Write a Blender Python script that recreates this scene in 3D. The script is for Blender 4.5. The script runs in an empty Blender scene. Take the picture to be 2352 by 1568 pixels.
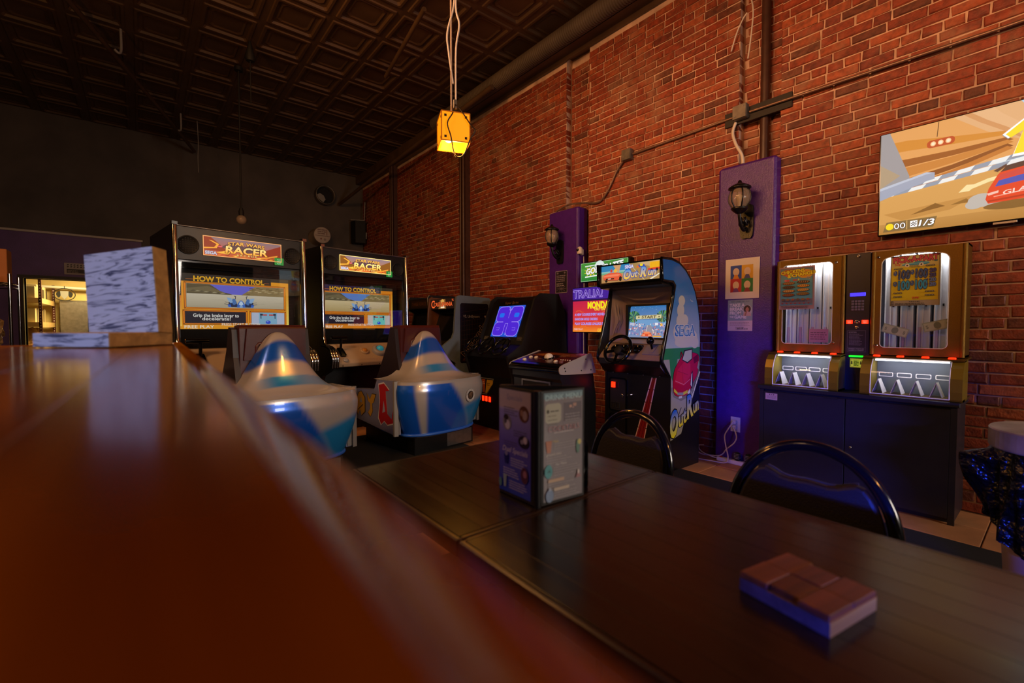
import bpy, math, random
from mathutils import Matrix, Vector, Euler
random.seed(7)
R = math.radians
sc = bpy.context.scene
COL = sc.collection

# ------------------------------------------------------------------ camera, world, lights, exposure
cam_d = bpy.data.cameras.new('camera')
cam = bpy.data.objects.new('camera', cam_d)
COL.objects.link(cam)
cam.location = (0, 0, 1.2)
cam.rotation_euler = (R(90 - 1.92), 0, R(-39.25))
cam_d.lens = 16.0
cam_d.sensor_width = 36
cam_d.clip_start = 0.01
cam_d.dof.use_dof = True
cam_d.dof.focus_distance = 4.2
cam_d.dof.aperture_fstop = 2.2
sc.camera = cam

W = bpy.data.worlds.new('room_ambience')
sc.world = W
W.use_nodes = True
W.node_tree.nodes['Background'].inputs[0].default_value = (0.34, 0.20, 0.14, 1)
W.node_tree.nodes['Background'].inputs[1].default_value = 0.016
sc.view_settings.view_transform = 'Standard'
sc.view_settings.look = 'None'
sc.view_settings.exposure = 0.0
sc.view_settings.gamma = 1.0
sc.view_settings.use_curve_mapping = False
sc.cycles.use_denoising = True
sc.cycles.max_bounces = 6
sc.cycles.sample_clamp_indirect = 4.0


def lamp(name, kind, loc, target, energy, col, size=0.5, size_y=None, spread=180, angle=60, blend=0.5):
    d = bpy.data.lights.new(name, kind)
    d.energy = energy
    d.color = col
    if kind == 'AREA':
        d.size = size
        if size_y:
            d.shape = 'RECTANGLE'
            d.size_y = size_y
        d.spread = R(spread)
    elif kind == 'SPOT':
        d.spot_size = R(angle)
        d.spot_blend = blend
        d.shadow_soft_size = size
    else:
        d.shadow_soft_size = size
    o = bpy.data.objects.new(name, d)
    COL.objects.link(o)
    o.location = loc
    if target is not None:
        o.rotation_euler = (Vector(target) - Vector(loc)).to_track_quat('-Z', 'Y').to_euler()
    return o


# unseen warm area lights added as fill; the first limited to the upper wall
lamp('upper_wall_fill', 'AREA', (-0.4, 1.4, 3.35), (4.1, 1.4, 3.2), 28, (1.0, 0.45, 0.19), 5.0, 0.25, spread=54)
lamp('warm_fill', 'AREA', (0.2, 3.6, 4.2), (4.1, 6.2, 2.8), 24, (1.0, 0.42, 0.12), 0.6, spread=120)
lamp('warm_fill', 'AREA', (-1.6, 2.2, 3.9), (1.5, 4.6, 1.0), 22, (1.0, 0.55, 0.28), 0.7, spread=110)
# the other amber cube lamps of the row, out of frame
lamp('amber_bulb', 'POINT', (1.3, -1.5, 2.6), None, 46, (1.0, 0.42, 0.10), 0.09)
lamp('amber_bulb', 'POINT', (-1.5, 3.0, 2.7), None, 60, (1.0, 0.42, 0.10), 0.09)
# blue LED strip under the bar overhang, and an unseen pale blue fill added for the block sign
lamp('under_bar_led', 'AREA', (0.015, -0.75, 0.9), (4.0, 2.2, -0.15), 19, (0.03, 0.07, 1.0), 1.5, 0.03, spread=40)
lamp('sign_fill', 'AREA', (-1.3, 0.3, 1.75), (-0.1, 1.55, 1.28), 1.7, (0.42, 0.54, 1.0), 0.35, spread=60)
# unseen fill added behind the camera for surfaces turned towards it
lamp('camera_side_fill', 'AREA', (3.0, -4.2, 2.4), (2.6, 1.6, 0.9), 30, (1.0, 0.86, 0.74), 1.2, spread=80)


# ------------------------------------------------------------------ helpers
def lin(h):
    if not isinstance(h, str):
        return tuple(h)
    h = h.lstrip('#')
    o = []
    for i in (0, 2, 4):
        x = int(h[i:i + 2], 16) / 255
        o.append(x / 12.92 if x <= 0.04045 else ((x + 0.055) / 1.055) ** 2.4)
    return tuple(o)


def newmat(name):
    m = bpy.data.materials.new(name)
    m.use_nodes = True
    nt = m.node_tree
    return m, nt, nt.nodes['Principled BSDF']


def mat(name, col, rough=0.5, metal=0.0, spec=0.5, bump=0.0, bscale=60, var=0.0, vscale=8, emit=None, estr=0.0, attr=False, coat=0.0, stretch=None, bdist=0.004):
    """one procedural material: base colour, optional noise tone, bump grain, optional colour attribute"""
    m, nt, b = newmat(name)
    N, L = nt.nodes, nt.links
    b.inputs['Roughness'].default_value = rough
    b.inputs['Metallic'].default_value = metal
    b.inputs['Specular IOR Level'].default_value = spec
    b.inputs['Coat Weight'].default_value = coat
    c = lin(col) + (1,)
    b.inputs['Base Color'].default_value = c
    src = None
    if attr:
        a = N.new('ShaderNodeAttribute')
        a.attribute_name = 'col'
        src = a.outputs['Color']
        L.new(src, b.inputs['Base Color'])
    tc = None
    if var or bump:
        tc = N.new('ShaderNodeTexCoord')
        vec = tc.outputs['Object']
        if stretch:
            mp = N.new('ShaderNodeMapping')
            mp.inputs['Scale'].default_value = stretch
            L.new(vec, mp.inputs['Vector'])
            vec = mp.outputs['Vector']
    if var:
        n = N.new('ShaderNodeTexNoise')
        n.inputs['Scale'].default_value = vscale
        n.inputs['Detail'].default_value = 5
        L.new(vec, n.inputs['Vector'])
        r = N.new('ShaderNodeMapRange')
        r.inputs[1].default_value = 0.3
        r.inputs[2].default_value = 0.7
        r.inputs[3].default_value = 1 - var
        r.inputs[4].default_value = 1 + var
        L.new(n.outputs['Fac'], r.inputs[0])
        mx = N.new('ShaderNodeMix')
        mx.data_type = 'RGBA'
        mx.blend_type = 'MULTIPLY'
        mx.inputs[0].default_value = 1
        if src:
            L.new(src, mx.inputs[6])
        else:
            mx.inputs[6].default_value = c
        L.new(r.outputs[0], mx.inputs[7])
        L.new(mx.outputs[2], b.inputs['Base Color'])
    if bump:
        n2 = N.new('ShaderNodeTexNoise')
        n2.inputs['Scale'].default_value = bscale
        n2.inputs['Detail'].default_value = 3
        L.new(vec, n2.inputs['Vector'])
        bp = N.new('ShaderNodeBump')
        bp.inputs['Strength'].default_value = bump
        bp.inputs['Distance'].default_value = bdist
        L.new(n2.outputs['Fac'], bp.inputs['Height'])
        L.new(bp.outputs['Normal'], b.inputs['Normal'])
    if emit is not None:
        b.inputs['Emission Color'].default_value = lin(emit) + (1,)
        b.inputs['Emission Strength'].default_value = estr
    elif estr and src:
        L.new(src, b.inputs['Emission Color'])
        b.inputs['Emission Strength'].default_value = estr
        b.inputs['Base Color'].default_value = (0.01, 0.01, 0.01, 1)
        for l in list(b.inputs['Base Color'].links):
            L.remove(l)
    return m


def wood(name, c1, c2, rough=0.25, axis='y', scale=1.0, spec=0.5, coat=0.0, rvar=0.06):
    m, nt, b = newmat(name)
    N, L = nt.nodes, nt.links
    tc = N.new('ShaderNodeTexCoord')
    mp = N.new('ShaderNodeMapping')
    s = {'x': (1.2, 22, 22), 'y': (22, 1.2, 22), 'z': (22, 22, 1.2)}[axis]
    mp.inputs['Scale'].default_value = tuple(q * scale for q in s)
    at = N.new('ShaderNodeAttribute')
    at.attribute_name = 'col'
    n = N.new('ShaderNodeTexNoise')
    n.inputs['Scale'].default_value = 1.6
    n.inputs['Detail'].default_value = 7
    n.inputs['Distortion'].default_value = 0.6
    L.new(tc.outputs['Object'], mp.inputs['Vector'])
    L.new(mp.outputs['Vector'], n.inputs['Vector'])
    cr = N.new('ShaderNodeValToRGB')
    cr.color_ramp.elements[0].position = 0.32
    cr.color_ramp.elements[1].position = 0.7
    cr.color_ramp.elements[0].color = lin(c1) + (1,)
    cr.color_ramp.elements[1].color = lin(c2) + (1,)
    L.new(n.outputs['Fac'], cr.inputs['Fac'])
    mx = N.new('ShaderNodeMix')
    mx.data_type = 'RGBA'
    mx.blend_type = 'MULTIPLY'
    mx.inputs[0].default_value = 1
    L.new(cr.outputs['Color'], mx.inputs[6])
    L.new(at.outputs['Color'], mx.inputs[7])
    L.new(mx.outputs[2], b.inputs['Base Color'])
    b.inputs['Specular IOR Level'].default_value = spec
    b.inputs['Coat Weight'].default_value = coat
    b.inputs['Coat Roughness'].default_value = 0.1
    rr = N.new('ShaderNodeMapRange')
    rr.inputs[3].default_value = rough - rvar
    rr.inputs[4].default_value = rough + rvar
    L.new(n.outputs['Fac'], rr.inputs[0])
    L.new(rr.outputs[0], b.inputs['Roughness'])
    bp = N.new('ShaderNodeBump')
    bp.inputs['Strength'].default_value = 0.06
    bp.inputs['Distance'].default_value = 0.002
    L.new(n.outputs['Fac'], bp.inputs['Height'])
    L.new(bp.outputs['Normal'], b.inputs['Normal'])
    return m


def pane(name, tint=(0.9, 0.9, 0.9), refl=0.5, rough=0.02):
    """clear sheet: transparent with a fresnel gloss"""
    m, nt, b = newmat(name)
    N, L = nt.nodes, nt.links
    N.remove(b)
    t = N.new('ShaderNodeBsdfTransparent')
    t.inputs[0].default_value = tint + (1,)
    g = N.new('ShaderNodeBsdfGlossy')
    g.inputs['Roughness'].default_value = rough
    f = N.new('ShaderNodeFresnel')
    f.inputs['IOR'].default_value = 1.5
    mu = N.new('ShaderNodeMath')
    mu.operation = 'MULTIPLY'
    mu.inputs[1].default_value = refl
    mx = N.new('ShaderNodeMixShader')
    L.new(f.outputs[0], mu.inputs[0])
    L.new(mu.outputs[0], mx.inputs[0])
    L.new(t.outputs[0], mx.inputs[1])
    L.new(g.outputs[0], mx.inputs[2])
    L.new(mx.outputs[0], N['Material Output'].inputs[0])
    return m


class B:
    """collects geometry for ONE mesh object"""

    def __init__(s):
        s.v, s.f, s.m, s.c, s.s = [], [], [], [], []
        s.M = None

    def add(s, vs, fs, mi=0, col=(1, 1, 1), smooth=False):
        o = len(s.v)
        if s.M is not None:
            vs = [tuple(s.M @ Vector(p)) for p in vs]
        s.v += [tuple(p) for p in vs]
        for f in fs:
            s.f.append([i + o for i in f])
            s.m.append(mi)
            s.c.append(col)
            s.s.append(smooth)

    def box(s, x0, x1, y0, y1, z0, z1, mi=0, col=(1, 1, 1)):
        vs = [(x, y, z) for z in (z0, z1) for y in (y0, y1) for x in (x0, x1)]
        s.add(vs, [(0, 2, 3, 1), (4, 5, 7, 6), (0, 1, 5, 4), (2, 6, 7, 3), (0, 4, 6, 2), (1, 3, 7, 5)], mi, col)
        return s

    def cbox(s, x0, x1, y0, y1, z0, z1, k=0.004, mi=0, col=(1, 1, 1)):
        """box with chamfered edges"""
        vs = []
        for z, kz in ((z0, 0), (z0 + k, k), (z1 - k, k), (z1, 0)):
            i = k if kz == 0 else 0
            a0, a1, b0, b1 = x0 + i, x1 - i, y0 + i, y1 - i
            vs += [(a0 + k, b0, z), (a1 - k, b0, z), (a1, b0 + k, z), (a1, b1 - k, z), (a1 - k, b1, z), (a0 + k, b1, z), (a0, b1 - k, z), (a0, b0 + k, z)]
        fs = [tuple(range(7, -1, -1)), tuple(range(24, 32))]
        for l in range(3):
            for i in range(8):
                j = (i + 1) % 8
                fs.append((l * 8 + i, l * 8 + j, l * 8 + 8 + j, l * 8 + 8 + i))
        s.add(vs, fs, mi, col)
        return s

    def prism(s, pts, a, b, ax='x', mi=0, col=(1, 1, 1), smooth=False, caps=True):
        n = len(pts)
        P = {'x': lambda p, t: (t, p[0], p[1]), 'y': lambda p, t: (p[0], t, p[1]), 'z': lambda p, t: (p[0], p[1], t)}[ax]
        vs = [P(p, a) for p in pts] + [P(p, b) for p in pts]
        if caps:
            s.add(vs, [tuple(range(n - 1, -1, -1)), tuple(range(n, 2 * n))], mi, col)
            vs2 = vs
        s.add(vs, [(i, (i + 1) % n, n + (i + 1) % n, n + i) for i in range(n)], mi, col, smooth)
        return s

    def lathe(s, prof, n=24, mi=0, col=(1, 1, 1), c=(0, 0, 0), smooth=True, ax='z', cap=True):
        vs = []
        for r, z in prof:
            for i in range(n):
                t = 2 * math.pi * i / n
                p = (r * math.cos(t), r * math.sin(t), z)
                if ax == 'y':
                    p = (p[0], -p[2], p[1])
                elif ax == 'x':
                    p = (p[2], p[0], p[1])
                vs.append((p[0] + c[0], p[1] + c[1], p[2] + c[2]))
        fs = []
        for k in range(len(prof) - 1):
            for i in range(n):
                j = (i + 1) % n
                fs.append((k * n + i, k * n + j, k * n + n + j, k * n + n + i))
        s.add(vs, fs, mi, col, smooth)
        if cap:
            e = len(prof) - 1
            s.add(vs, [tuple(range(n - 1, -1, -1)), tuple(range(e * n, e * n + n))], mi, col)
        return s

    def tube(s, path, r, n=8, closed=False, mi=0, col=(1, 1, 1), flat=1.0, sub=0):
        P = [Vector(p) for p in path]
        if sub:
            P = spline(P, sub, closed)
        m = len(P)
        vs, up = [], None
        for i, p in enumerate(P):
            if closed:
                t = (P[(i + 1) % m] - P[i - 1])
            else:
                t = P[min(i + 1, m - 1)] - P[max(i - 1, 0)]
            if t.length < 1e-9:
                t = Vector((0, 0, 1))
            t.normalize()
            if up is None:
                up = Vector((0, 0, 1)) if abs(t.z) < 0.9 else Vector((1, 0, 0))
            sd = t.cross(up)
            if sd.length < 1e-6:
                sd = t.cross(Vector((0.3, 0.8, 0.1)))
            sd.normalize()
            up = sd.cross(t).normalized()
            rr = r[i] if isinstance(r, (list, tuple)) else r
            for k in range(n):
                a = 2 * math.pi * k / n
                vs.append(p + sd * (rr * math.cos(a) * flat) + up * (rr * math.sin(a)))
        fs = []
        for i in range(m if closed else m - 1):
            a, b = i * n, ((i + 1) % m) * n
            for k in range(n):
                j = (k + 1) % n
                fs.append((a + k, a + j, b + j, b + k))
        s.add(vs, fs, mi, col, True)
        if not closed:
            s.add(vs, [tuple(range(n - 1, -1, -1)), tuple(range((m - 1) * n, m * n))], mi, col)
        return s

    def ball(s, c, r, n=16, k=10, mi=0, col=(1, 1, 1), sz=1.0):
        prof = [(r * math.sin(math.pi * i / k) + 1e-5, -r * sz * math.cos(math.pi * i / k)) for i in range(k + 1)]
        return s.lathe(prof, n, mi, col, c)

    def ring_plate(s, outer, inner, a, b, ax='y', mi=0, col=(1, 1, 1)):
        """plate with a hole; outer and inner are loops of equal count"""
        n = len(outer)
        P = {'x': lambda p, t: (t, p[0], p[1]), 'y': lambda p, t: (p[0], t, p[1]), 'z': lambda p, t: (p[0], p[1], t)}[ax]
        vs = [P(p, a) for p in outer] + [P(p, a) for p in inner] + [P(p, b) for p in outer] + [P(p, b) for p in inner]
        fs = []
        for i in range(n):
            j = (i + 1) % n
            fs += [(i, j, n + j, n + i), (2 * n + i, 3 * n + i, 3 * n + j, 2 * n + j), (i, 2 * n + i, 2 * n + j, j), (n + i, n + j, 3 * n + j, 3 * n + i)]
        s.add(vs, fs, mi, col)
        return s

    def build(s, name, mats, parent=None, loc=(0, 0, 0), rot=(0, 0, 0), bev=0.0, fixn=True):
        me = bpy.data.meshes.new(name)
        me.from_pydata(s.v, [], s.f)
        if not isinstance(mats, (list, tuple)):
            mats = [mats]
        for q in mats:
            me.materials.append(q)
        if len(mats) > 1:
            me.polygons.foreach_set('material_index', s.m)
        me.polygons.foreach_set('use_smooth', s.s)
        at = me.color_attributes.new('col', 'FLOAT_COLOR', 'CORNER')
        buf = []
        for f, c in zip(s.f, s.c):
            if isinstance(c, list):
                for q in c:
                    buf += [q[0], q[1], q[2], 1]
            else:
                buf += [c[0], c[1], c[2], 1] * len(f)
        at.data.foreach_set('color', buf)
        me.update()
        o = bpy.data.objects.new(name, me)
        COL.objects.link(o)
        o.location = loc
        o.rotation_euler = rot
        if parent is not None:
            o.parent = parent
        if bev:
            md = o.modifiers.new('bevel', 'BEVEL')
            md.width = bev
            md.segments = 2
            md.limit_method = 'ANGLE'
            md.angle_limit = R(40)
        return o


def spline(P, sub, closed=False):
    out = []
    m = len(P)
    for i in range(m if closed else m - 1):
        if closed:
            p0, p1, p2, p3 = P[i - 1], P[i], P[(i + 1) % m], P[(i + 2) % m]
        else:
            p0, p1, p2, p3 = P[max(i - 1, 0)], P[i], P[i + 1], P[min(i + 2, m - 1)]
        for k in range(sub):
            t = k / sub
            out.append(0.5 * ((2 * p1) + (p2 - p0) * t + (2 * p0 - 5 * p1 + 4 * p2 - p3) * t * t + (3 * p1 - p0 - 3 * p2 + p3) * t ** 3))
    if not closed:
        out.append(P[-1])
    return out


def smooth2(pts, sub=6, closed=True):
    return [(p.x, p.y) for p in spline([Vector((a, b, 0)) for a, b in pts], sub, closed)]


def rrect(x0, x1, y0, y1, r, n=6):
    """rounded rectangle loop; r may be (bl, br, tr, tl)"""
    r = r if isinstance(r, tuple) else (r,) * 4
    out = []
    for (cx, cy, a, q) in ((x0 + r[0], y0 + r[0], 180, r[0]), (x1 - r[1], y0 + r[1], 270, r[1]), (x1 - r[2], y1 - r[2], 0, r[2]), (x0 + r[3], y1 - r[3], 90, r[3])):
        for i in range(n + 1):
            t = R(a + 90 * i / n)
            out.append((cx + q * math.cos(t), cy + q * math.sin(t)))
    return out


def rim(loop, x0, x1, y0, y1):
    """points of a rectangle matching a loop one to one, corners kept"""
    cx = (x0 + x1) / 2
    cy = (y0 + y1) / 2
    out = []
    for x, y in loop:
        dx, dy = x - cx, y - cy
        k = min((x1 - cx) / abs(dx) if abs(dx) > 1e-9 else 1e9, (y1 - cy) / abs(dy) if abs(dy) > 1e-9 else 1e9)
        out.append([cx + dx * k, cy + dy * k])
    for a, b in ((x0, y0), (x1, y0), (x1, y1), (x0, y1)):
        j = min(range(len(out)), key=lambda i: (out[i][0] - a) ** 2 + (out[i][1] - b) ** 2)
        out[j] = [a, b]
    return [tuple(p) for p in out]


_gl = {}
_gc = bpy.data.curves.new('glyph', 'FONT')
_go = bpy.data.objects.new('glyph', _gc)


def glyph(ch, bold):
    k = (ch, bold)
    if k not in _gl:
        _gc.offset = 0.0
        _gc.body = '.'
        d = bpy.data.meshes.new_from_object(_go)
        dx = max(v.co.x for v in d.vertices)
        _gc.body = ch + '.'
        d2 = bpy.data.meshes.new_from_object(_go)
        adv = max(v.co.x for v in d2.vertices) - dx
        for q in (d, d2):
            bpy.data.meshes.remove(q)
        vs, fs = [], []
        if ch != ' ':
            _gc.offset = bold
            _gc.body = ch
            _gc.resolution_u = 3
            d = bpy.data.meshes.new_from_object(_go)
            vs = [(v.co.x, v.co.y) for v in d.vertices]
            fs = [tuple(p.vertices) for p in d.polygons if p.normal.z > 0.5 or True]
            bpy.data.meshes.remove(d)
        _gl[k] = (vs, fs, adv)
    return _gl[k]


class P(B):
    """flat print: coloured shapes stacked in thin layers on a plane, u right, v up (metres)"""

    def __init__(s, eps=0.00012):
        super().__init__()
        s.l = 0
        s.eps = eps

    def _p(s, pts, col):
        s.add([(u, -s.l * s.eps, v) for u, v in pts], [tuple(range(len(pts)))], 0, col)

    def poly(s, pts, col):
        s.l += 1
        col = [lin(c) for c in col] if isinstance(col, list) else lin(col)
        s._p(pts, col)
        return s

    def rect(s, u0, v0, u1, v1, col):
        return s.poly([(u0, v0), (u1, v0), (u1, v1), (u0, v1)], col)

    def grad(s, u0, v0, u1, v1, cb, ct):
        return s.poly([(u0, v0), (u1, v0), (u1, v1), (u0, v1)], [cb, cb, ct, ct])

    def ell(s, cu, cv, ru, rv, col, n=20, rot=0):
        q = []
        for i in range(n):
            t = 2 * math.pi * i / n
            a, b = ru * math.cos(t), rv * math.sin(t)
            q.append((cu + a * math.cos(rot) - b * math.sin(rot), cv + a * math.sin(rot) + b * math.cos(rot)))
        return s.poly(q, col)

    def line(s, pts, w, col, closed=False):
        s.l += 1
        c = lin(col)
        n = len(pts)
        for i in range(n if closed else n - 1):
            (a, b), (e, f) = pts[i], pts[(i + 1) % n]
            dx, dy = e - a, f - b
            L = math.hypot(dx, dy) or 1
            nx, ny = -dy / L * w / 2, dx / L * w / 2
            ex, ey = dx / L * w * 0.3, dy / L * w * 0.3
            s._p([(a - nx - ex, b - ny - ey), (e - nx + ex, f - ny + ey), (e + nx + ex, f + ny + ey), (a + nx - ex, b + ny - ey)], c)
        return s

    def frame(s, u0, v0, u1, v1, w, col):
        return s.line([(u0, v0), (u1, v0), (u1, v1), (u0, v1)], w, col, True)

    def text(s, t, cu, cv, h, col, al='c', bold=0.0, sk=0.0, sx=1.0, rot=0.0, out=None, ow=0.05, maxw=None, arc=0.0, col2=None):
        """t centred on (cu, cv); h = cap height"""
        k = h / 0.69
        wd = sum(glyph(c, 0)[2] for c in t) * k * sx
        if maxw and wd > maxw:
            sx *= maxw / wd
            wd = maxw
        x0 = {'c': -wd / 2, 'l': 0, 'r': -wd}[al]
        ca, sa = math.cos(rot), math.sin(rot)
        for (bb, cc, dd) in ([(bold + ow, out, None)] if out else []) + [(bold, col, col2)]:
            s.l += 1
            x = x0
            c0 = lin(cc)
            c1 = lin(dd) if dd else None
            for ch in t:
                vs, fs, adv = glyph(ch, round(bb, 3))
                pts = []
                for gx, gy in vs:
                    yy = (gy - 0.345) * k
                    xx = x + gx * k * sx + yy * sk
                    yy += arc * (1 - (2 * xx / max(wd, 1e-6)) ** 2)
                    pts.append((cu + xx * ca - yy * sa, -s.l * s.eps, cv + xx * sa + yy * ca))
                if c1:
                    o = len(s.v)
                    s.v += pts
                    for f in fs:
                        s.f.append([i + o for i in f])
                        s.m.append(0)
                        s.s.append(False)
                        cl = []
                        for i in f:
                            w = min(1, max(0, vs[i][1] / 0.69))
                            cl.append(tuple(c0[q] * (1 - w) + c1[q] * w for q in range(3)))
                        s.c.append(cl)
                else:
                    s.add(pts, fs, 0, c0)
                x += adv * k * sx
        return s

    def lines(s, u0, v1, u1, n, pitch, h, col, seed=1, gap=0.35):
        """rows of unreadable small print"""
        rn = random.Random(seed)
        s.l += 1
        c = lin(col)
        for i in range(n):
            v = v1 - i * pitch
            u = u0
            end = u1 - (u1 - u0) * rn.random() * gap
            while u < end - 0.002:
                w = min(end - u, h * (1.2 + 3.5 * rn.random()))
                s._p([(u, v - h), (u + w, v - h), (u + w, v), (u, v)], c)
                u += w + h * 0.6
        return s

    def put(s, name, m, parent=None, org=(0, 0, 0), right=(1, 0, 0), up=(0, 0, 1), label=None):
        r, u = Vector(right).normalized(), Vector(up).normalized()
        n = r.cross(u)
        M = Matrix((r, -n, u)).transposed().to_4x4()
        o = s.build(name, m, parent)
        M.translation = Vector(org)
        o.matrix_local = M
        if label:
            o['label'] = label
        return o


def thing(name, label, cat, loc=(0, 0, 0), rz=0.0, group=None):
    o = bpy.data.objects.new(name, None)
    COL.objects.link(o)
    o.location = loc
    o.rotation_euler = (0, 0, rz)
    return tag(o, label, cat, group)


def tag(o, label, cat, group=None, kind=None):
    o['label'] = label
    if cat:
        o['category'] = cat
    if group:
        o['group'] = group
    if kind:
        o['kind'] = kind
    return o


def struct(o, label=None, cat=None):
    o['kind'] = 'structure'
    if label:
        o['label'] = label
    if cat:
        o['category'] = cat
    return o


def copy_tree(o, parent=None):
    c = o.copy()
    COL.objects.link(c)
    if parent is not None:
        c.parent = parent
    for ch in [q for q in bpy.data.objects if q.parent == o]:
        copy_tree(ch, c)
    return c


# ------------------------------------------------------------------ materials
M = {}
M['print'] = mat('printed_sheet', '#ffffff', 0.55, attr=True)
M['printgloss'] = mat('printed_vinyl', '#ffffff', 0.25, attr=True, coat=0.3)
for k, e in (('dim', 0.35), ('mid', 0.7), ('scr', 1.0), ('hot', 1.5)):
    M['e' + k] = mat('lit_screen_' + k, '#ffffff', 0.4, attr=True, estr=e)
M['black'] = mat('black_laminate', '#0b0a0b', 0.38, var=0.3, vscale=30, bump=0.08, bscale=260)
M['blackmatte'] = mat('black_matte', '#070607', 0.7, bump=0.1, bscale=200)
M['blackgloss'] = mat('black_gloss', '#060607', 0.12)
M['rubber'] = mat('black_rubber', '#0a0808', 0.75, bump=0.3, bscale=120)
M['chrome'] = mat('chrome', '#b9b6b0', 0.12, 1.0)
M['steel'] = mat('brushed_steel', '#8b8784', 0.35, 0.9, var=0.15, vscale=20, bump=0.05)
M['zinc'] = mat('zinc', '#77716a', 0.45, 0.7, var=0.25, vscale=14)
M['grey'] = mat('grey_plastic', '#8d8a86', 0.45)
M['white'] = mat('white_plastic', '#d8d2ca', 0.4)
M['paper'] = mat('paper', '#e8ddd6', 0.8)
M['purple'] = mat('purple_paint', '#4a1d84', 0.36, bump=0.5, bscale=110, var=0.12, vscale=20)
M['purplewall'] = mat('dark_purple_paint', '#5a3a7c', 0.5, bump=0.2, bscale=80, var=0.15, vscale=4)
M['darkwall'] = mat('black_wall_paint', '#514842', 0.7, bump=0.15, bscale=60, var=0.25, vscale=2)
M['tin'] = mat('dark_tin_paint', '#54402f', 0.45, bump=0.1, bscale=50, var=0.25, vscale=3)
M['bronze'] = mat('gold_hammered_enamel', '#7d5d22', 0.34, 0.75, bump=0.5, bscale=420, var=0.15, vscale=200)
M['brownpipe'] = mat('brown_painted_pipe', '#43291f', 0.4, var=0.2, vscale=20)
M['conduit'] = mat('conduit', '#8a6f62', 0.4, 0.6, var=0.2, vscale=30)

# ------------------------------------------------------------------ large structure
WX, TOPZ, CZ, BY = 4.12, 4.45, 4.67, 10.6


def brick_material():
    m, nt, b = newmat('old_brick')
    N, L = nt.nodes, nt.links
    at = N.new('ShaderNodeAttribute')
    at.attribute_name = 'col'
    g = N.new('ShaderNodeNewGeometry')
    n1 = N.new('ShaderNodeTexNoise')
    n1.inputs['Scale'].default_value = 28
    n1.inputs['Detail'].default_value = 6
    n2 = N.new('ShaderNodeTexNoise')
    n2.inputs['Scale'].default_value = 2.3
    n2.inputs['Detail'].default_value = 8
    n2.inputs['Roughness'].default_value = 0.68
    n3 = N.new('ShaderNodeTexNoise')
    n3.inputs['Scale'].default_value = 90
    for n in (n1, n2, n3):
        L.new(g.outputs['Position'], n.inputs['Vector'])
    r1 = N.new('ShaderNodeMapRange')
    r1.inputs[1].default_value, r1.inputs[2].default_value = 0.3, 0.7
    r1.inputs[3].default_value, r1.inputs[4].default_value = 0.6, 1.35
    L.new(n1.outputs['Fac'], r1.inputs[0])
    mu = N.new('ShaderNodeMix')
    mu.data_type, mu.blend_type = 'RGBA', 'MULTIPLY'
    mu.inputs[0].default_value = 1
    L.new(at.outputs['Color'], mu.inputs[6])
    L.new(r1.outputs[0], mu.inputs[7])
    r2 = N.new('ShaderNodeMapRange')
    r2.inputs[1].default_value, r2.inputs[2].default_value = 0.5, 0.68
    r2.inputs[3].default_value, r2.inputs[4].default_value = 0.0, 0.7
    L.new(n2.outputs['Fac'], r2.inputs[0])
    # smeared mortar and whitewash on the upper part of the wall
    sx = N.new('ShaderNodeSeparateXYZ')
    L.new(g.outputs['Position'], sx.inputs[0])
    rz = N.new('ShaderNodeMapRange')
    rz.inputs[1].default_value, rz.inputs[2].default_value = 2.0, 2.9
    L.new(sx.outputs['Z'], rz.inputs[0])
    mm = N.new('ShaderNodeMath')
    mm.operation = 'MULTIPLY'
    L.new(r2.outputs[0], mm.inputs[0])
    L.new(rz.outputs[0], mm.inputs[1])
    mx = N.new('ShaderNodeMix')
    mx.data_type = 'RGBA'
    L.new(mm.outputs[0], mx.inputs[0])
    L.new(mu.outputs[2], mx.inputs[6])
    mx.inputs[7].default_value = lin('#9a7258') + (1,)
    L.new(mx.outputs[2], b.inputs['Base Color'])
    b.inputs['Roughness'].default_value = 0.62
    bp = N.new('ShaderNodeBump')
    bp.inputs['Strength'].default_value = 0.4
    bp.inputs['Distance'].default_value = 0.006
    ad = N.new('ShaderNodeMath')
    ad.operation = 'ADD'
    L.new(n1.outputs['Fac'], ad.inputs[0])
    L.new(n3.outputs['Fac'], ad.inputs[1])
    L.new(ad.outputs[0], bp.inputs['Height'])
    L.new(bp.outputs['Normal'], b.inputs['Normal'])
    return m


M['brick'] = brick_material()
M['mortar'] = mat('lime_mortar', '#c6a896', 0.85, bump=0.8, bscale=45, var=0.3, vscale=6)

# floor slab, tiles, rubber walkway
fl = B()
fl.box(-3.2, 4.3, -4.5, BY + 2.4, -0.12, -0.006)
floor = struct(fl.build('floor', mat('grout', '#3b2216', 0.9)), 'tan tiled floor along the brick wall', 'floor')
M['tile'] = mat('tan_floor_tile', '#b57a4b', 0.5, attr=True, var=0.2, vscale=5, bump=0.12, bscale=30)
tile_me = []
for k in range(6):
    t = B()
    q = random.uniform(0.78, 1.12)
    c = tuple(x * q for x in lin('#b88055'))
    t.cbox(0.003, 0.297, 0.003, 0.537, -0.02, 0, 0.003, 0, c)
    o = t.build('tile', M['tile'], floor)
    tile_me.append(o.data)
    bpy.data.objects.remove(o)
for i in range(15):
    for j in range(12):
        o = bpy.data.objects.new('tile', random.choice(tile_me))
        COL.objects.link(o)
        o.parent = floor
        o.location = (-0.08 + 0.28 * 0 + i * 0.3 - 0.3, 0.275 - 0.54 * 2 + j * 0.54, 0)
mt = B()
mt.cbox(1.1, 3.47, -1.2, 2.03, 0.001, 0.014, 0.004)
tag(mt.build('rubber_mat', M['rubber']), 'black rubber walkway mat on the tiles behind the chairs', 'mat')

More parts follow.
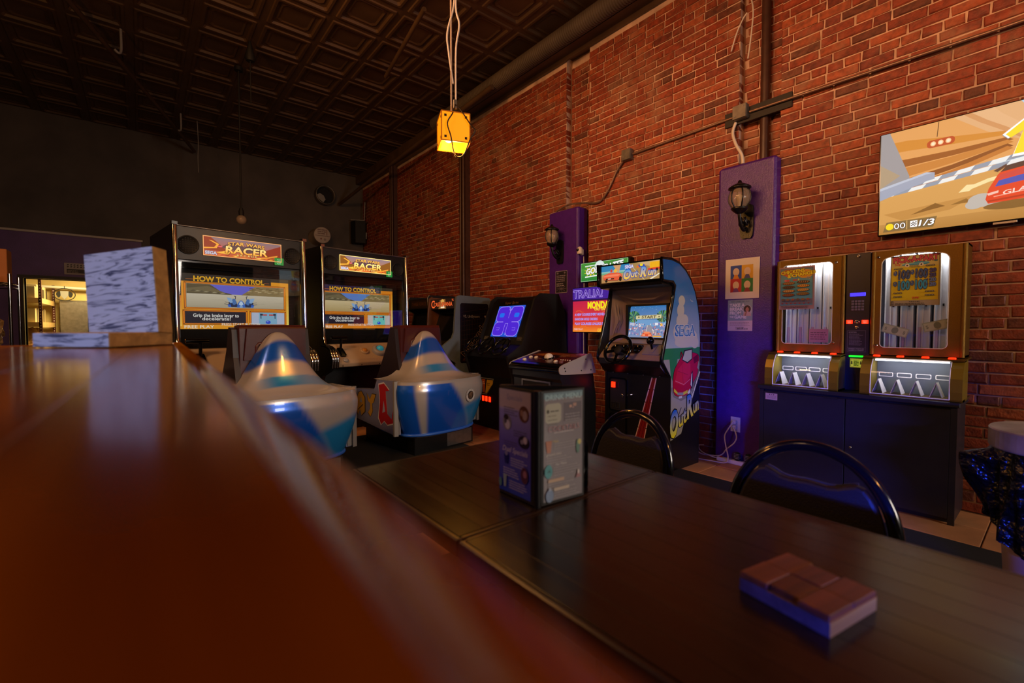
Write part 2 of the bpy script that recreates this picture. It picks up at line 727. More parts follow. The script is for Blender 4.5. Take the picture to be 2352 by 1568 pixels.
mt = B()
mt.cbox(-0.7, 2.52, 2.35, 4.85, 0.001, 0.012, 0.004)
tag(mt.build('rubber_mat', M['rubber']), 'black mat under the pod seats of the racing games', 'mat')

# right wall: mortar body with two chases, one brick at a time over it
SEG = [(-1.6, 1.55, WX), (1.55, 1.89, WX + 0.1), (1.89, 3.62, WX), (3.62, 3.99, WX + 0.1), (3.99, BY, WX)]
wb = B()
for a, b, x in SEG:
    wb.box(x + 0.012, 4.42, a, b, -0.1, CZ)
wall = struct(wb.build('wall_right', M['mortar']), 'red brick wall on the right with pale mortar joints', 'wall')
PITCH = 0.0697


def brick_geo(L, H, D, rn, col):
    j = lambda: rn.uniform(-0.0032, 0.0032)
    k = 0.005
    o = [(0, 0, 0), (0, L, 0), (0, L, H), (0, 0, H)]
    b = [(D, p[1], p[2]) for p in o]
    m = [(0.005 + j(), p[1] + j(), p[2] + j()) for p in o]
    f = [(j() * 0.8, y + (k if y == 0 else -k) + j(), z + (k if z == 0 else -k) + j()) for _, y, z in o]
    vs = f + m + b
    fs = [(3, 2, 1, 0)]
    for i in range(4):
        n = (i + 1) % 4
        fs += [(i, n, 4 + n, 4 + i), (4 + i, 4 + n, 8 + n, 8 + i)]
    return vs, fs, col


def brick_col(rn):
    q = rn.random()
    base = lin('#86381f') if q < 0.6 else lin('#974a2a') if q < 0.84 else lin('#743020') if q < 0.96 else lin('#5f3022')
    s = rn.uniform(0.85, 1.12)
    return tuple(x * s for x in base)


rn = random.Random(11)
spots = []
for a, b, x in SEG:
    nrow = int(TOPZ / PITCH)
    for r in range(nrow):
        head = (r % 7 == 3)
        y = a + (0 if r % 2 else -0.1)
        while y < b:
            Lb = (0.098 if head or rn.random() < 0.06 else rn.uniform(0.192, 0.214))
            y0, y1 = max(y, a), min(y + Lb, b)
            y += Lb + 0.011
            if y1 - y0 > 0.025:
                spots.append((x, y0, r * PITCH + 0.004, y1 - y0, PITCH - 0.0105))


def score(s):
    x, y, z, l, h = s
    y, z = y + l / 2, z + h / 2
    if y < 0.12 or z < 1.0 or z > 3.75 or x > WX + 0.05:
        return 1e9
    if 0.4 < y < 1.5 and z < 1.72 or -0.3 < y < 0.9 and 1.86 < z < 2.52 or 1.55 < y < 2.06 and z < 2.6:
        return 1e9
    dx, dy, dz = x, y, z - 1.2
    dep = dx * 0.6324 + dy * 0.774 - dz * 0.0335
    u = (dx * 0.7744 - dy * 0.6327) / dep
    v = (dz + dep * 0.0335) / dep
    if abs(u) > 1.12 or abs(v) > 0.75:
        return 1e9
    return dep / math.sqrt(max(l, 0.08))


spots.sort(key=score)
cache = {}
for s in spots[:300]:
    x, y, z, l, h = s
    key = (round(l, 2), rn.randrange(5))
    if key not in cache:
        q = B()
        vs, fs, c = brick_geo(key[0], h, 0.085, rn, brick_col(rn))
        q.add(vs, fs, 0, c)
        o = q.build('brick', M['brick'], wall)
        cache[key] = o.data
        o.location = (x, y, z)
    else:
        o = bpy.data.objects.new('brick', cache[key])
        COL.objects.link(o)
        o.parent = wall
        o.location = (x, y, z)
    o.scale = (1, l / key[0], 1)
q = B()
for x, y, z, l, h in spots[300:]:
    vs, fs, c = brick_geo(l, h, 0.085, rn, brick_col(rn))
    q.add([(a + x, b + y, d + z) for a, b, d in vs], fs, 0, c)
o = q.build('brick_courses', M['brick'], wall)
o['kind'] = 'stuff'

# ceiling of pressed tin panels
cb = B()
cb.box(-3.4, 4.42, -4.5, BY + 0.2, CZ + 0.06, CZ + 0.2)
ceil = struct(cb.build('ceiling', M['darkwall']), 'dark pressed tin ceiling of square coffers', 'ceiling')
p = B()
w = 0.585
loops = [(0.0, 0.0), (0.035, 0.0), (0.045, -0.012), (0.07, -0.012), (0.085, 0.012), (0.115, 0.018), (0.13, 0.008), (0.15, 0.018)]
vs = []
for i, z in loops:
    for lp in rrect(i, w - i, i, w - i, max(0.0001, i * 0.25), 1):
        vs.append((lp[0], lp[1], z))
n = 8
fs = [tuple((len(loops) - 1) * n + i for i in range(n - 1, -1, -1))]
for k in range(len(loops) - 1):
    for i in range(n):
        j = (i + 1) % n
        fs.append((k * n + i, k * n + n + i, k * n + n + j, k * n + j))
p.add(vs, fs)
first = None
for i in range(12):
    for j in range(14):
        if first is None:
            o = p.build('panel', M['tin'], ceil)
            first = o.data
        else:
            o = bpy.data.objects.new('panel', first)
            COL.objects.link(o)
            o.parent = ceil
        o.location = (0.565 + w * (i - 6), BY - w * (14 - j), CZ)
# dark soffit boxed along the top of the brick wall
b = B()
b.box(WX - 0.16, 4.42, -1.6, BY, TOPZ + 0.04, CZ + 0.06)
b.box(WX - 0.03, WX, -1.6, BY, TOPZ - 0.01, TOPZ + 0.04)
struct(b.build('trim_1', M['tin']), 'dark boxed soffit along the top of the brick wall', 'trim')

# back wall with the kitchen doorway
DX0, DX1, DZ = -1.42, -0.3, 1.97
b = B()
b.box(-3.4, 4.42, BY, BY + 0.16, DZ, CZ + 0.06)
b.box(-3.4, DX0, BY, BY + 0.16, -0.1, DZ)
b.box(DX1, 4.42, BY, BY + 0.16, -0.1, DZ)
struct(b.build('wall_back', M['darkwall']), 'black painted upper back wall above the games', 'wall')
b = B()
b.box(-3.4, DX0 - 0.06, BY - 0.05, BY - 0.002, 0, 2.7)
b.box(DX0 - 0.06, 0.05, BY - 0.05, BY - 0.002, DZ + 0.05, 2.7)
b.box(DX1 + 0.06, 0.05, BY - 0.05, BY - 0.002, 0, DZ + 0.05)
struct(b.build('wall_back_lower', M['purplewall']), 'dark purple panelling around the kitchen doorway', 'wall')
b = B()
b.cbox(-3.4, 0.07, BY - 0.09, BY - 0.002, 2.7, 2.735, 0.004)
struct(b.build('trim_2', mat('dusty_ledge', '#c2b8ae', 0.6)), 'thin pale ledge along the top of the purple panelling', 'trim')
b = B()
b.box(DX0 - 0.06, DX0, BY - 0.08, BY + 0.18, 0, DZ + 0.05)
b.box(DX1, DX1 + 0.06, BY - 0.08, BY + 0.18, 0, DZ + 0.05)
b.box(DX0, DX1, BY - 0.08, BY + 0.18, DZ, DZ + 0.05)
struct(b.build('door_1', mat('dark_frame', '#1c1512', 0.5)), 'dark frame of the kitchen doorway', 'door frame')
# kitchen shell behind it
M['kitchen'] = mat('cream_kitchen_paint', '#c9b070', 0.5, bump=0.1, bscale=30, var=0.15, vscale=3)
b = B()
KY = 13.0
b.box(-2.1, 0.6, KY, KY + 0.1, -0.05, 2.5)
b.box(-2.2, -2.1, BY + 0.16, KY, -0.05, 2.5)
b.box(0.6, 0.7, BY + 0.16, KY, -0.05, 2.5)
struct(b.build('wall_kitchen', M['kitchen']), 'cream wall of the kitchen behind the doorway', 'wall')
b = B()
b.box(-2.2, 0.7, BY + 0.16, KY + 0.1, 2.5, 2.6)
struct(b.build('ceiling_kitchen', M['kitchen']), 'cream ceiling of the kitchen behind the doorway', 'ceiling')
lamp('kitchen_light', 'AREA', (-0.7, 11.6, 2.42), (-0.7, 11.6, 0), 105, (1.0, 0.78, 0.34), 0.8)
# two purple column covers on the brick wall
for k, (y0, y1, z1, lb) in enumerate(((1.54, 2.02, 2.6, 'purple textured column cover beside the ticket machines'), (3.70, 4.20, 2.62, 'purple column cover behind the golf game screen'))):
    b = B()
    b.cbox(4.03, WX + 0.09, y0, y1, 0, z1, 0.018)
    struct(b.build('trim_%d' % (3 + k), M['purple'], bev=0.006), lb, 'column cover')

# ------------------------------------------------------------------ bar counter under the camera
M['bar'] = wood('bar_top_wood', '#743504', '#b0620c', 0.16, 'y', 0.55, 0.4, 0.15, 0.05)
M['barside'] = wood('bar_front_wood', '#2c1308', '#47200d', 0.4, 'z', 0.5)
BZ = 1.145
bar = thing('bar_counter', 'long glossy reddish brown wooden bar counter in the foreground', 'counter', (0, 0, 0))
bar.rotation_euler = (0, 0, 0)
EDG = lambda y: 0.034 + 0.026 * y
pw = 0.092
rb = random.Random(3)
for k in range(9):
    b = B()
    q = rb.uniform(0.72, 1.2)
    x1 = 0.03 - k * pw
    x0 = x1 - pw
    y0, y1 = -0.6, 1.84
    pts = lambda d: [(x0 + d + EDG(y0) - 0.03, y0), (x1 - d + EDG(y0) - 0.03, y0), (x1 - d + EDG(y1) - 0.03, y1), (x0 + d + EDG(y1) - 0.03, y1)]
    lo, hi = pts(0.0002), pts(0.0008)
    vs = [(a, c, BZ - 0.04) for a, c in lo] + [(a, c, BZ - 0.0008) for a, c in lo] + [(a, c, BZ) for a, c in hi]
    fs = [(3, 2, 1, 0), (8, 9, 10, 11)]
    for l in range(2):
        for i in range(4):
            j = (i + 1) % 4
            fs.append((l * 4 + i, l * 4 + j, l * 4 + 4 + j, l * 4 + 4 + i))
    b.add(vs, fs, 0, (q, q, q))
    b.build('plank', M['bar'], bar)
# rounded arm rail along the long edge and across the far end
b = B()
b.M = None
prof = [(-0.004, -0.05), (-0.004, -0.001), (0.002, 0.0012), (0.015, 0.0022), (0.026, 0.001), (0.031, -0.005), (0.030, -0.02), (0.02, -0.03), (0.018, -0.05)]
vs = []
for y in (-0.6, 1.88):
    vs += [(EDG(y) + a * 0.82, y, BZ + z) for a, z in prof]
n = len(prof)
b.add(vs, [(i, i + 1, n + i + 1, n + i) for i in range(n - 1)] + [tuple(range(n)), tuple(range(2 * n - 1, n - 1, -1))], 0, (0.95, 0.95, 0.95), True)
b.build('edge_rail', M['bar'], bar)
b = B()
vs = []
for x in (-0.8, EDG(1.84) + 0.02):
    vs += [(x, 1.845 + a, BZ + z * 0.8) for a, z in prof]
b.add(vs, [(i + 1, i, n + i, n + i + 1) for i in range(n - 1)] + [tuple(range(n)), tuple(range(2 * n - 1, n - 1, -1))], 0, (0.9, 0.9, 0.9), True)
b.build('end_rail', M['bar'], bar)
b = B()
b.box(-0.6, -0.05, -0.55, 1.7, 0.0, BZ - 0.041)
b.build('body', M['barside'], bar)
b = B()
b.box(-0.03, 0.012, -0.55, 1.7, 1.08, 1.104)
b.build('led_strip', mat('blue_led_strip', '#101830', 0.3, emit='#1030ff', estr=1.0), bar)

# whitewashed wooden block sign on the far end of the bar
M['pale'] = wood('pale_pine', '#8d6a3c', '#b58c52', 0.55, 'x', 1.0)


def whitewash():
    m, nt, b = newmat('whitewash_blue_light_tint')
    N, L = nt.nodes, nt.links
    tc = N.new('ShaderNodeTexCoord')
    mp = N.new('ShaderNodeMapping')
    mp.inputs['Scale'].default_value = (3.6, 3.6, 22)
    wv = N.new('ShaderNodeTexNoise')
    wv.inputs['Scale'].default_value = 2.4
    wv.inputs['Detail'].default_value = 4
    wv.inputs['Distortion'].default_value = 2.2
    L.new(tc.outputs['Object'], mp.inputs['Vector'])
    L.new(mp.outputs['Vector'], wv.inputs['Vector'])
    cr = N.new('ShaderNodeValToRGB')
    e = cr.color_ramp.elements
    e[0].position, e[1].position = 0.36, 0.5
    e[0].color, e[1].color = lin('#3e4664') + (1,), lin('#b9c2d6') + (1,)  # blue of the falling light is painted into the whitewash colours
    L.new(wv.outputs['Fac'], cr.inputs['Fac'])
    L.new(cr.outputs['Color'], b.inputs['Base Color'])
    b.inputs['Roughness'].default_value = 0.6
    return m


M['wash'] = whitewash()
sg = thing('block_sign', 'whitewashed wooden block standing upright on a square base at the end of the bar', 'table sign', (-0.06, 1.51, BZ + 0.0026), R(-42))
# local: front faces -y (turned to the left), side faces +x
b = B()
b.cbox(-0.2, 0, 0, 0.2, 0.0, 0.036, 0.002)
o = b.build('base', [M['pale']], sg)
b = B()
b.box(-0.199, -0.001, -0.0012, 0.0, 0.001, 0.035)
b.build('painted_front', M['wash'], o)
b = B()
b.cbox(-0.205, 0.0, 0, 0.05, 0.0, 0.245, 0.002)
o = b.build('upright_board', M['pale'], sg, (0.005, 0.145, 0.036), (R(-4), R(-6.5), 0))
b = B()
b.box(-0.204, -0.001, -0.0012, 0, 0.001, 0.244)
b.build('painted_face', M['wash'], o)

# ------------------------------------------------------------------ two square pub tables pushed together
M['tablewood'] = wood('dark_butcher_block', '#120a06', '#22140b', 0.22, 'y', 0.6, 0.5, 0.0, 0.07)
M['tableedge'] = mat('table_edge', '#2a1a10', 0.3)
X0, X1 = 0.497, 1.205
for k, (y0, y1, lb) in enumerate(((0.786, 1.391, 'dark butcher block table top carrying the menu stand'), (-0.55, 0.783, 'dark butcher block table carrying the small wooden box'))):
    t = thing('dining_table', lb, 'table', ((X0 + X1) / 2, (y0 + y1) / 2, 0))
    hw, hl = (X1 - X0) / 2, (y1 - y0) / 2
    ns = 11
    for i in range(ns):
        b = B()
        q = rb.uniform(0.7, 1.3)
        a0 = -hw + 0.012 + i * (2 * hw - 0.024) / ns
        a1 = a0 + (2 * hw - 0.024) / ns
        b.cbox(a0, a1 - 0.0002, -hl + 0.012, hl - 0.012, 0.73, 0.76, 0.0005, 0, (q, q * 0.97, q * 0.93))
        b.build('plank', M['tablewood'], t)
    b = B()
    for a in (-1, 1):
        b.cbox(min(a * hw, a * (hw - 0.012)), max(a * hw, a * (hw - 0.012)), -hl, hl, 0.722, 0.7595, 0.003)
        b.cbox(-hw + 0.012, hw - 0.012, min(a * hl, a * (hl - 0.012)), max(a * hl, a * (hl - 0.012)), 0.722, 0.7595, 0.003)
    b.build('edging', M['tableedge'], t)
    b = B()
    b.lathe([(0.04, 0.02), (0.04, 0.72)], 16)
    b.build('post', M['blackmatte'], t)
    b = B()
    for a in (0, 90):
        b.M = Matrix.Rotation(R(a), 4, 'Z')
        b.cbox(-0.27, 0.27, -0.035, 0.035, 0.014, 0.05, 0.008)
    b.M = None
    b.build('foot', M['blackmatte'], t)

# three panel menu stand
mn = thing('menu_stand', 'three panel black menu stand with drink menus on the dark table', 'menu', (0.734, 0.802, 0.7603))
MW, MH = 0.152, 0.284
M['leather'] = mat('black_leatherette', '#100f10', 0.42, bump=0.25, bscale=300)


def menu_panel(org, right):
    r = Vector(right).normalized()
    nrm = r.cross(Vector((0, 0, 1)))
    b = B()
    b.M = Matrix((r, -nrm, Vector((0, 0, 1)))).transposed().to_4x4()
    b.M.translation = Vector(org)
    b.cbox(0.004, MW, 0, 0.006, 0.0, MH, 0.002)
    o = b.build('cover', M['leather'], mn)
    s = B()
    s.M = b.M
    for zz in (0.004, MH - 0.004):
        for i in range(36):
            s.box(0.01 + i * 0.0039, 0.0125 + i * 0.0039, -0.0004, 0, zz - 0.0006, zz + 0.0006)
    for uu in (0.009, MW - 0.0035):
        for i in range(68):
            s.box(uu - 0.0006, uu + 0.0006, -0.0004, 0, 0.006 + i * 0.004, 0.0086 + i * 0.004)
    s.build('stitching', mat('grey_thread', '#5b5a58', 0.7), o)
    return o


# left panel runs away along +y seen from -x ; its print is read from the left of the spine
lp = menu_panel((0.0, MW + 0.004, 0.0), (0, -1, 0))
q = P()
w, h = 0.125, 0.268
q.rect(0, 0, w, h, '#b3aed8')
q.grad(0, 0, w, h * 0.5, '#2448d8', '#6f66c4').grad(0, h * 0.5, w, h * 0.8, '#6f66c4', '#9d9ad6')  # blue light on the lower half of the page painted as a gradient
q.grad(0, h * 0.82, w, h, '#c9b8b6', '#c6bcc0')
q.text('Specials', w / 2, h * 0.93, 0.014, '#8f90b4', sk=0.2)
q.lines(0.02, h * 0.83, 0.085, 4, 0.006, 0.0022, '#6b6470', 2)
q.lines(0.06, h * 0.62, 0.115, 3, 0.006, 0.0022, '#5f5a70', 3)
q.lines(0.02, h * 0.5, 0.08, 3, 0.006, 0.0022, '#5f5a80', 4)
q.ell(0.1, h * 0.79, 0.019, 0.021, '#6d4a3c').ell(0.104, h * 0.78, 0.009, 0.012, '#b5a49c').ell(0.092, h * 0.8, 0.006, 0.008, '#a8846c')
q.ell(0.034, h * 0.68, 0.018, 0.02, '#8e8a92').ell(0.03, h * 0.73, 0.01, 0.007, '#3c3438').ell(0.036, h * 0.66, 0.01, 0.012, '#d3d0d6').ell(0.028, h * 0.69, 0.005, 0.006, '#5a545c')
q.ell(0.1, h * 0.53, 0.021, 0.016, '#2f2c40').ell(0.106, h * 0.55, 0.008, 0.009, '#d6d2dc').ell(0.094, h * 0.53, 0.006, 0.006, '#9b97ac')
q.text('Dual Specials', w / 2 + 0.004, h * 0.425, 0.0135, '#e6e6f5', sk=0.25, maxw=0.1)
q.poly([(0.022, h * 0.37), (0.042, h * 0.37), (0.038, h * 0.28), (0.026, h * 0.28)], '#232a7c').ell(0.032, h * 0.38, 0.006, 0.006, '#8d93c9')
q.lines(0.05, h * 0.35, 0.115, 4, 0.006, 0.0022, '#c9cdf2', 5)
q.lines(0.02, h * 0.24, 0.085, 4, 0.006, 0.0022, '#c9cdf2', 6)
q.ell(0.104, h * 0.22, 0.014, 0.021, '#5e3550').ell(0.106, h * 0.235, 0.007, 0.009, '#b07a90')
q.poly([(0.02, h * 0.17), (0.034, h * 0.17), (0.031, h * 0.05), (0.023, h * 0.05)], '#9fc2cf').ell(0.008, h * 0.08, 0.006, 0.012, '#5f9fae')
q.lines(0.045, h * 0.13, 0.115, 4, 0.006, 0.0022, '#c9cdf2', 7)
q.put('menu_page', M['printgloss'], lp, (-0.0006, 0.148, 0.009), (0, -1, 0), label='specials page with blue light painted into its colours')
rp = menu_panel((0.0, 0.0, 0.0), (1, -0.1, 0))
q = P()
q.rect(0, 0, w, h, '#8d8a90')
q.rect(0, h * 0.945, w, h, '#7d98a4')
q.text('DRINK MENU', w / 2, h * 0.955, 0.0135, '#b6dbe4', maxw=0.118)
q.poly(rrect(0.004, 0.054, h * 0.72, h * 0.9, 0.01), '#b4b6a8').poly(rrect(0.062, 0.122, h * 0.72, h * 0.9, 0.003), '#77747c')
q.frame(0.062, h * 0.72, 0.122, h * 0.9, 0.0008, '#a09da4')
q.ell(0.012, h * 0.83, 0.004, 0.005, '#5d5d58').lines(0.02, h * 0.835, 0.048, 1, 0.008, 0.003, '#6c6c66', 1).lines(0.012, h * 0.79, 0.05, 3, 0.01, 0.002, '#85857d', 2)
q.rect(0.08, h * 0.845, 0.088, h * 0.87, '#c3a59a').rect(0.092, h * 0.855, 0.103, h * 0.885, '#b99c92').rect(0.09, h * 0.84, 0.094, h * 0.85, '#d0b6ac')
q.lines(0.066, h * 0.79, 0.118, 3, 0.007, 0.0022, '#a9a6ac', 3)
q.text('COCKTAILS', w / 2, h * 0.665, 0.013, '#b9979c', maxw=0.115)
q.lines(0.03, h * 0.632, 0.1, 1, 0.005, 0.0018, '#d8d2d2', 4)
q.poly([(0.004, h * 0.56), (0.024, h * 0.56), (0.02, h * 0.45), (0.009, h * 0.45)], '#b07862')
q.text('Mule', 0.027, h * 0.55, 0.006, '#d6c48a', 'l').lines(0.03, h * 0.53, 0.118, 3, 0.0062, 0.002, '#a7a4a8', 5)
q.text('ground mint', 0.006, h * 0.435, 0.0065, '#dcd8d4', 'l', maxw=0.07).lines(0.006, h * 0.405, 0.095, 3, 0.0062, 0.002, '#a7a4a8', 6)
q.ell(0.108, h * 0.47, 0.006, 0.018, '#6f9188').ell(0.113, h * 0.51, 0.006, 0.007, '#c7c184')
q.ell(0.013, h * 0.28, 0.012, 0.017, '#4f9aa2').poly([(0.008, h * 0.27), (0.02, h * 0.27), (0.016, h * 0.3)], '#33656c')
q.text('Fair Menu', 0.035, h * 0.335, 0.006, '#d5d2d2', 'l').lines(0.03, h * 0.31, 0.118, 4, 0.0062, 0.002, '#a7a4a8', 7)
q.rect(0.012, h * 0.175, 0.062, h * 0.205, '#c2aa94').lines(0.012, h * 0.16, 0.1, 3, 0.0062, 0.002, '#a7a4a8', 8)
q.poly([(0.1, h * 0.17), (0.118, h * 0.17), (0.111, h * 0.22), (0.107, h * 0.22)], '#a8848a').ell(0.109, h * 0.225, 0.003, 0.006, '#d8d0cc')
q.rect(0.03, h * 0.09, 0.078, h * 0.12, '#c3b8aa').lines(0.03, h * 0.075, 0.118, 3, 0.0062, 0.002, '#a7a4a8', 9)
q.ell(0.016, h * 0.055, 0.012, 0.016, '#7f96b8').poly([(0.012, h * 0.1), (0.02, h * 0.1), (0.019, h * 0.13), (0.013, h * 0.13)], '#9fb0c8')
r = Vector((1, -0.1, 0)).normalized()
q.put('menu_page', M['printgloss'], rp, tuple(r * 0.019 + r.cross(Vector((0, 0, 1))) * 0.0006 + Vector((0, 0, 0.009))), (1, -0.1, 0), label='grey cocktail list page')
b = B()
b.lathe([(0.0095, 0.0), (0.0095, MH)], 14, c=(0.0035, 0.004, 0))
b.build('spine', M['leather'], mn)
b = B()
d = Vector((0.152, -0.162, 0)).normalized()
pb = [(0.006, 0.146), (0.146, -0.004), (0.143, -0.008), (0.002, 0.142)]
b.prism([(x + 0.004, y + 0.012) for x, y in pb], 0.0, MH, 'z')
b.build('rear_cover', M['leather'], mn)

# chrome topped napkin holder behind the menu stand
nk = thing('napkin_holder', 'black napkin holder with chrome top half hidden behind the menu stand', 'napkin holder', (0.93, 0.868, 0.76), R(-35))
b = B()
b.prism(rrect(-0.035, 0.035, 0, 0.138, (0.004, 0.004, 0.03, 0.03)), -0.03, 0.03, 'y')
b.build('case', M['blackgloss'], nk, bev=0.003)
b = B()
b.prism(rrect(-0.026, 0.026, 0.012, 0.112, 0.004), -0.0318, -0.0302, 'y')
b.build('face_plate', M['chrome'], nk)
b = B()
b.prism([(0.034 * math.cos(R(t)), 0.1065 + 0.034 * math.sin(R(t))) for t in range(10, 171, 16)], -0.0322, 0.0322, 'y')
b.build('top_cap', M['chrome'], nk)

# small wooden box on the near table
M['walnut'] = wood('reddish_box_wood', '#4a2817', '#743f25', 0.4, 'x', 1.3)
M['boxside'] = wood('yellow_box_wood', '#6a4c20', '#a07a36', 0.5, 'x', 1.2)
M['tintwood'] = wood('light_tinted_box_wood', '#3c3940', '#5a5660', 0.5, 'x', 1.2)  # bluish light on the box's left side painted into this wood colour
bx = thing('wooden_box', 'small flat wooden box of six blocks lying on the near table', 'box', (0.822, 0.258, 0.76), R(-10.5))
# long side local x = world y direction away, built as a square plan
hx, hy = 0.067, 0.069
b = B()
b.box(-hx + 0.001, hx, -hy, hy, 0, 0.021)
b.build('tray', M['boxside'], bx)
b = B()
b.box(-hx, -hx + 0.001, -hy, hy, 0, 0.021)
b.build('light_tinted_side', M['tintwood'], bx)
for i in range(2):
    for j in range(3):
        b = B()
        q = rb.uniform(0.85, 1.15)
        x0, x1 = (-hx if i == 0 else 0.0006), (-0.0006 if i == 0 else hx)
        y0, y1 = -hy + j * 2 * hy / 3 + 0.0005, -hy + (j + 1) * 2 * hy / 3 - 0.0005
        if j == 1:
            if i == 0:
                x0 += 0.007
            else:
                x1 -= 0.009
        b.cbox(x0, x1, y0, y1, 0.021, 0.032 - (0.0012 if (i + j) % 2 else 0), 0.0014, 0, (q, q, q))
        b.build('block', M['walnut'], bx)

# ------------------------------------------------------------------ banquet chairs across the table
M['vinyl'] = mat('dark_brown_vinyl', '#140c0b', 0.5, bump=0.25, bscale=220)
M['frame'] = mat('black_enamel_tube', '#0d0d10', 0.16, coat=0.5)


def chair(loc, rz, w, hgt, label):
    """local: back at y = 0, sitter looks along -y, so the rear of the backrest faces +y"""
    c = thing('banquet_chair', label, 'chair', loc, rz, 'banquet chairs along the table')
    hw = w / 2
    arch = []
    for i in range(21):
        t = math.pi * i / 20
        arch.append((hw * math.cos(t), 0.0 + 0.05 * math.sin(t), 0.60 + (hgt - 0.60) * math.sin(t) ** 0.9))
    path = [(hw * 0.96, -0.06, 0.44), (hw, -0.03, 0.52)] + arch + [(-hw, -0.03, 0.52), (-hw * 0.96, -0.06, 0.44)]
    b = B()
    b.tube(path, 0.0165, 10, sub=2)
    b.build('back_frame', M['frame'], c)
    # padded back with a scooped top edge
    out = []
    for i in range(25):
        t = math.pi * i / 24
        x, z = (hw - 0.02) * math.cos(t), 0.60 + (hgt - 0.60 - 0.016) * math.sin(t) ** 0.9
        sc_ = 0.078 * math.exp(-(x / (hw * 0.5)) ** 4)
        out.append((x, z - sc_))
    out += [(-hw + 0.025, 0.52), (hw - 0.025, 0.52)]
    b = B()
    nf = len(out)
    yy = lambda z: -0.02 + 0.07 * max(0, (z - 0.5)) / 0.4
    vs = [(x, yy(z) - 0.016, z) for x, z in out] + [(x, yy(z) + 0.016, z) for x, z in out]
    b.add(vs, [tuple(range(nf)), tuple(range(2 * nf - 1, nf - 1, -1))] + [(i, nf + i, nf + (i + 1) % nf, (i + 1) % nf) for i in range(nf)])
    o = b.build('backrest', M['vinyl'], c, bev=0.008)
    b = B()
    b.tube([(x, yy(z) + 0.014, z) for x, z in out if abs(x) < hw * 0.62 and z > 0.6], 0.0035, 6)
    b.build('piping', mat('grey_piping', '#3a3634', 0.4), o)
    b = B()
    b.prism(rrect(-hw, hw, -0.42, -0.02, 0.07), 0.43, 0.48, 'z')
    b.build('seat', M['vinyl'], c, bev=0.015)
    for sx in (-1, 1):
        for yb, yt in ((0.06, -0.05), (-0.42, -0.36)):
            b = B()
            b.tube([(sx * hw * 0.95, yt, 0.44), (sx * (hw + 0.01), yb, 0.024)], 0.0115, 8)
            b.build('leg', M['frame'], c)
    return c


chair((1.56, 1.145, 0), R(-90), 0.375, 0.832, 'dark arch backed banquet chair in front of the driving game')
chair((1.45, 0.462, 0), R(-90), 0.415, 0.853, 'arch backed banquet chair with blue sheen nearest the ticket machines')

# ------------------------------------------------------------------ pair of large sit-on racing cabinets
M['darkglass'] = pane('smoked_glass', (0.82, 0.82, 0.82), 1.0)
M['clear'] = pane('clear_acrylic', (0.96, 0.96, 0.96), 0.7)
M['beige'] = mat('tan_control_plastic', '#a38d70', 0.4, bump=0.06, bscale=200)
M['teal'] = mat('teal_ball', '#2f9fb0', 0.2, emit='#1c8fa6', estr=0.25)
M['amberlamp'] = mat('amber_button', '#b07a30', 0.3)
M['maroon'] = mat('maroon_vinyl', '#421815', 0.3, bump=0.2, bscale=260)
M['darkpod'] = mat('dark_seat_shell', '#241c20', 0.4)


def racer_marquee(q, w, h, hue):
    q.rect(0, 0, w, h, '#e8924e' if hue else '#e0b050')
    a, c = ('#c2481a', '#8a2410') if hue else ('#b8701c', '#7a4a18')
    q.grad(0.006, 0.006, w - 0.006, h - 0.006, a, '#7d6a72')
    q.poly([(0.006, h - 0.006), (0.006, 0.05), (w * 0.3, 0.05), (w * 0.2, h * 0.62), (w * 0.09, h - 0.006)], c)
    q.poly([(w - 0.006, h - 0.02), (w - 0.006, 0.03), (w * 0.7, 0.04), (w * 0.78, h * 0.55)], c)
    q.poly([(w * 0.2, h * 0.5), (w * 0.36, h * 0.82), (w * 0.5, h * 0.62), (w * 0.62, h * 0.86), (w * 0.8, h * 0.5), (w * 0.5, h * 0.3)], '#4e3640')
    q.poly([(0.006, h * 0.42), (w * 0.13, h * 0.46), (w * 0.16, h * 0.62), (w * 0.07, h * 0.8), (w * 0.1, h * 0.8), (w * 0.19, h * 0.64), (w * 0.16, h * 0.42), (0.006, h * 0.34)], '#f0a030')
    q.poly([(w * 0.15, h * 0.2), (w * 0.34, h * 0.42), (w * 0.3, h * 0.15)], '#f2b236')
    q.poly([(w * 0.3, 0.006), (w * 0.45, h * 0.3), (w * 0.62, 0.006)], '#c85c1e')
    q.poly([(w * 0.6, 0.006), (w * 0.95, h * 0.36), (w * 0.9, 0.006)], '#e08a2a').poly([(w * 0.7, 0.006), (w * 0.97, h * 0.3), (w * 0.8, 0.006)], '#9a3c18')
    for k in range(9):
        u = w * (0.05 + 0.1 * k)
        q.poly([(u, h * 0.1), (u + 0.05, h * (0.14 + 0.03 * (k % 3))), (u + 0.03, h * 0.06)], ('#f7c24a', '#d8661e', '#8c2f12')[k % 3])
    q.ell(w * 0.2, h * 0.52, 0.02, 0.006, '#e05a6a')
    q.text('STAR WARS', w * 0.53, h * 0.7, h * 0.17, '#f6b24a', bold=0.02, out='#3a1408', ow=0.05, sk=0.1, arc=h * 0.06, sx=1.35)
    q.text('RACER', w * 0.53, h * 0.41, h * 0.34, '#f9a526', bold=0.03, out='#4a1808', ow=0.04, sk=0.1, sx=1.35, col2='#ffe08a')
    q.text('A R C A D E', w * 0.53, h * 0.16, h * 0.1, '#f5cf7a', bold=0.01, out='#3a1408', ow=0.05, sx=1.3)
    q.text('SEGA', w * 0.09, h * 0.16, h * 0.15, '#c8c6d8', bold=0.04, out='#4c4a60', ow=0.05)
    q.line([(0.003, 0.003), (w - 0.003, 0.003), (w - 0.003, h - 0.003), (0.003, h - 0.003)], 0.006, '#f0a868' if hue else '#ecd080', True)


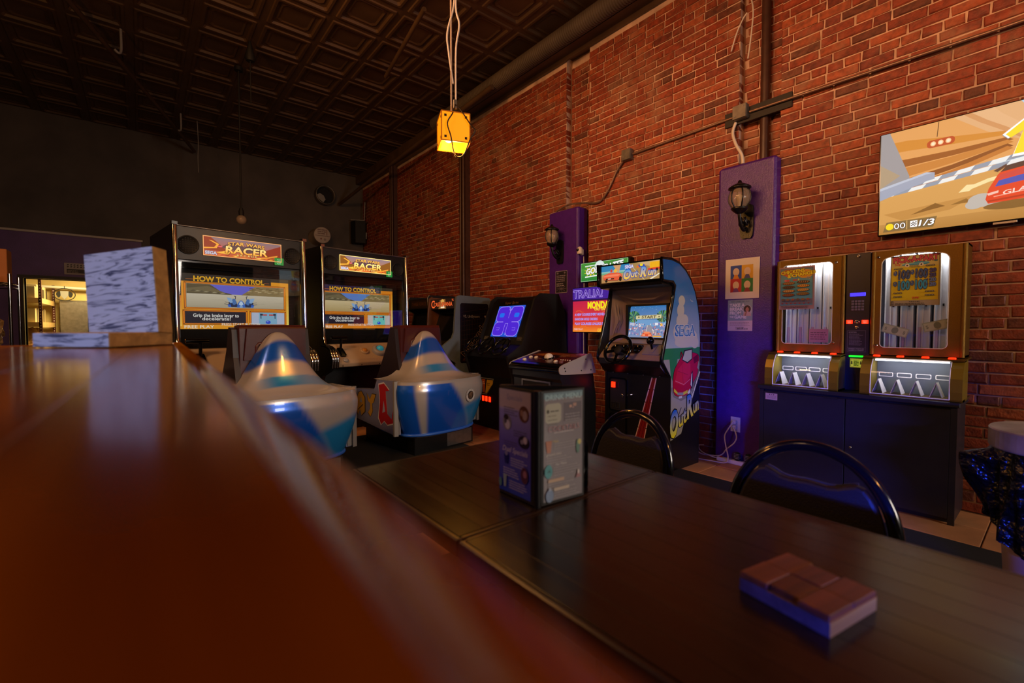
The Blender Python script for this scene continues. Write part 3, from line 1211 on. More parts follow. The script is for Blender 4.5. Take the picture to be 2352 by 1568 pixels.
def racer_screen(q, w, h, pale):
    q.rect(0, 0, w, h, '#f0a020' if not pale else '#e88a20')
    q.grad(0, h * 0.05, 0.012, h * 0.6, '#ffd060', '#e07810').grad(w - 0.02, h * 0.05, w, h * 0.85, '#f7e26a', '#e8931c')
    q.poly([(0.0, h * 0.86), (w * 0.82, h * 0.86), (w * 0.82, h), (0, h)], '#26221f' if not pale else '#2b2340')
    q.rect(0, h * 0.6, 0.012, h * 0.86, '#2b2622')
    q.rect(w * 0.82, h * 0.93, w, h, '#3a3426')
    q.text('HOW TO CONTROL', w * 0.43, h * 0.915, h * 0.09, '#f2b41c', bold=0.035, sx=1.5, maxw=w * 0.64)
    q.line([(w * 0.1, h * 0.9), (w * 0.78, h * 0.9)], 0.003, '#4a2c08')
    q.line([(w * 0.05, h * 0.9), (w * 0.12, h * 0.9)], 0.003, '#e07a20').line([(w * 0.75, h * 0.9), (w * 0.8, h * 0.9)], 0.003, '#e07a20')

    def box(u0, v0, u1, v1, fill):
        q.rect(u0, v0, u1, v1, '#f08a1c').frame(u0, v0, u1, v1, 0.004, '#7a2f06').rect(u0 + 0.016, v0 + 0.013, u1 - 0.016, v1 - 0.013, fill)
        q.frame(u0 + 0.014, v0 + 0.011, u1 - 0.014, v1 - 0.011, 0.003, '#5a2004')
        for a in (u0 + 0.008, u1 - 0.008):
            for b_ in (v0 + 0.007, v1 - 0.007):
                q.ell(a, b_, 0.004, 0.004, '#3c1a06', 8)
    u0, u1, v0, v1 = w * 0.035, w * 0.965, h * 0.37, h * 0.85
    box(u0, v0, u1, v1, '#c2b698' if not pale else '#cdb684')
    a0, a1, b0, b1 = u0 + 0.018, u1 - 0.018, v0 + 0.015, v1 - 0.015
    W_, H_ = a1 - a0, b1 - b0
    U = lambda x: a0 + W_ * x
    V = lambda y: b0 + H_ * y
    q.rect(a0, V(0.6), a1, b1, '#6a68d8' if not pale else '#5f86d0')
    q.poly([(a0, V(0.55)), (U(0.46), V(0.55)), (U(0.42), V(0.62)), (U(0.33), V(0.7)), (U(0.22), b1), (a0, b1)], '#5e543a')
    q.poly([(a0, V(0.8)), (U(0.2), V(0.93)), (U(0.38), V(0.64)), (U(0.3), V(0.62)), (a0, V(0.66))], '#75694a')
    q.poly([(U(0.52), V(0.55)), (a1, V(0.5)), (a1, b1), (U(0.68), b1), (U(0.58), V(0.72))], '#8f7a4e')
    for k in range(26):
        x, y = 0.58 + 0.4 * ((k * 37) % 26) / 26, 0.6 + 0.34 * ((k * 17) % 26) / 26
        q.poly([(U(x), V(y)), (U(min(x + 0.05, 1)), V(y + 0.02)), (U(min(x + 0.04, 1)), V(y + 0.04)), (U(x + 0.01), V(y + 0.035))], ('#5f5238', '#c8b68a', '#7e6f4c')[k % 3])
    for k in range(9):
        x = 0.03 + 0.04 * k
        q.poly([(U(x), V(0.68 - 0.012 * k)), (U(x + 0.06), V(0.7 - 0.012 * k)), (U(x + 0.03), V(0.74 - 0.01 * k))], ('#544c3a', '#9a8f70')[k % 2])
    q.grad(a0, b0, a1, V(0.58), '#b2a78c' if not pale else '#b89f68', '#d2c8b0' if not pale else '#d8c496')
    for k in range(14):
        x, y = ((k * 29) % 14) / 14, 0.04 + 0.5 * ((k * 11) % 14) / 14
        q.poly([(U(x), V(y)), (U(min(1, x + 0.22)), V(y + 0.004)), (U(min(1, x + 0.2)), V(y + 0.012))], ('#9a8f76', '#c9bd9e')[k % 2])
    # twin engine craft seen from behind
    for sgn in (-1, 1):
        X = lambda t: U(0.525 + sgn * t)
        q.poly([(X(0.03), V(0.03)), (X(0.05), V(0.3)), (X(0.09), V(0.36)), (X(0.13), V(0.22)), (X(0.12), V(0.03))], '#1c3058')
        q.poly([(X(0.045), V(0.2)), (X(0.06), V(0.4)), (X(0.085), V(0.42)), (X(0.1), V(0.26)), (X(0.075), V(0.12))], '#4a78b8')
        q.poly([(X(0.085), V(0.26)), (X(0.1), V(0.44)), (X(0.145), V(0.46)), (X(0.13), V(0.3)), (X(0.105), V(0.2))], '#8fb4dc')
        q.poly([(X(0.1), V(0.03)), (X(0.11), V(0.16)), (X(0.14), V(0.16)), (X(0.13), V(0.03))], '#2f68d0')
        q.line([(X(0.06), V(0.4)), (X(0.055), V(0.52)), (X(0.07), V(0.53))], 0.006, '#2a3040')
        q.line([(X(0.12), V(0.14)), (X(0.17), V(0.17))], 0.004, '#1c2638').line([(X(0.11), V(0.22)), (X(0.165), V(0.26))], 0.003, '#20304c')
    q.poly([(U(0.48), V(0.02)), (U(0.49), V(0.2)), (U(0.515), V(0.34)), (U(0.535), V(0.34)), (U(0.56), V(0.2)), (U(0.57), V(0.02))], '#3a6cc8')
    q.poly([(U(0.5), V(0.16)), (U(0.515), V(0.3)), (U(0.535), V(0.3)), (U(0.55), V(0.16)), (U(0.525), V(0.1))], '#c4dcf4').rect(U(0.51), V(0.02), U(0.54), V(0.1), '#8db8e8')
    box(w * 0.02, h * 0.085, w * 0.58, h * 0.345, '#1d1a2a')
    q.text('Grip the brake lever to', w * 0.3, h * 0.25, h * 0.06, '#f0eee8', bold=0.015, maxw=w * 0.4, sx=1.2)
    q.text('decelerate!', w * 0.3, h * 0.19, h * 0.06, '#f0eee8', bold=0.015, sx=1.2)
    box(w * 0.6, h * 0.06, w * 0.965, h * 0.345, '#b9c4dc' if not pale else '#c9c4bc')
    q.rect(w * 0.69, h * 0.09, w * 0.87, h * 0.32, '#86b8d4' if not pale else '#74d0c4')
    for sgn in (-1, 1):
        c_ = w * 0.78 + sgn * w * 0.06
        q.rect(min(c_, c_ - sgn * w * 0.05), h * 0.262, max(c_, c_ - sgn * w * 0.05), h * 0.285, '#c83a34')
        q.rect(c_ - 0.004 + sgn * 0.01, h * 0.2, c_ + 0.004 + sgn * 0.01, h * 0.29, '#18304c').rect(c_ - 0.012 + sgn * 0.006, h * 0.262, c_ + 0.012 + sgn * 0.006, h * 0.3, '#1c2c44')
    q.ell(w * 0.78, h * 0.13, w * 0.025, h * 0.035, '#2850d8').ell(w * 0.775, h * 0.142, w * 0.009, h * 0.012, '#7aa0f4')
    q.text('FREE PLAY', w * 0.15, h * 0.04, h * 0.055, '#fbf6e6', bold=0.01, sx=1.25)
    q.text('PRESS START BUTTON', w * 0.34, h * 0.085, h * 0.05, '#f6e8d0', 'l', bold=0.01, maxw=w * 0.36)


def racer(loc, rz, label, hue):
    c = thing('arcade_cabinet', label, 'arcade game', loc, rz, 'pair of sit on racing games')
    prof = [(0.02, 2.07), (0.9, 2.07), (0.95, 0.3), (0.95, 0.0), (0.12, 0.0), (0.1, 0.5), (0.0, 0.66), (-0.16, 0.72), (-0.2, 0.8), (-0.19, 0.9), (-0.13, 0.96), (-0.04, 1.0), (-0.005, 1.1), (0.0, 1.3)]
    for s_ in (-1, 1):
        b = B()
        x0, x1 = sorted((s_ * 0.555, s_ * 0.515))
        b.prism(prof, x0, x1, 'x')
        o = b.build('side_panel', M['black'], c)
        t = B()
        fr = [(s_ * 0.54, y - 0.006, z) for y, z in [(0.02, 2.07), (0.01, 1.7), (0.0, 1.3), (-0.005, 1.1), (-0.04, 1.0), (-0.12, 0.96)]]
        t.tube(fr, 0.02, 8, flat=0.9)
        t.box(min(s_ * 0.52, s_ * 0.56), max(s_ * 0.52, s_ * 0.56), -0.02, 0.05, 2.06, 2.085)
        t.build('edge_trim', M['chrome'], o)
        # ridged chrome shoulder at the control panel
        b = B()
        for k in range(3):
            xx = s_ * (0.5 + 0.028 * k)
            b.tube([(xx, 0.0, 0.985), (xx, -0.1, 0.975), (xx, -0.2, 0.93), (xx, -0.245, 0.86), (xx, -0.235, 0.76)], 0.016, 8, sub=4)
        b.build('chrome_shoulder', M['chrome'], c)
    b = B()
    b.box(-0.515, 0.515, 0.3, 0.9, 0.0, 2.05)
    b.build('rear_body', M['black'], c)
    b = B()
    b.prism([(0.03, 2.055), (0.3, 2.055), (0.3, 1.72), (0.09, 1.72), (0.045, 1.78)], -0.515, 0.515, 'x')
    hd = b.build('header', M['black'], c)
    b = B()
    b.tube([(-0.52, 0.02, 2.062), (0.52, 0.02, 2.062)], 0.007, 6)
    b.build('top_trim', M['steel'], hd)
    b = B()
    b.box(-0.515, 0.515, 0.034, 0.06, 1.755, 1.77)
    b.build('lower_lip', M['blackgloss'], hd)
    for s_ in (-1, 1):
        b = B()
        b.lathe([(0.082, 0.0), (0.082, 0.006), (0.074, 0.008), (0.072, 0.003), (0.01, 0.003)], 24, c=(s_ * 0.437, 0.037, 1.905), ax='y')
        for k in range(-3, 4):
            for l in range(-3, 4):
                if k * k + l * l < 11:
                    b.box(s_ * 0.437 + k * 0.019 - 0.005, s_ * 0.437 + k * 0.019 + 0.005, 0.031, 0.036, 1.905 + l * 0.019 - 0.005, 1.905 + l * 0.019 + 0.005)
        b.build('speaker_grille', M['blackmatte'], hd)
    q = P()
    racer_marquee(q, 0.66, 0.175, hue)
    q.put('marquee', M['ehot' if not hue else 'escr'], hd, (-0.33, 0.027, 1.828), label='glowing orange title marquee')
    q = P()
    q.poly(rrect(0, 0.085, 0, 0.07, 0.004, 3), '#1f9a3c')
    q.text('Insert', 0.042, 0.054, 0.011, '#bfe8c4', bold=0.02).text('FREE', 0.042, 0.035, 0.012, '#bfe8c4', bold=0.02).text('PLAY', 0.042, 0.016, 0.011, '#bfe8c4', bold=0.02)
    q.put('price_sticker', M['emid'], hd, (0.265, 0.0245, 1.8), label='green price sticker')
    # recessed screen behind a smoked pane
    b = B()
    b.box(-0.515, 0.515, 0.19, 0.21, 0.98, 1.72)
    sb = b.build('screen_surround', M['blackmatte'], c)
    q = P()
    racer_screen(q, 0.93, 0.5, hue == 0)
    q.put('screen', M['escr'], sb, (-0.475, 0.188, 1.175), label='lit instruction screen')
    b = B()
    b.box(-0.514, 0.514, 0.03, 0.034, 0.98, 1.755)
    b.build('glass_pane', M['darkglass'], c)
    # control shelf
    b = B()
    b.prism([(-0.005, 1.0), (0.2, 1.0), (0.2, 0.76), (-0.225, 0.76), (-0.235, 0.8), (-0.215, 0.84), (-0.06, 0.955)], -0.49, 0.49, 'x')
    cp = b.build('control_panel', M['beige'], c, bev=0.008)
    sl = math.atan2(0.115, 0.155)
    at = lambda x, d: Matrix.Translation((x, -0.06 - d * math.cos(sl), 0.955 - d * math.sin(sl))) @ Matrix.Rotation(sl, 4, 'X')

    def knob(name, x, d, prof_, mt, n=20, par=None):
        k = B()
        k.M = at(x, d)
        k.lathe(prof_, n)
        return k.build(name, mt, par or cp)
    for x in (-0.4, 0.4):
        b = B()
        b.M = at(x, 0.08)
        b.prism(rrect(-0.035, 0.035, -0.07, 0.07, 0.02), 0.0, 0.02, 'z')
        for k in range(6):
            b.box(-0.03, -0.02, -0.055 + k * 0.019, -0.045 + k * 0.019, 0.02, 0.026)
            b.box(0.02, 0.03, -0.055 + k * 0.019, -0.045 + k * 0.019, 0.02, 0.026)
        b.M = None
        b.tube([(x, -0.11, 0.94), (x, -0.12, 1.0), (x, -0.13, 1.06)], 0.014, 8)
        b.tube([(x - 0.11, -0.135, 1.075), (x + 0.06, -0.135, 1.075)], 0.02, 10)
        b.build('throttle_lever', M['blackgloss'], cp)
        knob('lever_guide', x, 0.2, [(0.03, 0), (0.03, 0.006), (0.02, 0.01)], M['grey'])
    knob('trackball_housing', 0.06, 0.085, [(0.085, 0), (0.085, 0.03), (0.072, 0.046), (0.045, 0.05), (0.043, 0.04)], M['grey'], 28)
    knob('trackball', 0.06, 0.085, [(0.042, 0.04), (0.04, 0.056), (0.03, 0.07), (0.015, 0.078), (0.002, 0.08)], M['teal'])
    for x in (-0.12, 0.24):
        kb = knob('start_button', x, 0.07, [(0.052, 0), (0.052, 0.016), (0.04, 0.026), (0.032, 0.02), (0.03, 0.02)], M['beige'], 22)
        knob('button_cap', x, 0.07, [(0.029, 0.018), (0.027, 0.03), (0.012, 0.034)], M['amberlamp'], 18, kb)
    b = B()
    b.M = at(0.22, 0.165)
    b.cbox(-0.04, 0.04, -0.02, 0.02, 0, 0.012, 0.003)
    b.cbox(-0.02, 0.03, -0.01, 0.026, 0.012, 0.024, 0.003)
    b.build('emblem_plate', M['amberlamp'], cp)
    for k in range(5):
        b = B()
        b.lathe([(0.006, 0), (0.006, 0.004)], 8, c=(-0.44 + k * 0.22, -0.237, 0.775), ax='y')
        b.build('screw', M['blackmatte'], cp)
    b = B()
    b.box(-0.515, 0.515, 0.12, 0.3, 0.0, 0.76)
    b.build('front_panel', M['black'], c)
    q = P()
    q.text('WARS', 0.0, 0.07, 0.05, '#8a8580', bold=0.01).text('RACER', 0, 0, 0.075, '#8a8580', out='#55504c', ow=0.04)
    if hue:
        q.put('side_lettering', M['print'], c, (0.5555, 0.2, 1.55), (0, 1, 0))
    return c


RZ = 8.5
racer((0.775, 4.875, 0), R(RZ), 'nearer tall racing cabinet with orange red marquee and large screen', 1)
racer((2.075, 5.21, 0), R(RZ), 'farther tall racing cabinet with amber marquee beside the brick wall', 0)

M['podpaint'] = mat('silver_blue_pod_paint', '#ffffff', 0.27, 0.35, attr=True, coat=0.4, bump=0.05, bscale=60)
M['podgrey'] = mat('pod_fin_grey', '#8f8c88', 0.35, 0.3)
M['podblue'] = mat('pod_blue_trim', '#2f63c4', 0.3)
SILV, BLUE, SKY = lin('#b9b3ae'), lin('#1058c8'), lin('#248cd0')


def mix(a, b, t):
    t = min(1, max(0, t))
    return tuple(a[i] * (1 - t) + b[i] * t for i in range(3))


def stp(a, b, x):
    t = min(1, max(0, (x - a) / (b - a)))
    return t * t * (3 - 2 * t)


def pod(loc, rz, label, extra):
    """local: rider faces +y, the boat tail sweeps back to -y"""
    c = thing('pod_seat', label, 'game seat', (loc[0], loc[1], 0.0125), rz, 'pair of pod seats for the racing games')
    NA, NR = 160, 64
    RXm, RYm = 0.5, 0.44

    A0 = 0.2 * math.pi

    def plan(a):
        """rim outline: straight flank, curved stern, straight flank"""
        if a < A0:
            return (RXm, 0.14 - 0.35 * a / A0)
        if a > math.pi - A0:
            return (-RXm, 0.14 - 0.35 * (math.pi - a) / A0)
        t = (a - A0) / (math.pi - 2 * A0) * math.pi
        ca, sa = math.cos(t), math.sin(t)
        return (RXm * math.copysign(abs(ca) ** 0.8, ca), -0.21 - 0.26 * abs(sa) ** 0.85)

    def top(a, r):
        x, y = plan(a)
        f = math.exp(-(r / 0.43) ** 2.25)
        return (x * r, 0.02 + y * r, 0.685 + 0.445 * f + 0.012 * (1 - r)), f

    def tcol(a, r, f):
        x = plan(a)[0] * r / RXm
        f2 = f - 0.2 * math.sin(a) ** 2 + 0.08
        q = stp(0.36, 0.46, f2) * (1 - stp(0.71, 0.79, f2)) * (1 - stp(0.9, 0.95, f))
        col = mix(SILV, BLUE, q)
        g = stp(0.0, 0.03, f2) * (1 - stp(0.16, 0.19, f2)) * stp(0.02, 0.06, f) * stp(-0.55, -0.15, x) * (0.6 + 0.4 * stp(0.3, -0.1, x))
        return mix(col, SKY, g)
    b = B()
    vs, cs = [], []
    for i in range(NA + 1):
        a = math.pi * i / NA
        for k in range(NR + 1):
            r = (k / NR) ** 1.0
            p, f = top(a, r)
            vs.append(p)
            cs.append(tcol(a, r, f))
    for i in range(NA):
        for k in range(NR):
            j = i * (NR + 1) + k
            q = (j, j + NR + 1, j + NR + 2, j + 1)
            s0 = len(b.f)
            b.f.append(list(q))
            b.m.append(0)
            b.s.append(True)
            b.c.append([cs[z] for z in q])
    b.v = vs
    # hull below the rim
    NH = 44
    o = len(b.v)
    cs = []
    hull = []
    for i in range(NA + 1):
        a = math.pi * i / NA
        x, y = plan(a)
        flank = 1 - 0.06 * (1 - stp(A0 - 0.05, A0 + 0.12, min(a, math.pi - a)))
        for k in range(NH + 1):
            t = k / NH
            rr = 1.0 + 0.035 * stp(0, 0.2, t) - (0.2 * ((t - 0.2) / 0.8) ** 1.7 if t > 0.2 else 0)
            rr = 1.0 if k == 0 else rr * flank
            hull.append((x * rr, 0.02 + y * rr, 0.685 - 0.5 * t))
            u = x / RXm
            edge = 0.06 * math.sin(t * 5 + a)
            bl = (1 - stp(-0.86 + 0.1 * t, -0.78 + 0.1 * t, u)) + stp(-0.66, -0.56, u) * (1 - stp(-0.22 + t * 0.7, -0.06 + t * 0.7, u))
            bl2 = stp(0.15 - 0.3 * t, 0.35 - 0.3 * t, u) * stp(0.52, 0.68, t + 0.25 * max(0, u))
            col = mix(SILV, BLUE, bl)
            col = mix(col, SKY, max(0, bl2 - bl * 0.7))
            if t < 0.06:
                col = SILV
            cs.append(col)
    b.v += hull
    for i in range(NA):
        for k in range(NH):
            j = i * (NH + 1) + k
            q = (j, j + 1, j + NH + 2, j + NH + 1)
            b.f.append([z + o for z in q])
            b.m.append(0)
            b.s.append(True)
            b.c.append([cs[z] for z in q])
    body = b.build('tail_shell', M['podpaint'], c)
    b = B()
    b.tube([(plan(math.pi * i / 40)[0] * 0.84, 0.02 + plan(math.pi * i / 40)[1] * 0.84, 0.183) for i in range(41)], 0.014, 8)
    b.tube([(-0.42, 0.1, 0.183), (-0.44, 0.5, 0.25)], 0.014, 8)
    b.tube([(0.42, 0.1, 0.183), (0.44, 0.5, 0.25)], 0.014, 8)
    b.build('lower_trim', M['podblue'], c)
    # bottom tray and plinth
    b = B()
    b.prism([(plan(math.pi * i / 24)[0] * 0.82, 0.02 + plan(math.pi * i / 24)[1] * 0.82) for i in range(25)] + [(-0.42, 0.55), (0.42, 0.55)], 0.16, 0.2, 'z')
    b.build('bottom_tray', M['darkpod'], c)
    b = B()
    b.box(-0.36, 0.36, -0.3, 0.55, 0, 0.16)
    pl = b.build('plinth', M['black'], c)
    b = B()
    b.box(0.02, 0.34, -0.304, -0.3, 0.015, 0.15)
    b.build('access_plate', M['steel'], pl)
    # side fairings with decals
    for s_ in (-1, 1):
        b = B()
        x0, x1 = sorted((s_ * 0.5, s_ * 0.44))
        b.prism([(-0.2, 0.69), (-0.2, 0.19), (0.52, 0.27), (0.52, 0.56), (0.15, 0.585), (0.1, 0.68)], x0, x1, 'x', 0, mix(SILV, BLUE, 0.45))
        sf = b.build('side_fairing', M['podpaint'], c, bev=0.006)
        b = B()
        b.prism([(s_ * 0.445, -0.19), (s_ * 0.515, -0.19), (s_ * 0.518, -0.21), (s_ * 0.45, -0.21)], 0.2, 0.69, 'z')
        b.prism([(s_ * 0.49, -0.2), (s_ * 0.525, -0.2), (s_ * 0.525, -0.225), (s_ * 0.485, -0.235)], 0.19, 0.69, 'z')
        b.build('fin_flange', M['podgrey'], sf, bev=0.004)
        if s_ < 0 and extra:
            q = P()
            A = [(u * 1.75, v) for u, v in [(0.02, 0.36), (0.07, 0.38), (0.12, 0.32), (0.085, 0.31), (0.1, 0.1), (0.14, 0.06), (0.15, 0.14), (0.16, 0.03), (0.1, 0.0), (0.07, 0.03), (0.04, -0.01), (0.015, 0.05), (0.03, 0.2)]]
            q.poly([(u * 1.1 - 0.014, v * 1.06 - 0.01) for u, v in A], '#c9c6c4').poly(A, '#a01420').poly([(0.09, 0.1), (0.14, 0.12), (0.115, 0.22)], '#8d8fa6')
            q.put('red_emblem', M['print'], sf, (-0.5012, 0.1, 0.275), (0, -1, 0))
            q = P()
            Bp = [(0.0, 0.16), (0.03, 0.24), (0.06, 0.26), (0.1, 0.2), (0.1, 0.05), (0.06, 0.0), (0.045, 0.06), (0.02, 0.0), (0.0, 0.05)]
            Yp = [(0.13, 0.25), (0.16, 0.19), (0.185, 0.25), (0.225, 0.25), (0.2, 0.16), (0.185, 0.15), (0.19, 0.07), (0.165, 0.01), (0.14, 0.05), (0.16, 0.09), (0.165, 0.15), (0.14, 0.17)]
            for pl_ in (Bp, Yp):
                pl_ = [(u * 1.6, v * 0.92) for u, v in pl_]
                cx = sum(u for u, v in pl_) / len(pl_)
                q.poly([(cx + (u - cx) * 1.16, v * 1.06 - 0.007) for u, v in pl_], '#3a2c10').poly(pl_, '#b58c2c')
            q.poly([(0.064, 0.13), (0.112, 0.13), (0.096, 0.185)], '#8d93b0').line([(0.032, 0.05), (0.128, 0.11)], 0.01, '#4a3812')
            q.put('yellow_emblem', M['print'], sf, (-0.5012, 0.485, 0.305), (0, -1, 0))
    # seat back with grab recess
    b = B()
    b.prism([(0.06, 0.2), (0.085, 1.17), (0.1, 1.2), (0.2, 1.19), (0.22, 1.12), (0.3, 0.62), (0.6, 0.5), (0.6, 0.2)], -0.245, 0.245, 'x')
    st = b.build('seat_back', M['maroon'], c, bev=0.02)
    b = B()
    b.prism([(-0.2, 1.17), (0.2, 1.17), (0.225, 0.93), (-0.225, 0.93)], 0.058, 0.075, 'y')
    b.build('back_panel', M['maroon'], st, bev=0.006)
    b = B()
    b.tube([(-0.14, 0.062, 0.95), (-0.14, 0.055, 1.03), (-0.125, 0.052, 1.055), (0.125, 0.052, 1.055), (0.14, 0.055, 1.03), (0.14, 0.062, 0.95)], 0.011, 8)
    b.build('grab_rim', M['maroon'], st)
    for s_ in (-1, 1):
        b = B()
        x0, x1 = sorted((s_ * 0.245, s_ * 0.285))
        b.prism([(0.03, 0.69), (0.1, 0.95), (0.13, 1.17), (0.2, 1.18), (0.26, 1.0), (0.42, 0.72), (0.5, 0.6), (0.5, 0.3), (0.05, 0.3)], x0, x1, 'x')
        b.build('seat_wing', M['darkpod'], st, bev=0.008)
    if extra:
        q = P()
        q.ell(0, 0, 0.068, 0.068, '#b9b4ae', 30).ell(0, 0, 0.065, 0.065, '#3a3836', 30).ell(0, 0, 0.062, 0.062, '#c9c4be', 30).ell(0, 0, 0.043, 0.043, '#2c2420', 26)
        q.ell(-0.004, -0.006, 0.03, 0.027, '#5e4634').ell(0.008, 0.014, 0.024, 0.018, '#6e543e').ell(0.022, 0.008, 0.012, 0.01, '#4a3626').ell(-0.006, 0.03, 0.006, 0.005, '#3a2a1e').ell(-0.018, -0.02, 0.02, 0.012, '#493628')
        for k, ch in enumerate('WATER & HIGH QUALITY'):
            a = R(170 - k * 9)
            q.text(ch, 0.053 * math.cos(a), 0.053 * math.sin(a), 0.009, '#4a4744', rot=a - math.pi / 2)
        for k, ch in enumerate('EST NYC'):
            a = R(-120 + k * 10)
            q.text(ch, 0.053 * math.cos(a), 0.053 * math.sin(a), 0.009, '#4a4744', rot=a + math.pi / 2)
        a = R(80)
        rr = 1.036 - 0.2 * ((0.34 - 0.2) / 0.8) ** 1.7
        p0, p1 = plan(a - 0.05), plan(a + 0.05)
        tan = Vector((p0[0] - p1[0], p0[1] - p1[1], 0)).normalized()
        upv = Vector((tan.y * 0.06, -tan.x * 0.06, 1)).normalized()
        ctr = Vector((plan(a)[0] * rr, 0.02 + plan(a)[1] * rr, 0.515)) + tan.cross(upv) * 0.006
        q.put('round_badge', M['print'], body, tuple(ctr), tuple(tan), tuple(upv), label='round white and brown animal badge')
    return c


pod((0.83, 3.88, 0), R(RZ), 'silver and blue pod seat behind the nearer racing cabinet, half hidden by the bar', 0)
pod((2.24, 4.12, 0), R(RZ), 'silver and blue pod seat with red and yellow side emblems and a round badge', 1)

# ------------------------------------------------------------------ games along the brick wall (local: front -y, right side +x)
WALLROT = R(-90)
M['taupe'] = mat('taupe_moulded_plastic', '#93806f', 0.35, bump=0.06, bscale=150)
M['redled'] = mat('red_led', '#400500', 0.3, emit='#ff1a04', estr=5.5)
M['led0'] = mat('unlit_led', '#3a1512', 0.3)

# --- driving game with the sunset car artwork
og = thing('arcade_cabinet', 'upright driving game with steering wheel and red car artwork on its blue side', 'arcade game', (3.33, 2.375, 0), WALLROT)
HW = 0.335
# side outline (y depth, z)
arc = [(-0.125, 1.742), (0.02, 1.742), (0.12, 1.722), (0.22, 1.67), (0.30, 1.60), (0.37, 1.50), (0.42, 1.38), (0.45, 1.25), (0.462, 1.1), (0.462, 0.0)]
front = [(0.0, 0.0), (0.0, 0.79), (-0.12, 0.915), (-0.115, 0.955), (0.03, 1.42), (0.055, 1.53), (0.02, 1.555), (-0.115, 1.56)]
side = front[:1] + front[1:] + arc
for s_ in (-1, 1):
    x0, x1 = sorted((s_ * HW, s_ * (HW - 0.022)))
    b = B()
    b.prism(side, x0, x1, 'x')
    sp = b.build('side_panel', M['black'], og)
    b = B()
    b.tube([(s_ * (HW - 0.011), y - 0.003, z) for y, z in front[1:] + arc[:8]], 0.0135, 6)
    b.build('edge_trim', M['blackgloss'], sp)
    if s_ < 0:
        continue
    q = P()
    ins = [(y + (0.012 if y < 0.1 else -0.008), z - (0.01 if z > 1.7 else 0)) for y, z in side]
    U0 = 0.125
    art = [(0.005, 0.50), (0.008, 0.785), (-0.105, 0.918), (-0.1, 0.95), (0.042, 1.42), (0.068, 1.535), (0.03, 1.57), (-0.112, 1.573)] + [(y - 0.01, z - 0.012) for y, z in arc[:-1]] + [(0.452, 0.77), (0.3, 0.50)]
    art = [(0.008, 0.26), (0.008, 0.785), (-0.105, 0.918), (-0.1, 0.95), (0.042, 1.42), (0.068, 1.535), (0.03, 1.57), (-0.112, 1.573)] + [(y - 0.008, z - 0.012) for y, z in arc[:-1]] + [(0.454, 0.85), (0.17, 0.30), (0.008, 0.26)]
    base = '#9c958a'
    q.poly(art[:-1], base)

    def clip(u0, v0, u1, v1):
        """art outline cut to a horizontal band"""
        out = []
        pts = art[:-1]
        for i in range(len(pts)):
            (a, c), (e, f) = pts[i], pts[(i + 1) % len(pts)]
            ins_ = v0 <= c <= v1
            if ins_:
                out.append((a, c))
            cr = []
            for vv in (v0, v1):
                if (c - vv) * (f - vv) < 0:
                    t = (vv - c) / (f - c)
                    cr.append((t, (a + (e - a) * t, vv)))
            out += [p_ for t, p_ in sorted(cr)]
        return out
    sky = clip(-1, 1.0, 1, 3)
    top, mid, low = lin('#0f5fb4'), lin('#2f7fc4'), lin('#a9b4b8')
    q.poly(sky, [mix(low, mix(mid, top, (v - 1.3) / 0.4), (v - 1.02) / 0.36) for u, v in sky])
    q.poly(clip(-1, 0.93, 1, 1.02), '#2c7c48')
    q.poly([(-0.02, 0.93), (0.1, 0.93), (0.05, 0.72), (0.0, 0.8)], '#2c7c48')
    # clouds
    cl = '#c4bdb2'
    for u, v, ru, rv in ((0.155, 1.41, 0.05, 0.045), (0.14, 1.33, 0.055, 0.06), (0.15, 1.24, 0.075, 0.07), (0.2, 1.25, 0.06, 0.05), (0.12, 1.15, 0.09, 0.08), (0.22, 1.16, 0.08, 0.06), (0.2, 1.07, 0.15, 0.05), (0.32, 1.1, 0.09, 0.07), (0.37, 1.06, 0.06, 0.05)):
        q.ell(u, v, ru, rv, cl, 16)
    q.line([(0.29, 1.425), (0.305, 1.41), (0.315, 1.418), (0.33, 1.408)], 0.004, '#dfe2e2')
    q.text('SEGA', 0.21, 1.165, 0.085, '#2a6ab0', bold=0.045, out='#d7d8d6', ow=0.03, sx=1.05, sk=0.03)
    q.text('SEGA', 0.21, 1.165, 0.078, '#9fb8cc', bold=0.005, sx=1.05, sk=0.03)
    # the car, nose to the lower left
    car = smooth2([(0.035, 0.72), (0.05, 0.83), (0.115, 0.905), (0.2, 0.97), (0.32, 0.975), (0.425, 0.95), (0.435, 0.88), (0.41, 0.78), (0.35, 0.72), (0.27, 0.63), (0.15, 0.615), (0.06, 0.64)], 4)
    q.poly([(0.0, 0.70), (0.04, 0.62), (0.16, 0.575), (0.28, 0.6), (0.30, 0.64), (0.05, 0.7)], '#7d776d')
    q.poly([(0.3, 0.66), (0.45, 0.86), (0.45, 0.8), (0.29, 0.6)], '#6f6960')
    q.poly([(u * 1.03 - 0.006, v * 1.012 - 0.009) for u, v in car], '#3a0710').poly(car, '#b3122c')
    q.poly([(0.06, 0.74), (0.1, 0.84), (0.2, 0.9), (0.3, 0.88), (0.3, 0.78), (0.2, 0.7)], '#c9213a')
    q.line([(0.07, 0.75), (0.2, 0.71), (0.3, 0.75)], 0.004, '#e08a8a').line([(0.1, 0.83), (0.26, 0.79)], 0.003, '#7a0a1c').line([(0.16, 0.9), (0.19, 0.72)], 0.003, '#8a0c20')
    q.poly([(0.16, 0.92), (0.2, 1.0), (0.33, 1.01), (0.33, 0.92), (0.25, 0.885)], '#27201e').poly([(0.172, 0.922), (0.21, 0.99), (0.318, 1.0), (0.318, 0.925), (0.25, 0.897)], '#b4b2a6')
    q.poly([(0.34, 0.93), (0.42, 0.96), (0.43, 0.9), (0.36, 0.88)], '#6a0a1a')
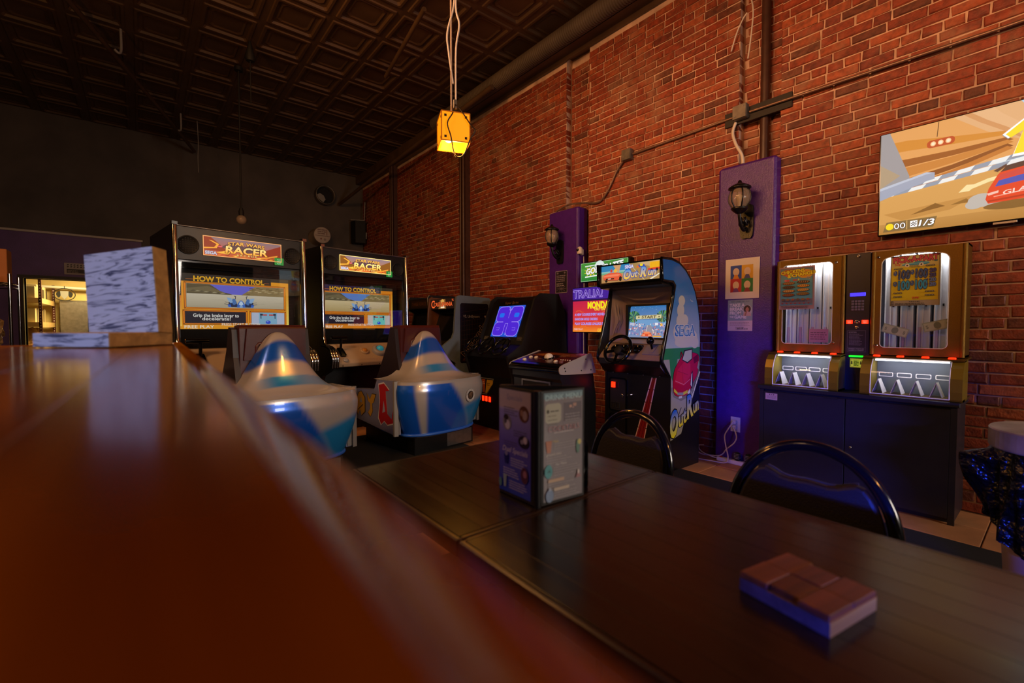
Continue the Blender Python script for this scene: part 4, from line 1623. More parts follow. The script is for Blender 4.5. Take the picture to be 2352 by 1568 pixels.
    q.line([(0.14, 0.95), (0.15, 0.985), (0.17, 0.96)], 0.012, '#8a0c20')
    q.poly([(0.3, 0.70), (0.315, 0.8), (0.335, 0.82), (0.345, 0.72), (0.33, 0.66)], '#2a2624').poly([(0.305, 0.7), (0.318, 0.79), (0.33, 0.8), (0.325, 0.68)], '#d2cfc6')
    q.poly([(0.41, 0.84), (0.43, 0.9), (0.445, 0.88), (0.435, 0.82)], '#8d8a84')
    q.poly([(0.045, 0.665), (0.1, 0.635), (0.1, 0.655), (0.05, 0.69)], '#d2bd3a').poly([(0.19, 0.622), (0.26, 0.635), (0.255, 0.66), (0.19, 0.648)], '#d2bd3a')
    q.poly([(0.1, 0.63), (0.19, 0.62), (0.19, 0.645), (0.1, 0.652)], '#8f8a80').rect(0.12, 0.6, 0.17, 0.618, '#c9c6bc')
    q.poly([(0.26, 0.6), (0.3, 0.64), (0.29, 0.67), (0.26, 0.64)], '#d8d3c8')
    q.line([(0.31, 0.56), (0.45, 0.8)], 0.02, '#cdc8bc')
    for k in range(4):
        t = 0.1 + 0.24 * k
        q.line([(0.31 + 0.14 * t - 0.012, 0.56 + 0.24 * t + 0.006), (0.31 + 0.14 * t + 0.012, 0.56 + 0.24 * t - 0.006)], 0.004, '#6f6a60')
    q.line([(0.008, 0.29), (0.16, 0.52)], 0.006, '#3c3934')
    # title in rainbow script
    if True:
        q.text('ut', 0.178, 0.44, 0.12, '#e6d022', bold=0.03, out='#17130f', ow=0.03, sk=0.3, sx=0.9, rot=R(19), col2='#1d62c0').text('un', 0.395, 0.52, 0.11, '#e6d022', bold=0.03, out='#17130f', ow=0.03, sk=0.3, sx=0.62, rot=R(19), col2='#1d62c0')
        q.text('O', 0.052, 0.4, 0.2, '#e8d82a', bold=0.045, out='#17130f', ow=0.03, sk=0.25, sx=0.52, rot=R(12), col2='#1d62c0')
        q.text('R', 0.29, 0.52, 0.18, '#e8d22a', bold=0.04, out='#17130f', ow=0.03, sk=0.25, sx=0.6, rot=R(16), col2='#1d62c0')
    q.put('side_artwork', M['printgloss'], sp, (HW + 0.0006, 0, 0), (0, 1, 0), label='side artwork of a red sports car under a blue sky')
b = B()
b.box(-HW + 0.022, HW - 0.022, 0.012, 0.455, 0.03, 0.79)
b.box(-HW + 0.022, HW - 0.022, 0.3, 0.455, 0.79, 1.36)
fb = b.build('body', M['black'], og)
b = B()
b.box(-HW + 0.023, HW - 0.023, 0.005, 0.012, 0.02, 0.79)
fp = b.build('front_panel', M['black'], og)
q = P()
q.poly([(0.32, 0.76), (0.36, 0.77), (0.22, 0.1), (0.12, 0.1)], '#7d1512')
for t in (0, 0.33, 0.67, 1):
    a = (0.32 + 0.04 * t, 0.765)
    e = (0.12 + 0.1 * t, 0.1)
    q.line([a, e], 0.009 if t in (0, 1) else 0.003, '#d8b4ac' if t in (0, 1) else '#3a0a08')
for k in range(5):
    t = 0.15 + 0.17 * k
    for o_ in (0, 1):
        u = 0.32 + 0.04 * o_ + ((0.12 + 0.1 * o_) - (0.32 + 0.04 * o_)) * t
        v = 0.765 - 0.665 * t
        q.rect(u - 0.008, v - 0.003, u + 0.008, v + 0.003, '#1a1014')
q.put('racing_stripe', M['printgloss'], fp, (-0.16, 0.0044, 0.0), label='red and white diagonal stripe')
b = B()
cd = rrect(0, 0.2, 0, 0.31, 0.03)
b.ring_plate(cd, rrect(0.014, 0.186, 0.014, 0.296, 0.02), -0.008, 0.004)
b.M = Matrix.Translation((0, 0, -0.33))
b.ring_plate(cd, rrect(0.014, 0.186, 0.014, 0.296, 0.02), -0.008, 0.004)
co = b.build('coin_door_frame', M['blackgloss'], og, (-0.29, 0.004, 0.43))
b = B()
b.box(0.014, 0.186, -0.002, 0.004, 0.014, 0.296)
b.build('coin_door', M['blackmatte'], co)
b = B()
b.cbox(0.03, 0.072, -0.012, 0, 0.215, 0.265, 0.002)
b.build('lit_coin_slot', M['redled'], co)
b = B()
b.cbox(0.076, 0.118, -0.012, 0, 0.215, 0.265, 0.002)
b.build('coin_slot', M['led0'], co)
b = B()
b.lathe([(0.017, -0.004), (0.017, 0.01), (0.012, 0.014), (0.005, 0.012)], 16, c=(0.148, 0, 0.15), ax='y')
b.build('lock', M['chrome'], co)
b = B()
b.ring_plate(rrect(0.028, 0.07, 0.03, 0.085, 0.004), rrect(0.034, 0.064, 0.036, 0.079, 0.003), -0.01, 0)
b.ring_plate(rrect(0.08, 0.122, 0.03, 0.085, 0.004), rrect(0.086, 0.116, 0.036, 0.079, 0.003), -0.01, 0)
b.build('coin_return', M['rubber'], co)
b = B()
b.lathe([(0.013, 0), (0.013, 0.008), (0.006, 0.012), (0.006, 0.05), (0.009, 0.056)], 12, c=(-0.045, 0.004, 0.6), ax='y')
b.build('plunger_knob', M['chrome'], og)
# control console
b = B()
b.prism([(0.0, 0.785), (-0.11, 0.87), (-0.118, 0.925), (-0.09, 0.955), (0.02, 1.045), (0.12, 1.045), (0.12, 0.785)], -HW + 0.022, HW - 0.022, 'x')
cs_ = b.build('console', M['taupe'], og)
b = B()
b.prism([(-0.002, 0.783), (-0.113, 0.868), (-0.12, 0.915), (-0.116, 0.92), (0.0, 0.8)], -HW + 0.023, HW - 0.023, 'x')
b.build('console_lip', M['black'], cs_)
b = B()
for k in range(4):
    b.lathe([(0.007, 0), (0.006, 0.004)], 8, c=(-0.24 + k * 0.16, -0.003, 0.785), ax='y')
b.build('bolts', M['zinc'], cs_)['kind'] = 'stuff'
th = math.atan2(0.09, 0.11)
con = lambda x, d: Matrix.Translation((x, -0.09 + d * math.cos(th), 0.955 + d * math.sin(th))) @ Matrix.Rotation(th, 4, 'X')
b = B()
b.M = con(0, 0)
b.prism(rrect(-0.22, 0.08, 0.02, 0.13, 0.02), 0.0, 0.004, 'z')
ds = b.build('dash_panel', mat('brown_dash', '#2c1712', 0.3), cs_)
for x in (-0.19, -0.1, 0.045):
    b = B()
    b.M = con(x, 0.075)
    b.lathe([(0.042, 0.004), (0.042, 0.012), (0.036, 0.014), (0.034, 0.006), (0.004, 0.006)], 20)
    b.build('gauge', M['blackgloss'], ds)
b = B()
b.M = con(0.2, 0)
b.prism(rrect(-0.085, 0.085, 0.01, 0.13, 0.01), 0.0, 0.01, 'z')
b.prism(rrect(-0.02, 0.02, 0.025, 0.12, 0.004), 0.01, 0.016, 'z')
sh = b.build('shifter_plate', M['grey'], cs_, bev=0.003)
b = B()
b.tube([(0.19, -0.04, 1.0), (0.185, -0.055, 1.06)], 0.009, 8)
b.ball((0.183, -0.06, 1.08), 0.032, 16, 10, sz=1.1)
b.build('gear_knob', M['blackgloss'], sh)
b = B()
b.M = con(-0.26, 0.035)
b.lathe([(0.016, 0), (0.016, 0.006), (0.012, 0.008), (0.011, 0.004), (0.003, 0.004)], 14)
b.build('start_button', M['white'], cs_)
q = P()
q.line([(0, 0), (0.01, 0.02), (0.03, 0.02)], 0.003, '#c9c0b4').line([(0, 0.03), (0.04, 0.034)], 0.003, '#c9c0b4').rect(0.005, 0.042, 0.03, 0.046, '#c9c0b4')
r_ = Vector((1, 0, 0))
u_ = Vector((0, math.cos(th), math.sin(th)))
q.put('console_mark', M['print'], cs_, tuple(con(-0.29, 0.06) @ Vector((0, 0, 0.001))), r_, u_)
# steering wheel
swm = Matrix.Translation((-0.075, -0.155, 1.0)) @ Matrix.Rotation(R(62), 4, 'X')
b = B()
b.M = swm
b.tube([(0.128 * math.cos(2 * math.pi * i / 40), 0.128 * math.sin(2 * math.pi * i / 40), 0) for i in range(40)], 0.0145, 10, True)
sw = b.build('steering_wheel', M['blackgloss'], og)
b = B()
b.M = swm
b.lathe([(0.04, -0.03), (0.042, -0.008), (0.03, 0.002), (0.004, 0.004)], 20)
b.lathe([(0.02, -0.13), (0.02, -0.03)], 12)
b.build('hub', M['blackmatte'], sw)
for a in (180, 0, 270):
    b = B()
    b.M = swm @ Matrix.Rotation(R(a + (12 if a == 180 else -12 if a == 0 else 0)), 4, 'Z')
    b.cbox(0.03, 0.12, -0.014, 0.014, -0.012, -0.004, 0.003)
    b.build('spoke', M['blackgloss'], sw)
# moulded screen surround: faceted funnel down to the tube
bz0 = [(-HW + 0.024, 0.02, 1.05), (HW - 0.024, 0.02, 1.05), (HW - 0.024, 0.07, 1.53), (-HW + 0.024, 0.07, 1.53)]
sc0 = [(-0.2, 0.115, 1.085), (0.235, 0.115, 1.085), (0.235, 0.155, 1.395), (-0.2, 0.155, 1.395)]
b = B()
vs = bz0 + sc0
b.add(vs, [(0, 1, 5, 4), (1, 2, 6, 5), (2, 3, 7, 6), (3, 0, 4, 7)])
mid_t = [(-0.09, 0.088, 1.475), (0.12, 0.088, 1.475), (0.17, 0.07, 1.52), (-0.14, 0.07, 1.52)]
b.add([(-0.27, 0.06, 1.49), (-0.08, 0.095, 1.43), (0.11, 0.095, 1.43), (0.28, 0.06, 1.49), (0.11, 0.088, 1.445), (-0.08, 0.088, 1.445)], [(0, 1, 5), (1, 2, 4, 5), (2, 3, 4)])
for k in range(3):
    d = 0.022 * k
    b.add([(-0.285 + d * 0.9, 0.03 + d * 0.6, 1.1 + d), (-0.235 + d * 0.3, 0.064 + d, 1.25), (-0.28 + d * 0.9, 0.05 + d, 1.43 - d), (-0.262 + d * 0.6, 0.05 + d * 0.7, 1.26)], [(0, 1, 3), (1, 2, 3)])
sr = b.build('screen_surround', M['taupe'], og)
b = B()
b.ring_plate([(-0.2, 1.085), (0.235, 1.085), (0.235, 1.395), (-0.2, 1.395)], [(-0.175, 1.1), (0.215, 1.1), (0.215, 1.38), (-0.175, 1.38)], 0.12, 0.165)
b.build('tube_mask', M['blackmatte'], sr)
q = P()
w, h = 0.4, 0.292
scr = rrect(0, w, 0, h, 0.03)
q.poly(scr, [mix(lin('#7d9dc4'), lin('#2f6fae'), (v / h - 0.5) * 2) if v > h / 2 else lin('#7d8fb4') for u, v in scr])
q.rect(0, h * 0.36, w, h * 0.56, '#6d9bc8')
for k in range(40):
    rn_ = random.Random(k)
    u, v = rn_.random() * w, h * (0.86 + 0.12 * rn_.random())
    if 0.02 < u < w - 0.03:
        q.rect(u, v - 0.003, u + 0.008, v, ('#3f83b8', '#86b4cc', '#2a5f98')[k % 3])
for s_ in (0, 1):
    for k in range(16):
        a = R(-30 + k * 22)
        cx, cy = (0.05 if s_ == 0 else w - 0.05), h * 0.66
        q.poly([(cx, cy), (cx + 0.07 * math.cos(a), cy + 0.055 * math.sin(a)), (cx + 0.06 * math.cos(a + 0.3), cy + 0.05 * math.sin(a + 0.3))], ('#2c6a34', '#5f9a3c', '#1d4a2c')[k % 3])
    q.line([((0.05 if s_ == 0 else w - 0.05), h * 0.66), ((0.07 if s_ == 0 else w - 0.07), h * 0.4)], 0.008, '#7a6a44')
q.poly([(w * 0.2, h * 0.58), (w * 0.84, h * 0.6), (w * 0.84, h * 0.71), (w * 0.2, h * 0.69)], '#cfc596')
q.text('START', w * 0.53, h * 0.645, h * 0.085, '#5a4a2c', bold=0.03, sk=0.1, sx=1.4).rect(w * 0.25, h * 0.62, w * 0.29, h * 0.66, '#6a5a34').rect(w * 0.77, h * 0.63, w * 0.8, h * 0.67, '#6a5a34')
q.poly([(w * 0.32, 0.01), (w * 0.9, 0.01), (w * 0.58, h * 0.4), (w * 0.5, h * 0.4)], '#8f8c98')
for k in range(150):
    rn_ = random.Random(500 + k)
    u, v = 0.015 + rn_.random() * (w - 0.04), h * (0.08 + 0.34 * rn_.random())
    if abs(u - w * 0.55) > (h * 0.45 - v) * 0.35 + 0.01:
        q.rect(u, v, u + 0.006 + 0.006 * rn_.random(), v + 0.012, ('#d8b8c0', '#8a6fa8', '#c86a5c', '#eadcd8', '#4a5f9c', '#b88fa8')[k % 6])
q.rect(w * 0.86, h * 0.36, w * 0.91, h * 0.44, '#f0b050').rect(w * 0.72, h * 0.38, w * 0.8, h * 0.46, '#dfe0ea').rect(w * 0.08, h * 0.4, w * 0.2, h * 0.46, '#b8bcd4')
q.poly([(w * 0.4, h * 0.05), (w * 0.68, h * 0.05), (w * 0.64, h * 0.16), (w * 0.44, h * 0.16)], '#e0522c').rect(w * 0.47, h * 0.13, w * 0.61, h * 0.19, '#f08a5c').rect(w * 0.43, h * 0.075, w * 0.5, h * 0.1, '#ffd2a0').rect(w * 0.58, h * 0.075, w * 0.65, h * 0.1, '#ffd2a0')
q.line([(w * 0.52, h * 0.2), (w * 0.54, h * 0.38)], 0.004, '#e8e2da').rect(w * 0.7, h * 0.03, w * 0.9, h * 0.07, '#e8a83c')
dn = Vector((0, 0.04, 0.31)).normalized()
q.put('screen', M['escr'], sr, (-0.18, 0.124, 1.094), (1, 0, 0), dn, label='lit game screen reading START')
# marquee box
b = B()
b.box(-HW + 0.022, HW - 0.022, -0.1, 0.15, 1.555, 1.735)
mq = b.build('marquee_box', M['blackmatte'], og)
b = B()
lp_ = [(-HW + 0.02, 1.565), (HW - 0.02, 1.565), (HW - 0.02, 1.742), (-HW + 0.02, 1.742)]
b.ring_plate(lp_, [(-HW + 0.035, 1.582), (HW - 0.035, 1.582), (HW - 0.035, 1.73), (-HW + 0.035, 1.73)], -0.118, -0.1)
b.build('marquee_frame', M['blackgloss'], mq)
q = P()
w, h = 0.61, 0.15
q.grad(0, 0, w, h, '#b07e4a', '#c9a878')
q.rect(0, h * 0.62, w * 0.6, h, '#2f7fb0').grad(0, h * 0.5, w * 0.5, h * 0.68, '#4f9a68', '#9ac4c0')
q.poly([(w * 0.32, h * 0.55), (w * 0.36, h), (w * 0.22, h), (w * 0.28, h * 0.7)], '#cf9a6a')
q.poly([(w * 0.55, 0), (w, 0), (w, h * 0.5), (w * 0.62, h), (w * 0.5, h)], '#a5834f').poly([(w * 0.85, 0), (w, h * 0.3), (w, h * 0.36), (w * 0.83, h * 0.06)], '#e8dcc0')
q.line([(w * 0.5, h * 0.98), (w * 0.75, 0)], 0.003, '#e6d8b8')
rc = [(w * 0.04, h * 0.36), (w * 0.06, h * 0.5), (w * 0.14, h * 0.58), (w * 0.26, h * 0.62), (w * 0.36, h * 0.5), (w * 0.38, h * 0.3), (w * 0.3, h * 0.13), (w * 0.14, h * 0.16), (w * 0.05, h * 0.22)]
q.poly([(u * 1.01, v * 1.0 - 0.004) for u, v in rc], '#4a1a12').poly(rc, '#e05a3a').poly([(w * 0.06, h * 0.46), (w * 0.3, h * 0.5), (w * 0.36, h * 0.44), (w * 0.3, h * 0.36), (w * 0.05, h * 0.36)], '#f0805a')
q.rect(w * 0.09, h * 0.2, w * 0.24, h * 0.27, '#2a1410').rect(w * 0.13, h * 0.22, w * 0.18, h * 0.26, '#e8e0d0').poly([(w * 0.15, h * 0.58), (w * 0.17, h * 0.72), (w * 0.27, h * 0.74), (w * 0.29, h * 0.58)], '#7da0b4')
q.ell(w * 0.19, h * 0.7, 0.012, 0.014, '#d03a2c').ell(w * 0.26, h * 0.68, 0.018, 0.016, '#e8b23a').ell(w * 0.35, h * 0.2, 0.014, 0.022, '#1c1614').ell(w * 0.1, h * 0.12, 0.014, 0.012, '#1c1614')
q.rect(w * 0.83, h * 0.62, w * 0.98, h * 0.95, '#f2b41e').poly([(w * 0.8, h * 0.5), (w * 0.99, h * 0.52), (w * 0.99, h * 0.64), (w * 0.8, h * 0.62)], '#d8402a')
for k in range(5):
    q.line([(w * (0.85 + 0.03 * k), h * 0.66), (w * (0.85 + 0.03 * k), h * 0.92)], 0.002, '#a8641a')
q.ell(w * 0.86, h * 0.5, 0.012, 0.012, '#1c1614').ell(w * 0.94, h * 0.52, 0.012, 0.012, '#1c1614')
q.poly([(w * 0.62, h * 0.78), (w * 0.7, h * 0.95), (w * 0.76, h * 0.82), (w * 0.72, h * 0.7)], '#2448a8').ell(w * 0.7, h * 0.85, 0.016, 0.012, '#e8d02c').ell(w * 0.64, h * 0.76, 0.012, 0.01, '#e06a2a')
q.text('SEGA', w * 0.5, h * 0.83, h * 0.17, '#e8e6f4', bold=0.03, out='#4a46b0', ow=0.07)
q.text('ut', w * 0.585, h * 0.4, h * 0.36, '#f4c22c', bold=0.04, out='#183c9c', ow=0.05, sk=0.22, col2='#3f8fd8', sx=1.0).text('un', w * 0.87, h * 0.42, h * 0.36, '#f4c22c', bold=0.04, out='#183c9c', ow=0.05, sk=0.22, col2='#3f8fd8', sx=1.0)
q.text('O', w * 0.47, h * 0.4, h * 0.5, '#f4c22c', bold=0.05, out='#183c9c', ow=0.05, sk=0.2, sx=0.85, col2='#3f8fd8').text('R', w * 0.735, h * 0.46, h * 0.5, '#f4c22c', bold=0.05, out='#183c9c', ow=0.05, sk=0.2, sx=0.85, col2='#3f8fd8')
q.put('marquee', M['escr'], mq, (-w / 2, -0.1035, 1.581), label='lit title marquee with an orange car')
b = B()
b.prism([(-0.115, 1.56), (-0.1, 1.535), (0.05, 1.525), (0.07, 1.56)], -HW + 0.022, HW - 0.022, 'x')
b.build('marquee_hood', M['black'], og)

# --- golf game: trackball pedestal, wall screen and lit topper
M['cheek'] = mat('pale_satin_plate', '#c4b6ac', 0.4, 0.35)
gp = thing('golf_pedestal', 'low black trackball pedestal with silver cheek plates in front of the golf screen', 'arcade game', (2.83, 3.125, 0), WALLROT)
b = B()
b.prism([(0.02, 0), (0.02, 0.70), (0.0, 0.73), (0.0, 0.79), (0.42, 0.79), (0.47, 0.55), (0.47, 0)], -0.33, 0.33, 'x')
gb = b.build('body', M['black'], gp)
b = B()
b.prism([(-0.02, 0.80), (-0.03, 0.83), (-0.01, 0.85), (0.03, 0.862), (0.36, 0.945), (0.40, 0.93), (0.44, 0.78), (0.0, 0.78)], -0.335, 0.335, 'x')
gt = b.build('control_top', M['blackgloss'], gp, bev=0.006)
sl2 = math.atan2(0.083, 0.33)
gm = lambda x, d, z=0.0: Matrix.Translation((x, 0.03 + d * math.cos(sl2), 0.862 + d * math.sin(sl2) + z)) @ Matrix.Rotation(sl2, 4, 'X')
q = P()
w, h = 0.64, 0.325
q.rect(0, 0, w, h, '#2a0d0c').rect(0.01, 0.01, w - 0.01, h - 0.01, '#3a1410')
q.poly([(0.02, 0.2), (0.2, 0.3), (0.6, 0.3), (0.6, 0.22), (0.25, 0.18)], '#7d3c14').poly([(0.05, 0.24), (0.2, 0.29), (0.3, 0.25), (0.18, 0.2)], '#a05a1c')
q.ell(0.32, 0.16, 0.13, 0.09, '#4c2018', 28).ell(0.32, 0.16, 0.11, 0.075, '#24100e', 28)
q.poly([(0.4, 0.1), (0.62, 0.06), (0.62, 0.16), (0.45, 0.2)], '#5a1a16').line([(0.12, 0.04), (0.1, 0.09), (0.16, 0.12), (0.26, 0.11)], 0.004, '#b8a08c')
q.rect(0.01, 0.01, 0.09, 0.07, '#3c3aa0').rect(0.54, 0.27, 0.63, 0.315, '#6a4a88')
q.lines(0.4, 0.26, 0.52, 5, 0.014, 0.005, '#9a7a60', 5)
uu = Vector((0, math.cos(sl2), math.sin(sl2)))
q.put('control_overlay', M['printgloss'], gt, tuple(gm(-0.32, 0.005, 0.001) @ Vector((0, 0, 0))), (1, 0, 0), uu)
b = B()
b.M = gm(0, 0.15)
b.lathe([(0.06, 0), (0.06, 0.008), (0.048, 0.01), (0.046, 0.004)], 24)
b.build('trackball_ring', M['blackgloss'], gt)
b = B()
b.M = gm(0, 0.15)
b.ball((0, 0, 0.002), 0.044, 20, 12)
b.build('trackball', M['white'], gt)
for x, d in ((-0.24, 0.05), (-0.235, 0.13), (-0.155, 0.13), (0.18, 0.06)):
    b = B()
    b.M = gm(x, d)
    b.lathe([(0.02, 0), (0.02, 0.008), (0.014, 0.014), (0.003, 0.016)], 16)
    b.build('button', M['white'], gt)
b = B()
b.M = gm(0.25, 0.06)
b.lathe([(0.02, 0), (0.02, 0.008), (0.014, 0.014), (0.003, 0.016)], 16)
b.build('button', mat('mauve_button', '#6a3a44', 0.4), gt, )['label'] = 'mauve button'
b = B()
for k in range(5):
    b.M = gm(0.19 + 0.028 * k, 0.12)
    b.lathe([(0.007, 0), (0.006, 0.006)], 8)
b.build('small_lights', M['white'], gt)['kind'] = 'stuff'
b = B()
b.tube([(-0.335, -0.022, 0.808), (0.335, -0.022, 0.808)], 0.024, 10)
b.build('bumper', M['blackgloss'], gt)
for s_ in (-1, 1):
    b = B()
    x0, x1 = sorted((s_ * 0.337, s_ * 0.345))
    ck = smooth2([(-0.03, 0.835), (0.02, 0.865), (0.2, 0.91), (0.33, 0.945), (0.385, 0.945), (0.42, 0.86), (0.45, 0.775), (0.43, 0.765), (0.2, 0.77), (0.02, 0.775), (-0.025, 0.79)], 2)
    b.prism(ck, x0, x1, 'x')
    cp_ = b.build('cheek_plate', M['cheek'], gp)
    for y, z in ((0.035, 0.832), (0.045, 0.806), (0.25, 0.80), (0.31, 0.90), (0.38, 0.80)):
        b = B()
        b.lathe([(0.007, 0), (0.006, 0.003)], 8, c=(s_ * 0.345, y, z), ax='x')
        b.build('screw', M['blackmatte'], cp_)
b = B()
b.ring_plate([(-0.2, 0.22), (0.19, 0.22), (0.19, 0.7), (-0.2, 0.7)], [(-0.185, 0.235), (0.175, 0.235), (0.175, 0.685), (-0.185, 0.685)], 0.006, 0.02)
b.build('door_frame', M['steel'], gp)
b = B()
b.box(-0.185, 0.175, 0.012, 0.02, 0.235, 0.685)
gd = b.build('coin_door', M['blackmatte'], gp)
q = P()
q.rect(0.1, 0.37, 0.18, 0.375, '#b0aa9c').rect(0.1, 0.355, 0.18, 0.36, '#b0aa9c').poly(rrect(0.02, 0.07, 0.2, 0.31, 0.01, 3), '#77746c').lines(0.025, 0.3, 0.065, 10, 0.01, 0.005, '#2a2826', 4)
q.rect(0.1, 0.25, 0.175, 0.3, '#a8935a').lines(0.105, 0.29, 0.17, 3, 0.014, 0.008, '#3a2e1a', 5)
q.rect(0.23, 0.34, 0.265, 0.39, '#e0641c').lines(0.233, 0.385, 0.262, 3, 0.016, 0.01, '#3a1206', 6).rect(0.295, 0.33, 0.305, 0.37, '#d8a888').rect(0.32, 0.28, 0.338, 0.33, '#f0702a').rect(0.285, 0.05, 0.33, 0.27, '#a8461c')
q.lines(0.29, 0.255, 0.327, 9, 0.024, 0.012, '#e8b08a', 8).rect(0.302, 0.23, 0.322, 0.245, '#f4e0d0')
q.put('coin_mech', M['emid'], gd, (-0.18, 0.0112, 0.25), label='small lit orange labels on the coin door')
gs = thing('golf_screen', 'tall wall screen glowing red and purple beside the purple column', 'screen', (3.80, 3.13, 1.1), WALLROT)
b = B()
b.cbox(-0.44, 0.44, 0, 0.05, 0.03, 0.53, 0.006)
gf = b.build('bezel', M['blackgloss'], gs)
b = B()
b.box(-0.1, 0.1, 0.05, 0.23, 0.2, 0.4)
b.build('wall_bracket', M['blackmatte'], gs)
q = P()
w, h = 0.86, 0.484
q.grad(0, 0, w, h * 0.78, '#e0401a', '#c0164a').grad(0, 0, w, h * 0.2, '#f08a2c', '#d8301e').rect(0, h * 0.72, w, h, '#3c1a8c').rect(0, h * 0.7, w, h * 0.735, '#1c0a3a')
for i in range(40):
    q.line([(i * 0.0215, h * 0.74), (i * 0.0215, h)], 0.0015, '#5a34b0')
for j in range(6):
    q.line([(0, h * (0.76 + 0.045 * j)), (w, h * (0.76 + 0.045 * j))], 0.0012, '#5a34b0')
q.text('TRALIA!', 0.012, h * 0.862, h * 0.17, '#32157c', 'l', out='#b090f0', ow=0.045, bold=-0.005, sx=1.0)
q.text('MONDAY', 0.39, h * 0.6, h * 0.14, '#f6e21c', bold=0.05, sx=0.78).text('MADNESS', 0.66, h * 0.6, h * 0.14, '#d82a1c', out='#f09a3c', ow=0.05, bold=0.03, sx=0.78, maxw=0.24)
q.text('ONLY ON THE GOLDEN TEE', 0.52, h * 0.505, h * 0.05, '#f6e83c', bold=0.03, maxw=0.4)
for k, t in enumerate(('A NEW COURSE EVERY MONDAY', 'RANDOM HOLE ORDERS', 'PLAY COURSES UNLIKE EVER BEFORE')):
    q.text(t, 0.035, h * (0.395 - 0.105 * k), h * 0.052, '#9c9cf6', 'l', bold=0.035, sx=1.15, maxw=(0.46, 0.33, 0.6)[k])
for k, (u, v) in enumerate(((0.05, 0.45), (0.42, 0.42), (0.3, 0.2), (0.6, 0.3), (0.12, 0.1), (0.5, 0.2))):
    q.line([(u, h * v), (u + 0.02, h * (v + 0.03)), (u + 0.07, h * (v + 0.03)), (u + 0.09, h * v), (u + 0.12, h * v)], 0.004, '#f07a2a')
q.text('FREE PLAY', 0.09, h * 0.06, h * 0.04, '#f0c4c4', bold=0.01).text('LIVE', 0.41, h * 0.045, h * 0.065, '#f6d83c', bold=0.03, sk=0.2).ell(0.48, h * 0.045, 0.014, 0.014, '#5ad0b0').rect(0.5, h * 0.01, 0.57, h * 0.085, '#3a1450')
q.put('screen', M['escr'], gf, (-w / 2, -0.0008, 0.038), label='lit course menu screen')
gh = thing('golf_topper', 'green lit golf sign mounted above the red and purple screen', 'sign', (3.82, 3.14, 1.66), WALLROT)
b = B()
b.cbox(-0.33, 0.33, 0, 0.09, 0.02, 0.245, 0.012)
b.box(-0.1, 0.1, 0.09, 0.21, 0.08, 0.18)
b.box(-0.04, 0.04, 0.05, 0.09, -0.03, 0.03)
gf = b.build('housing', M['blackgloss'], gh)
q = P()
w, h = 0.63, 0.2
q.grad(0, 0, w, h, '#1a7a34', '#57a43c').rect(0, h * 0.7, w, h, '#3f8a34')
for k in range(30):
    u = (k * 0.217) % 0.6
    q.line([(u, (k * 0.053) % 0.18), (u + 0.004, (k * 0.053) % 0.18 + 0.02)], 0.002, ('#2f8a3c', '#6fb84c')[k % 2])
q.ell(w * 0.42, h * 0.7, 0.07, 0.07, '#d8e4e2', 26)
st_ = []
for k in range(20):
    a = 2 * math.pi * k / 20
    st_.append((0.14 + (0.1 if k % 2 else 0.055) * math.cos(a), h * 0.52 + (0.06 if k % 2 else 0.03) * math.sin(a)))
q.poly(st_, '#d8c82c').poly([(0.06, h * 0.2), (0.55, h * 0.32), (0.55, h * 0.36), (0.06, h * 0.27)], '#e8efe8').poly([(0.06, h * 0.78), (0.3, h * 0.84), (0.3, h * 0.87), (0.06, h * 0.84)], '#e8efe8')
q.text('GOLDEN TEE', 0.075, h * 0.51, h * 0.3, '#f2f4ee', 'l', bold=0.045, out='#2a3a2a', ow=0.05, sk=0.22, rot=R(6), maxw=0.5)
q.frame(0.002, 0.002, w - 0.002, h - 0.002, 0.003, '#c8e8c0')
q.put('sign_face', M['escr'], gf, (-w / 2, -0.0008, 0.032), label='glowing green sign face')

# --- three wheel racing cabinet
sp_ = thing('arcade_cabinet', 'black cabinet with steering wheels and blue maze track screen', 'arcade game', (3.12, 4.27, 0), WALLROT)
b = B()
b.prism([(0.05, 0), (0.05, 0.62), (0.0, 0.78), (-0.02, 0.84), (0.02, 0.875), (0.2, 0.99), (0.4, 1.5), (0.46, 1.55), (0.72, 1.55), (0.82, 1.35), (0.86, 0.9), (0.86, 0)], -0.4, 0.4, 'x')
s1 = b.build('body', M['black'], sp_)
for s_ in (-1, 1):
    b = B()
    x0, x1 = sorted((s_ * 0.4, s_ * 0.425))
    b.prism([(0.03, 0), (0.03, 0.62), (-0.03, 0.8), (-0.04, 0.87), (0.16, 0.99), (0.36, 1.52), (0.45, 1.58), (0.74, 1.58), (0.85, 1.36), (0.88, 0.9), (0.88, 0)], x0, x1, 'x')
    b.build('side_panel', M['blackmatte'], sp_)
un = Vector((0, 0.2, 0.51)).normalized()
q = P()
w, h = 0.5, 0.4
q.rect(0, 0, w, h, '#1c4ac8').grad(0, 0, w, h, '#1450c8', '#2a5ad8')
lobes = [(0.13, 0.29, 0.115, 0.095), (0.37, 0.29, 0.115, 0.095), (0.12, 0.1, 0.105, 0.085), (0.38, 0.1, 0.105, 0.085)]
for dw, cc in ((0.008, '#a08af4'), (0.0, '#4a22d0')):
    for cx, cy, rx, ry in lobes:
        q.poly(rrect(cx - rx - dw, cx + rx + dw, cy - ry - dw, cy + ry + dw, 0.06 + dw), cc)
    q.poly([(0.17 - dw, 0.05), (0.33 + dw, 0.05), (0.33 + dw, 0.26), (0.25, 0.3), (0.17 - dw, 0.26)], cc)
q.line([(0.25, 0.24), (0.25, 0.33), (0.22, 0.36)], 0.006, '#a08af4').line([(0.25, 0.33), (0.28, 0.36)], 0.006, '#a08af4').line([(0.22, 0.02), (0.22, 0.17), (0.27, 0.17), (0.27, 0.02)], 0.006, '#a08af4')
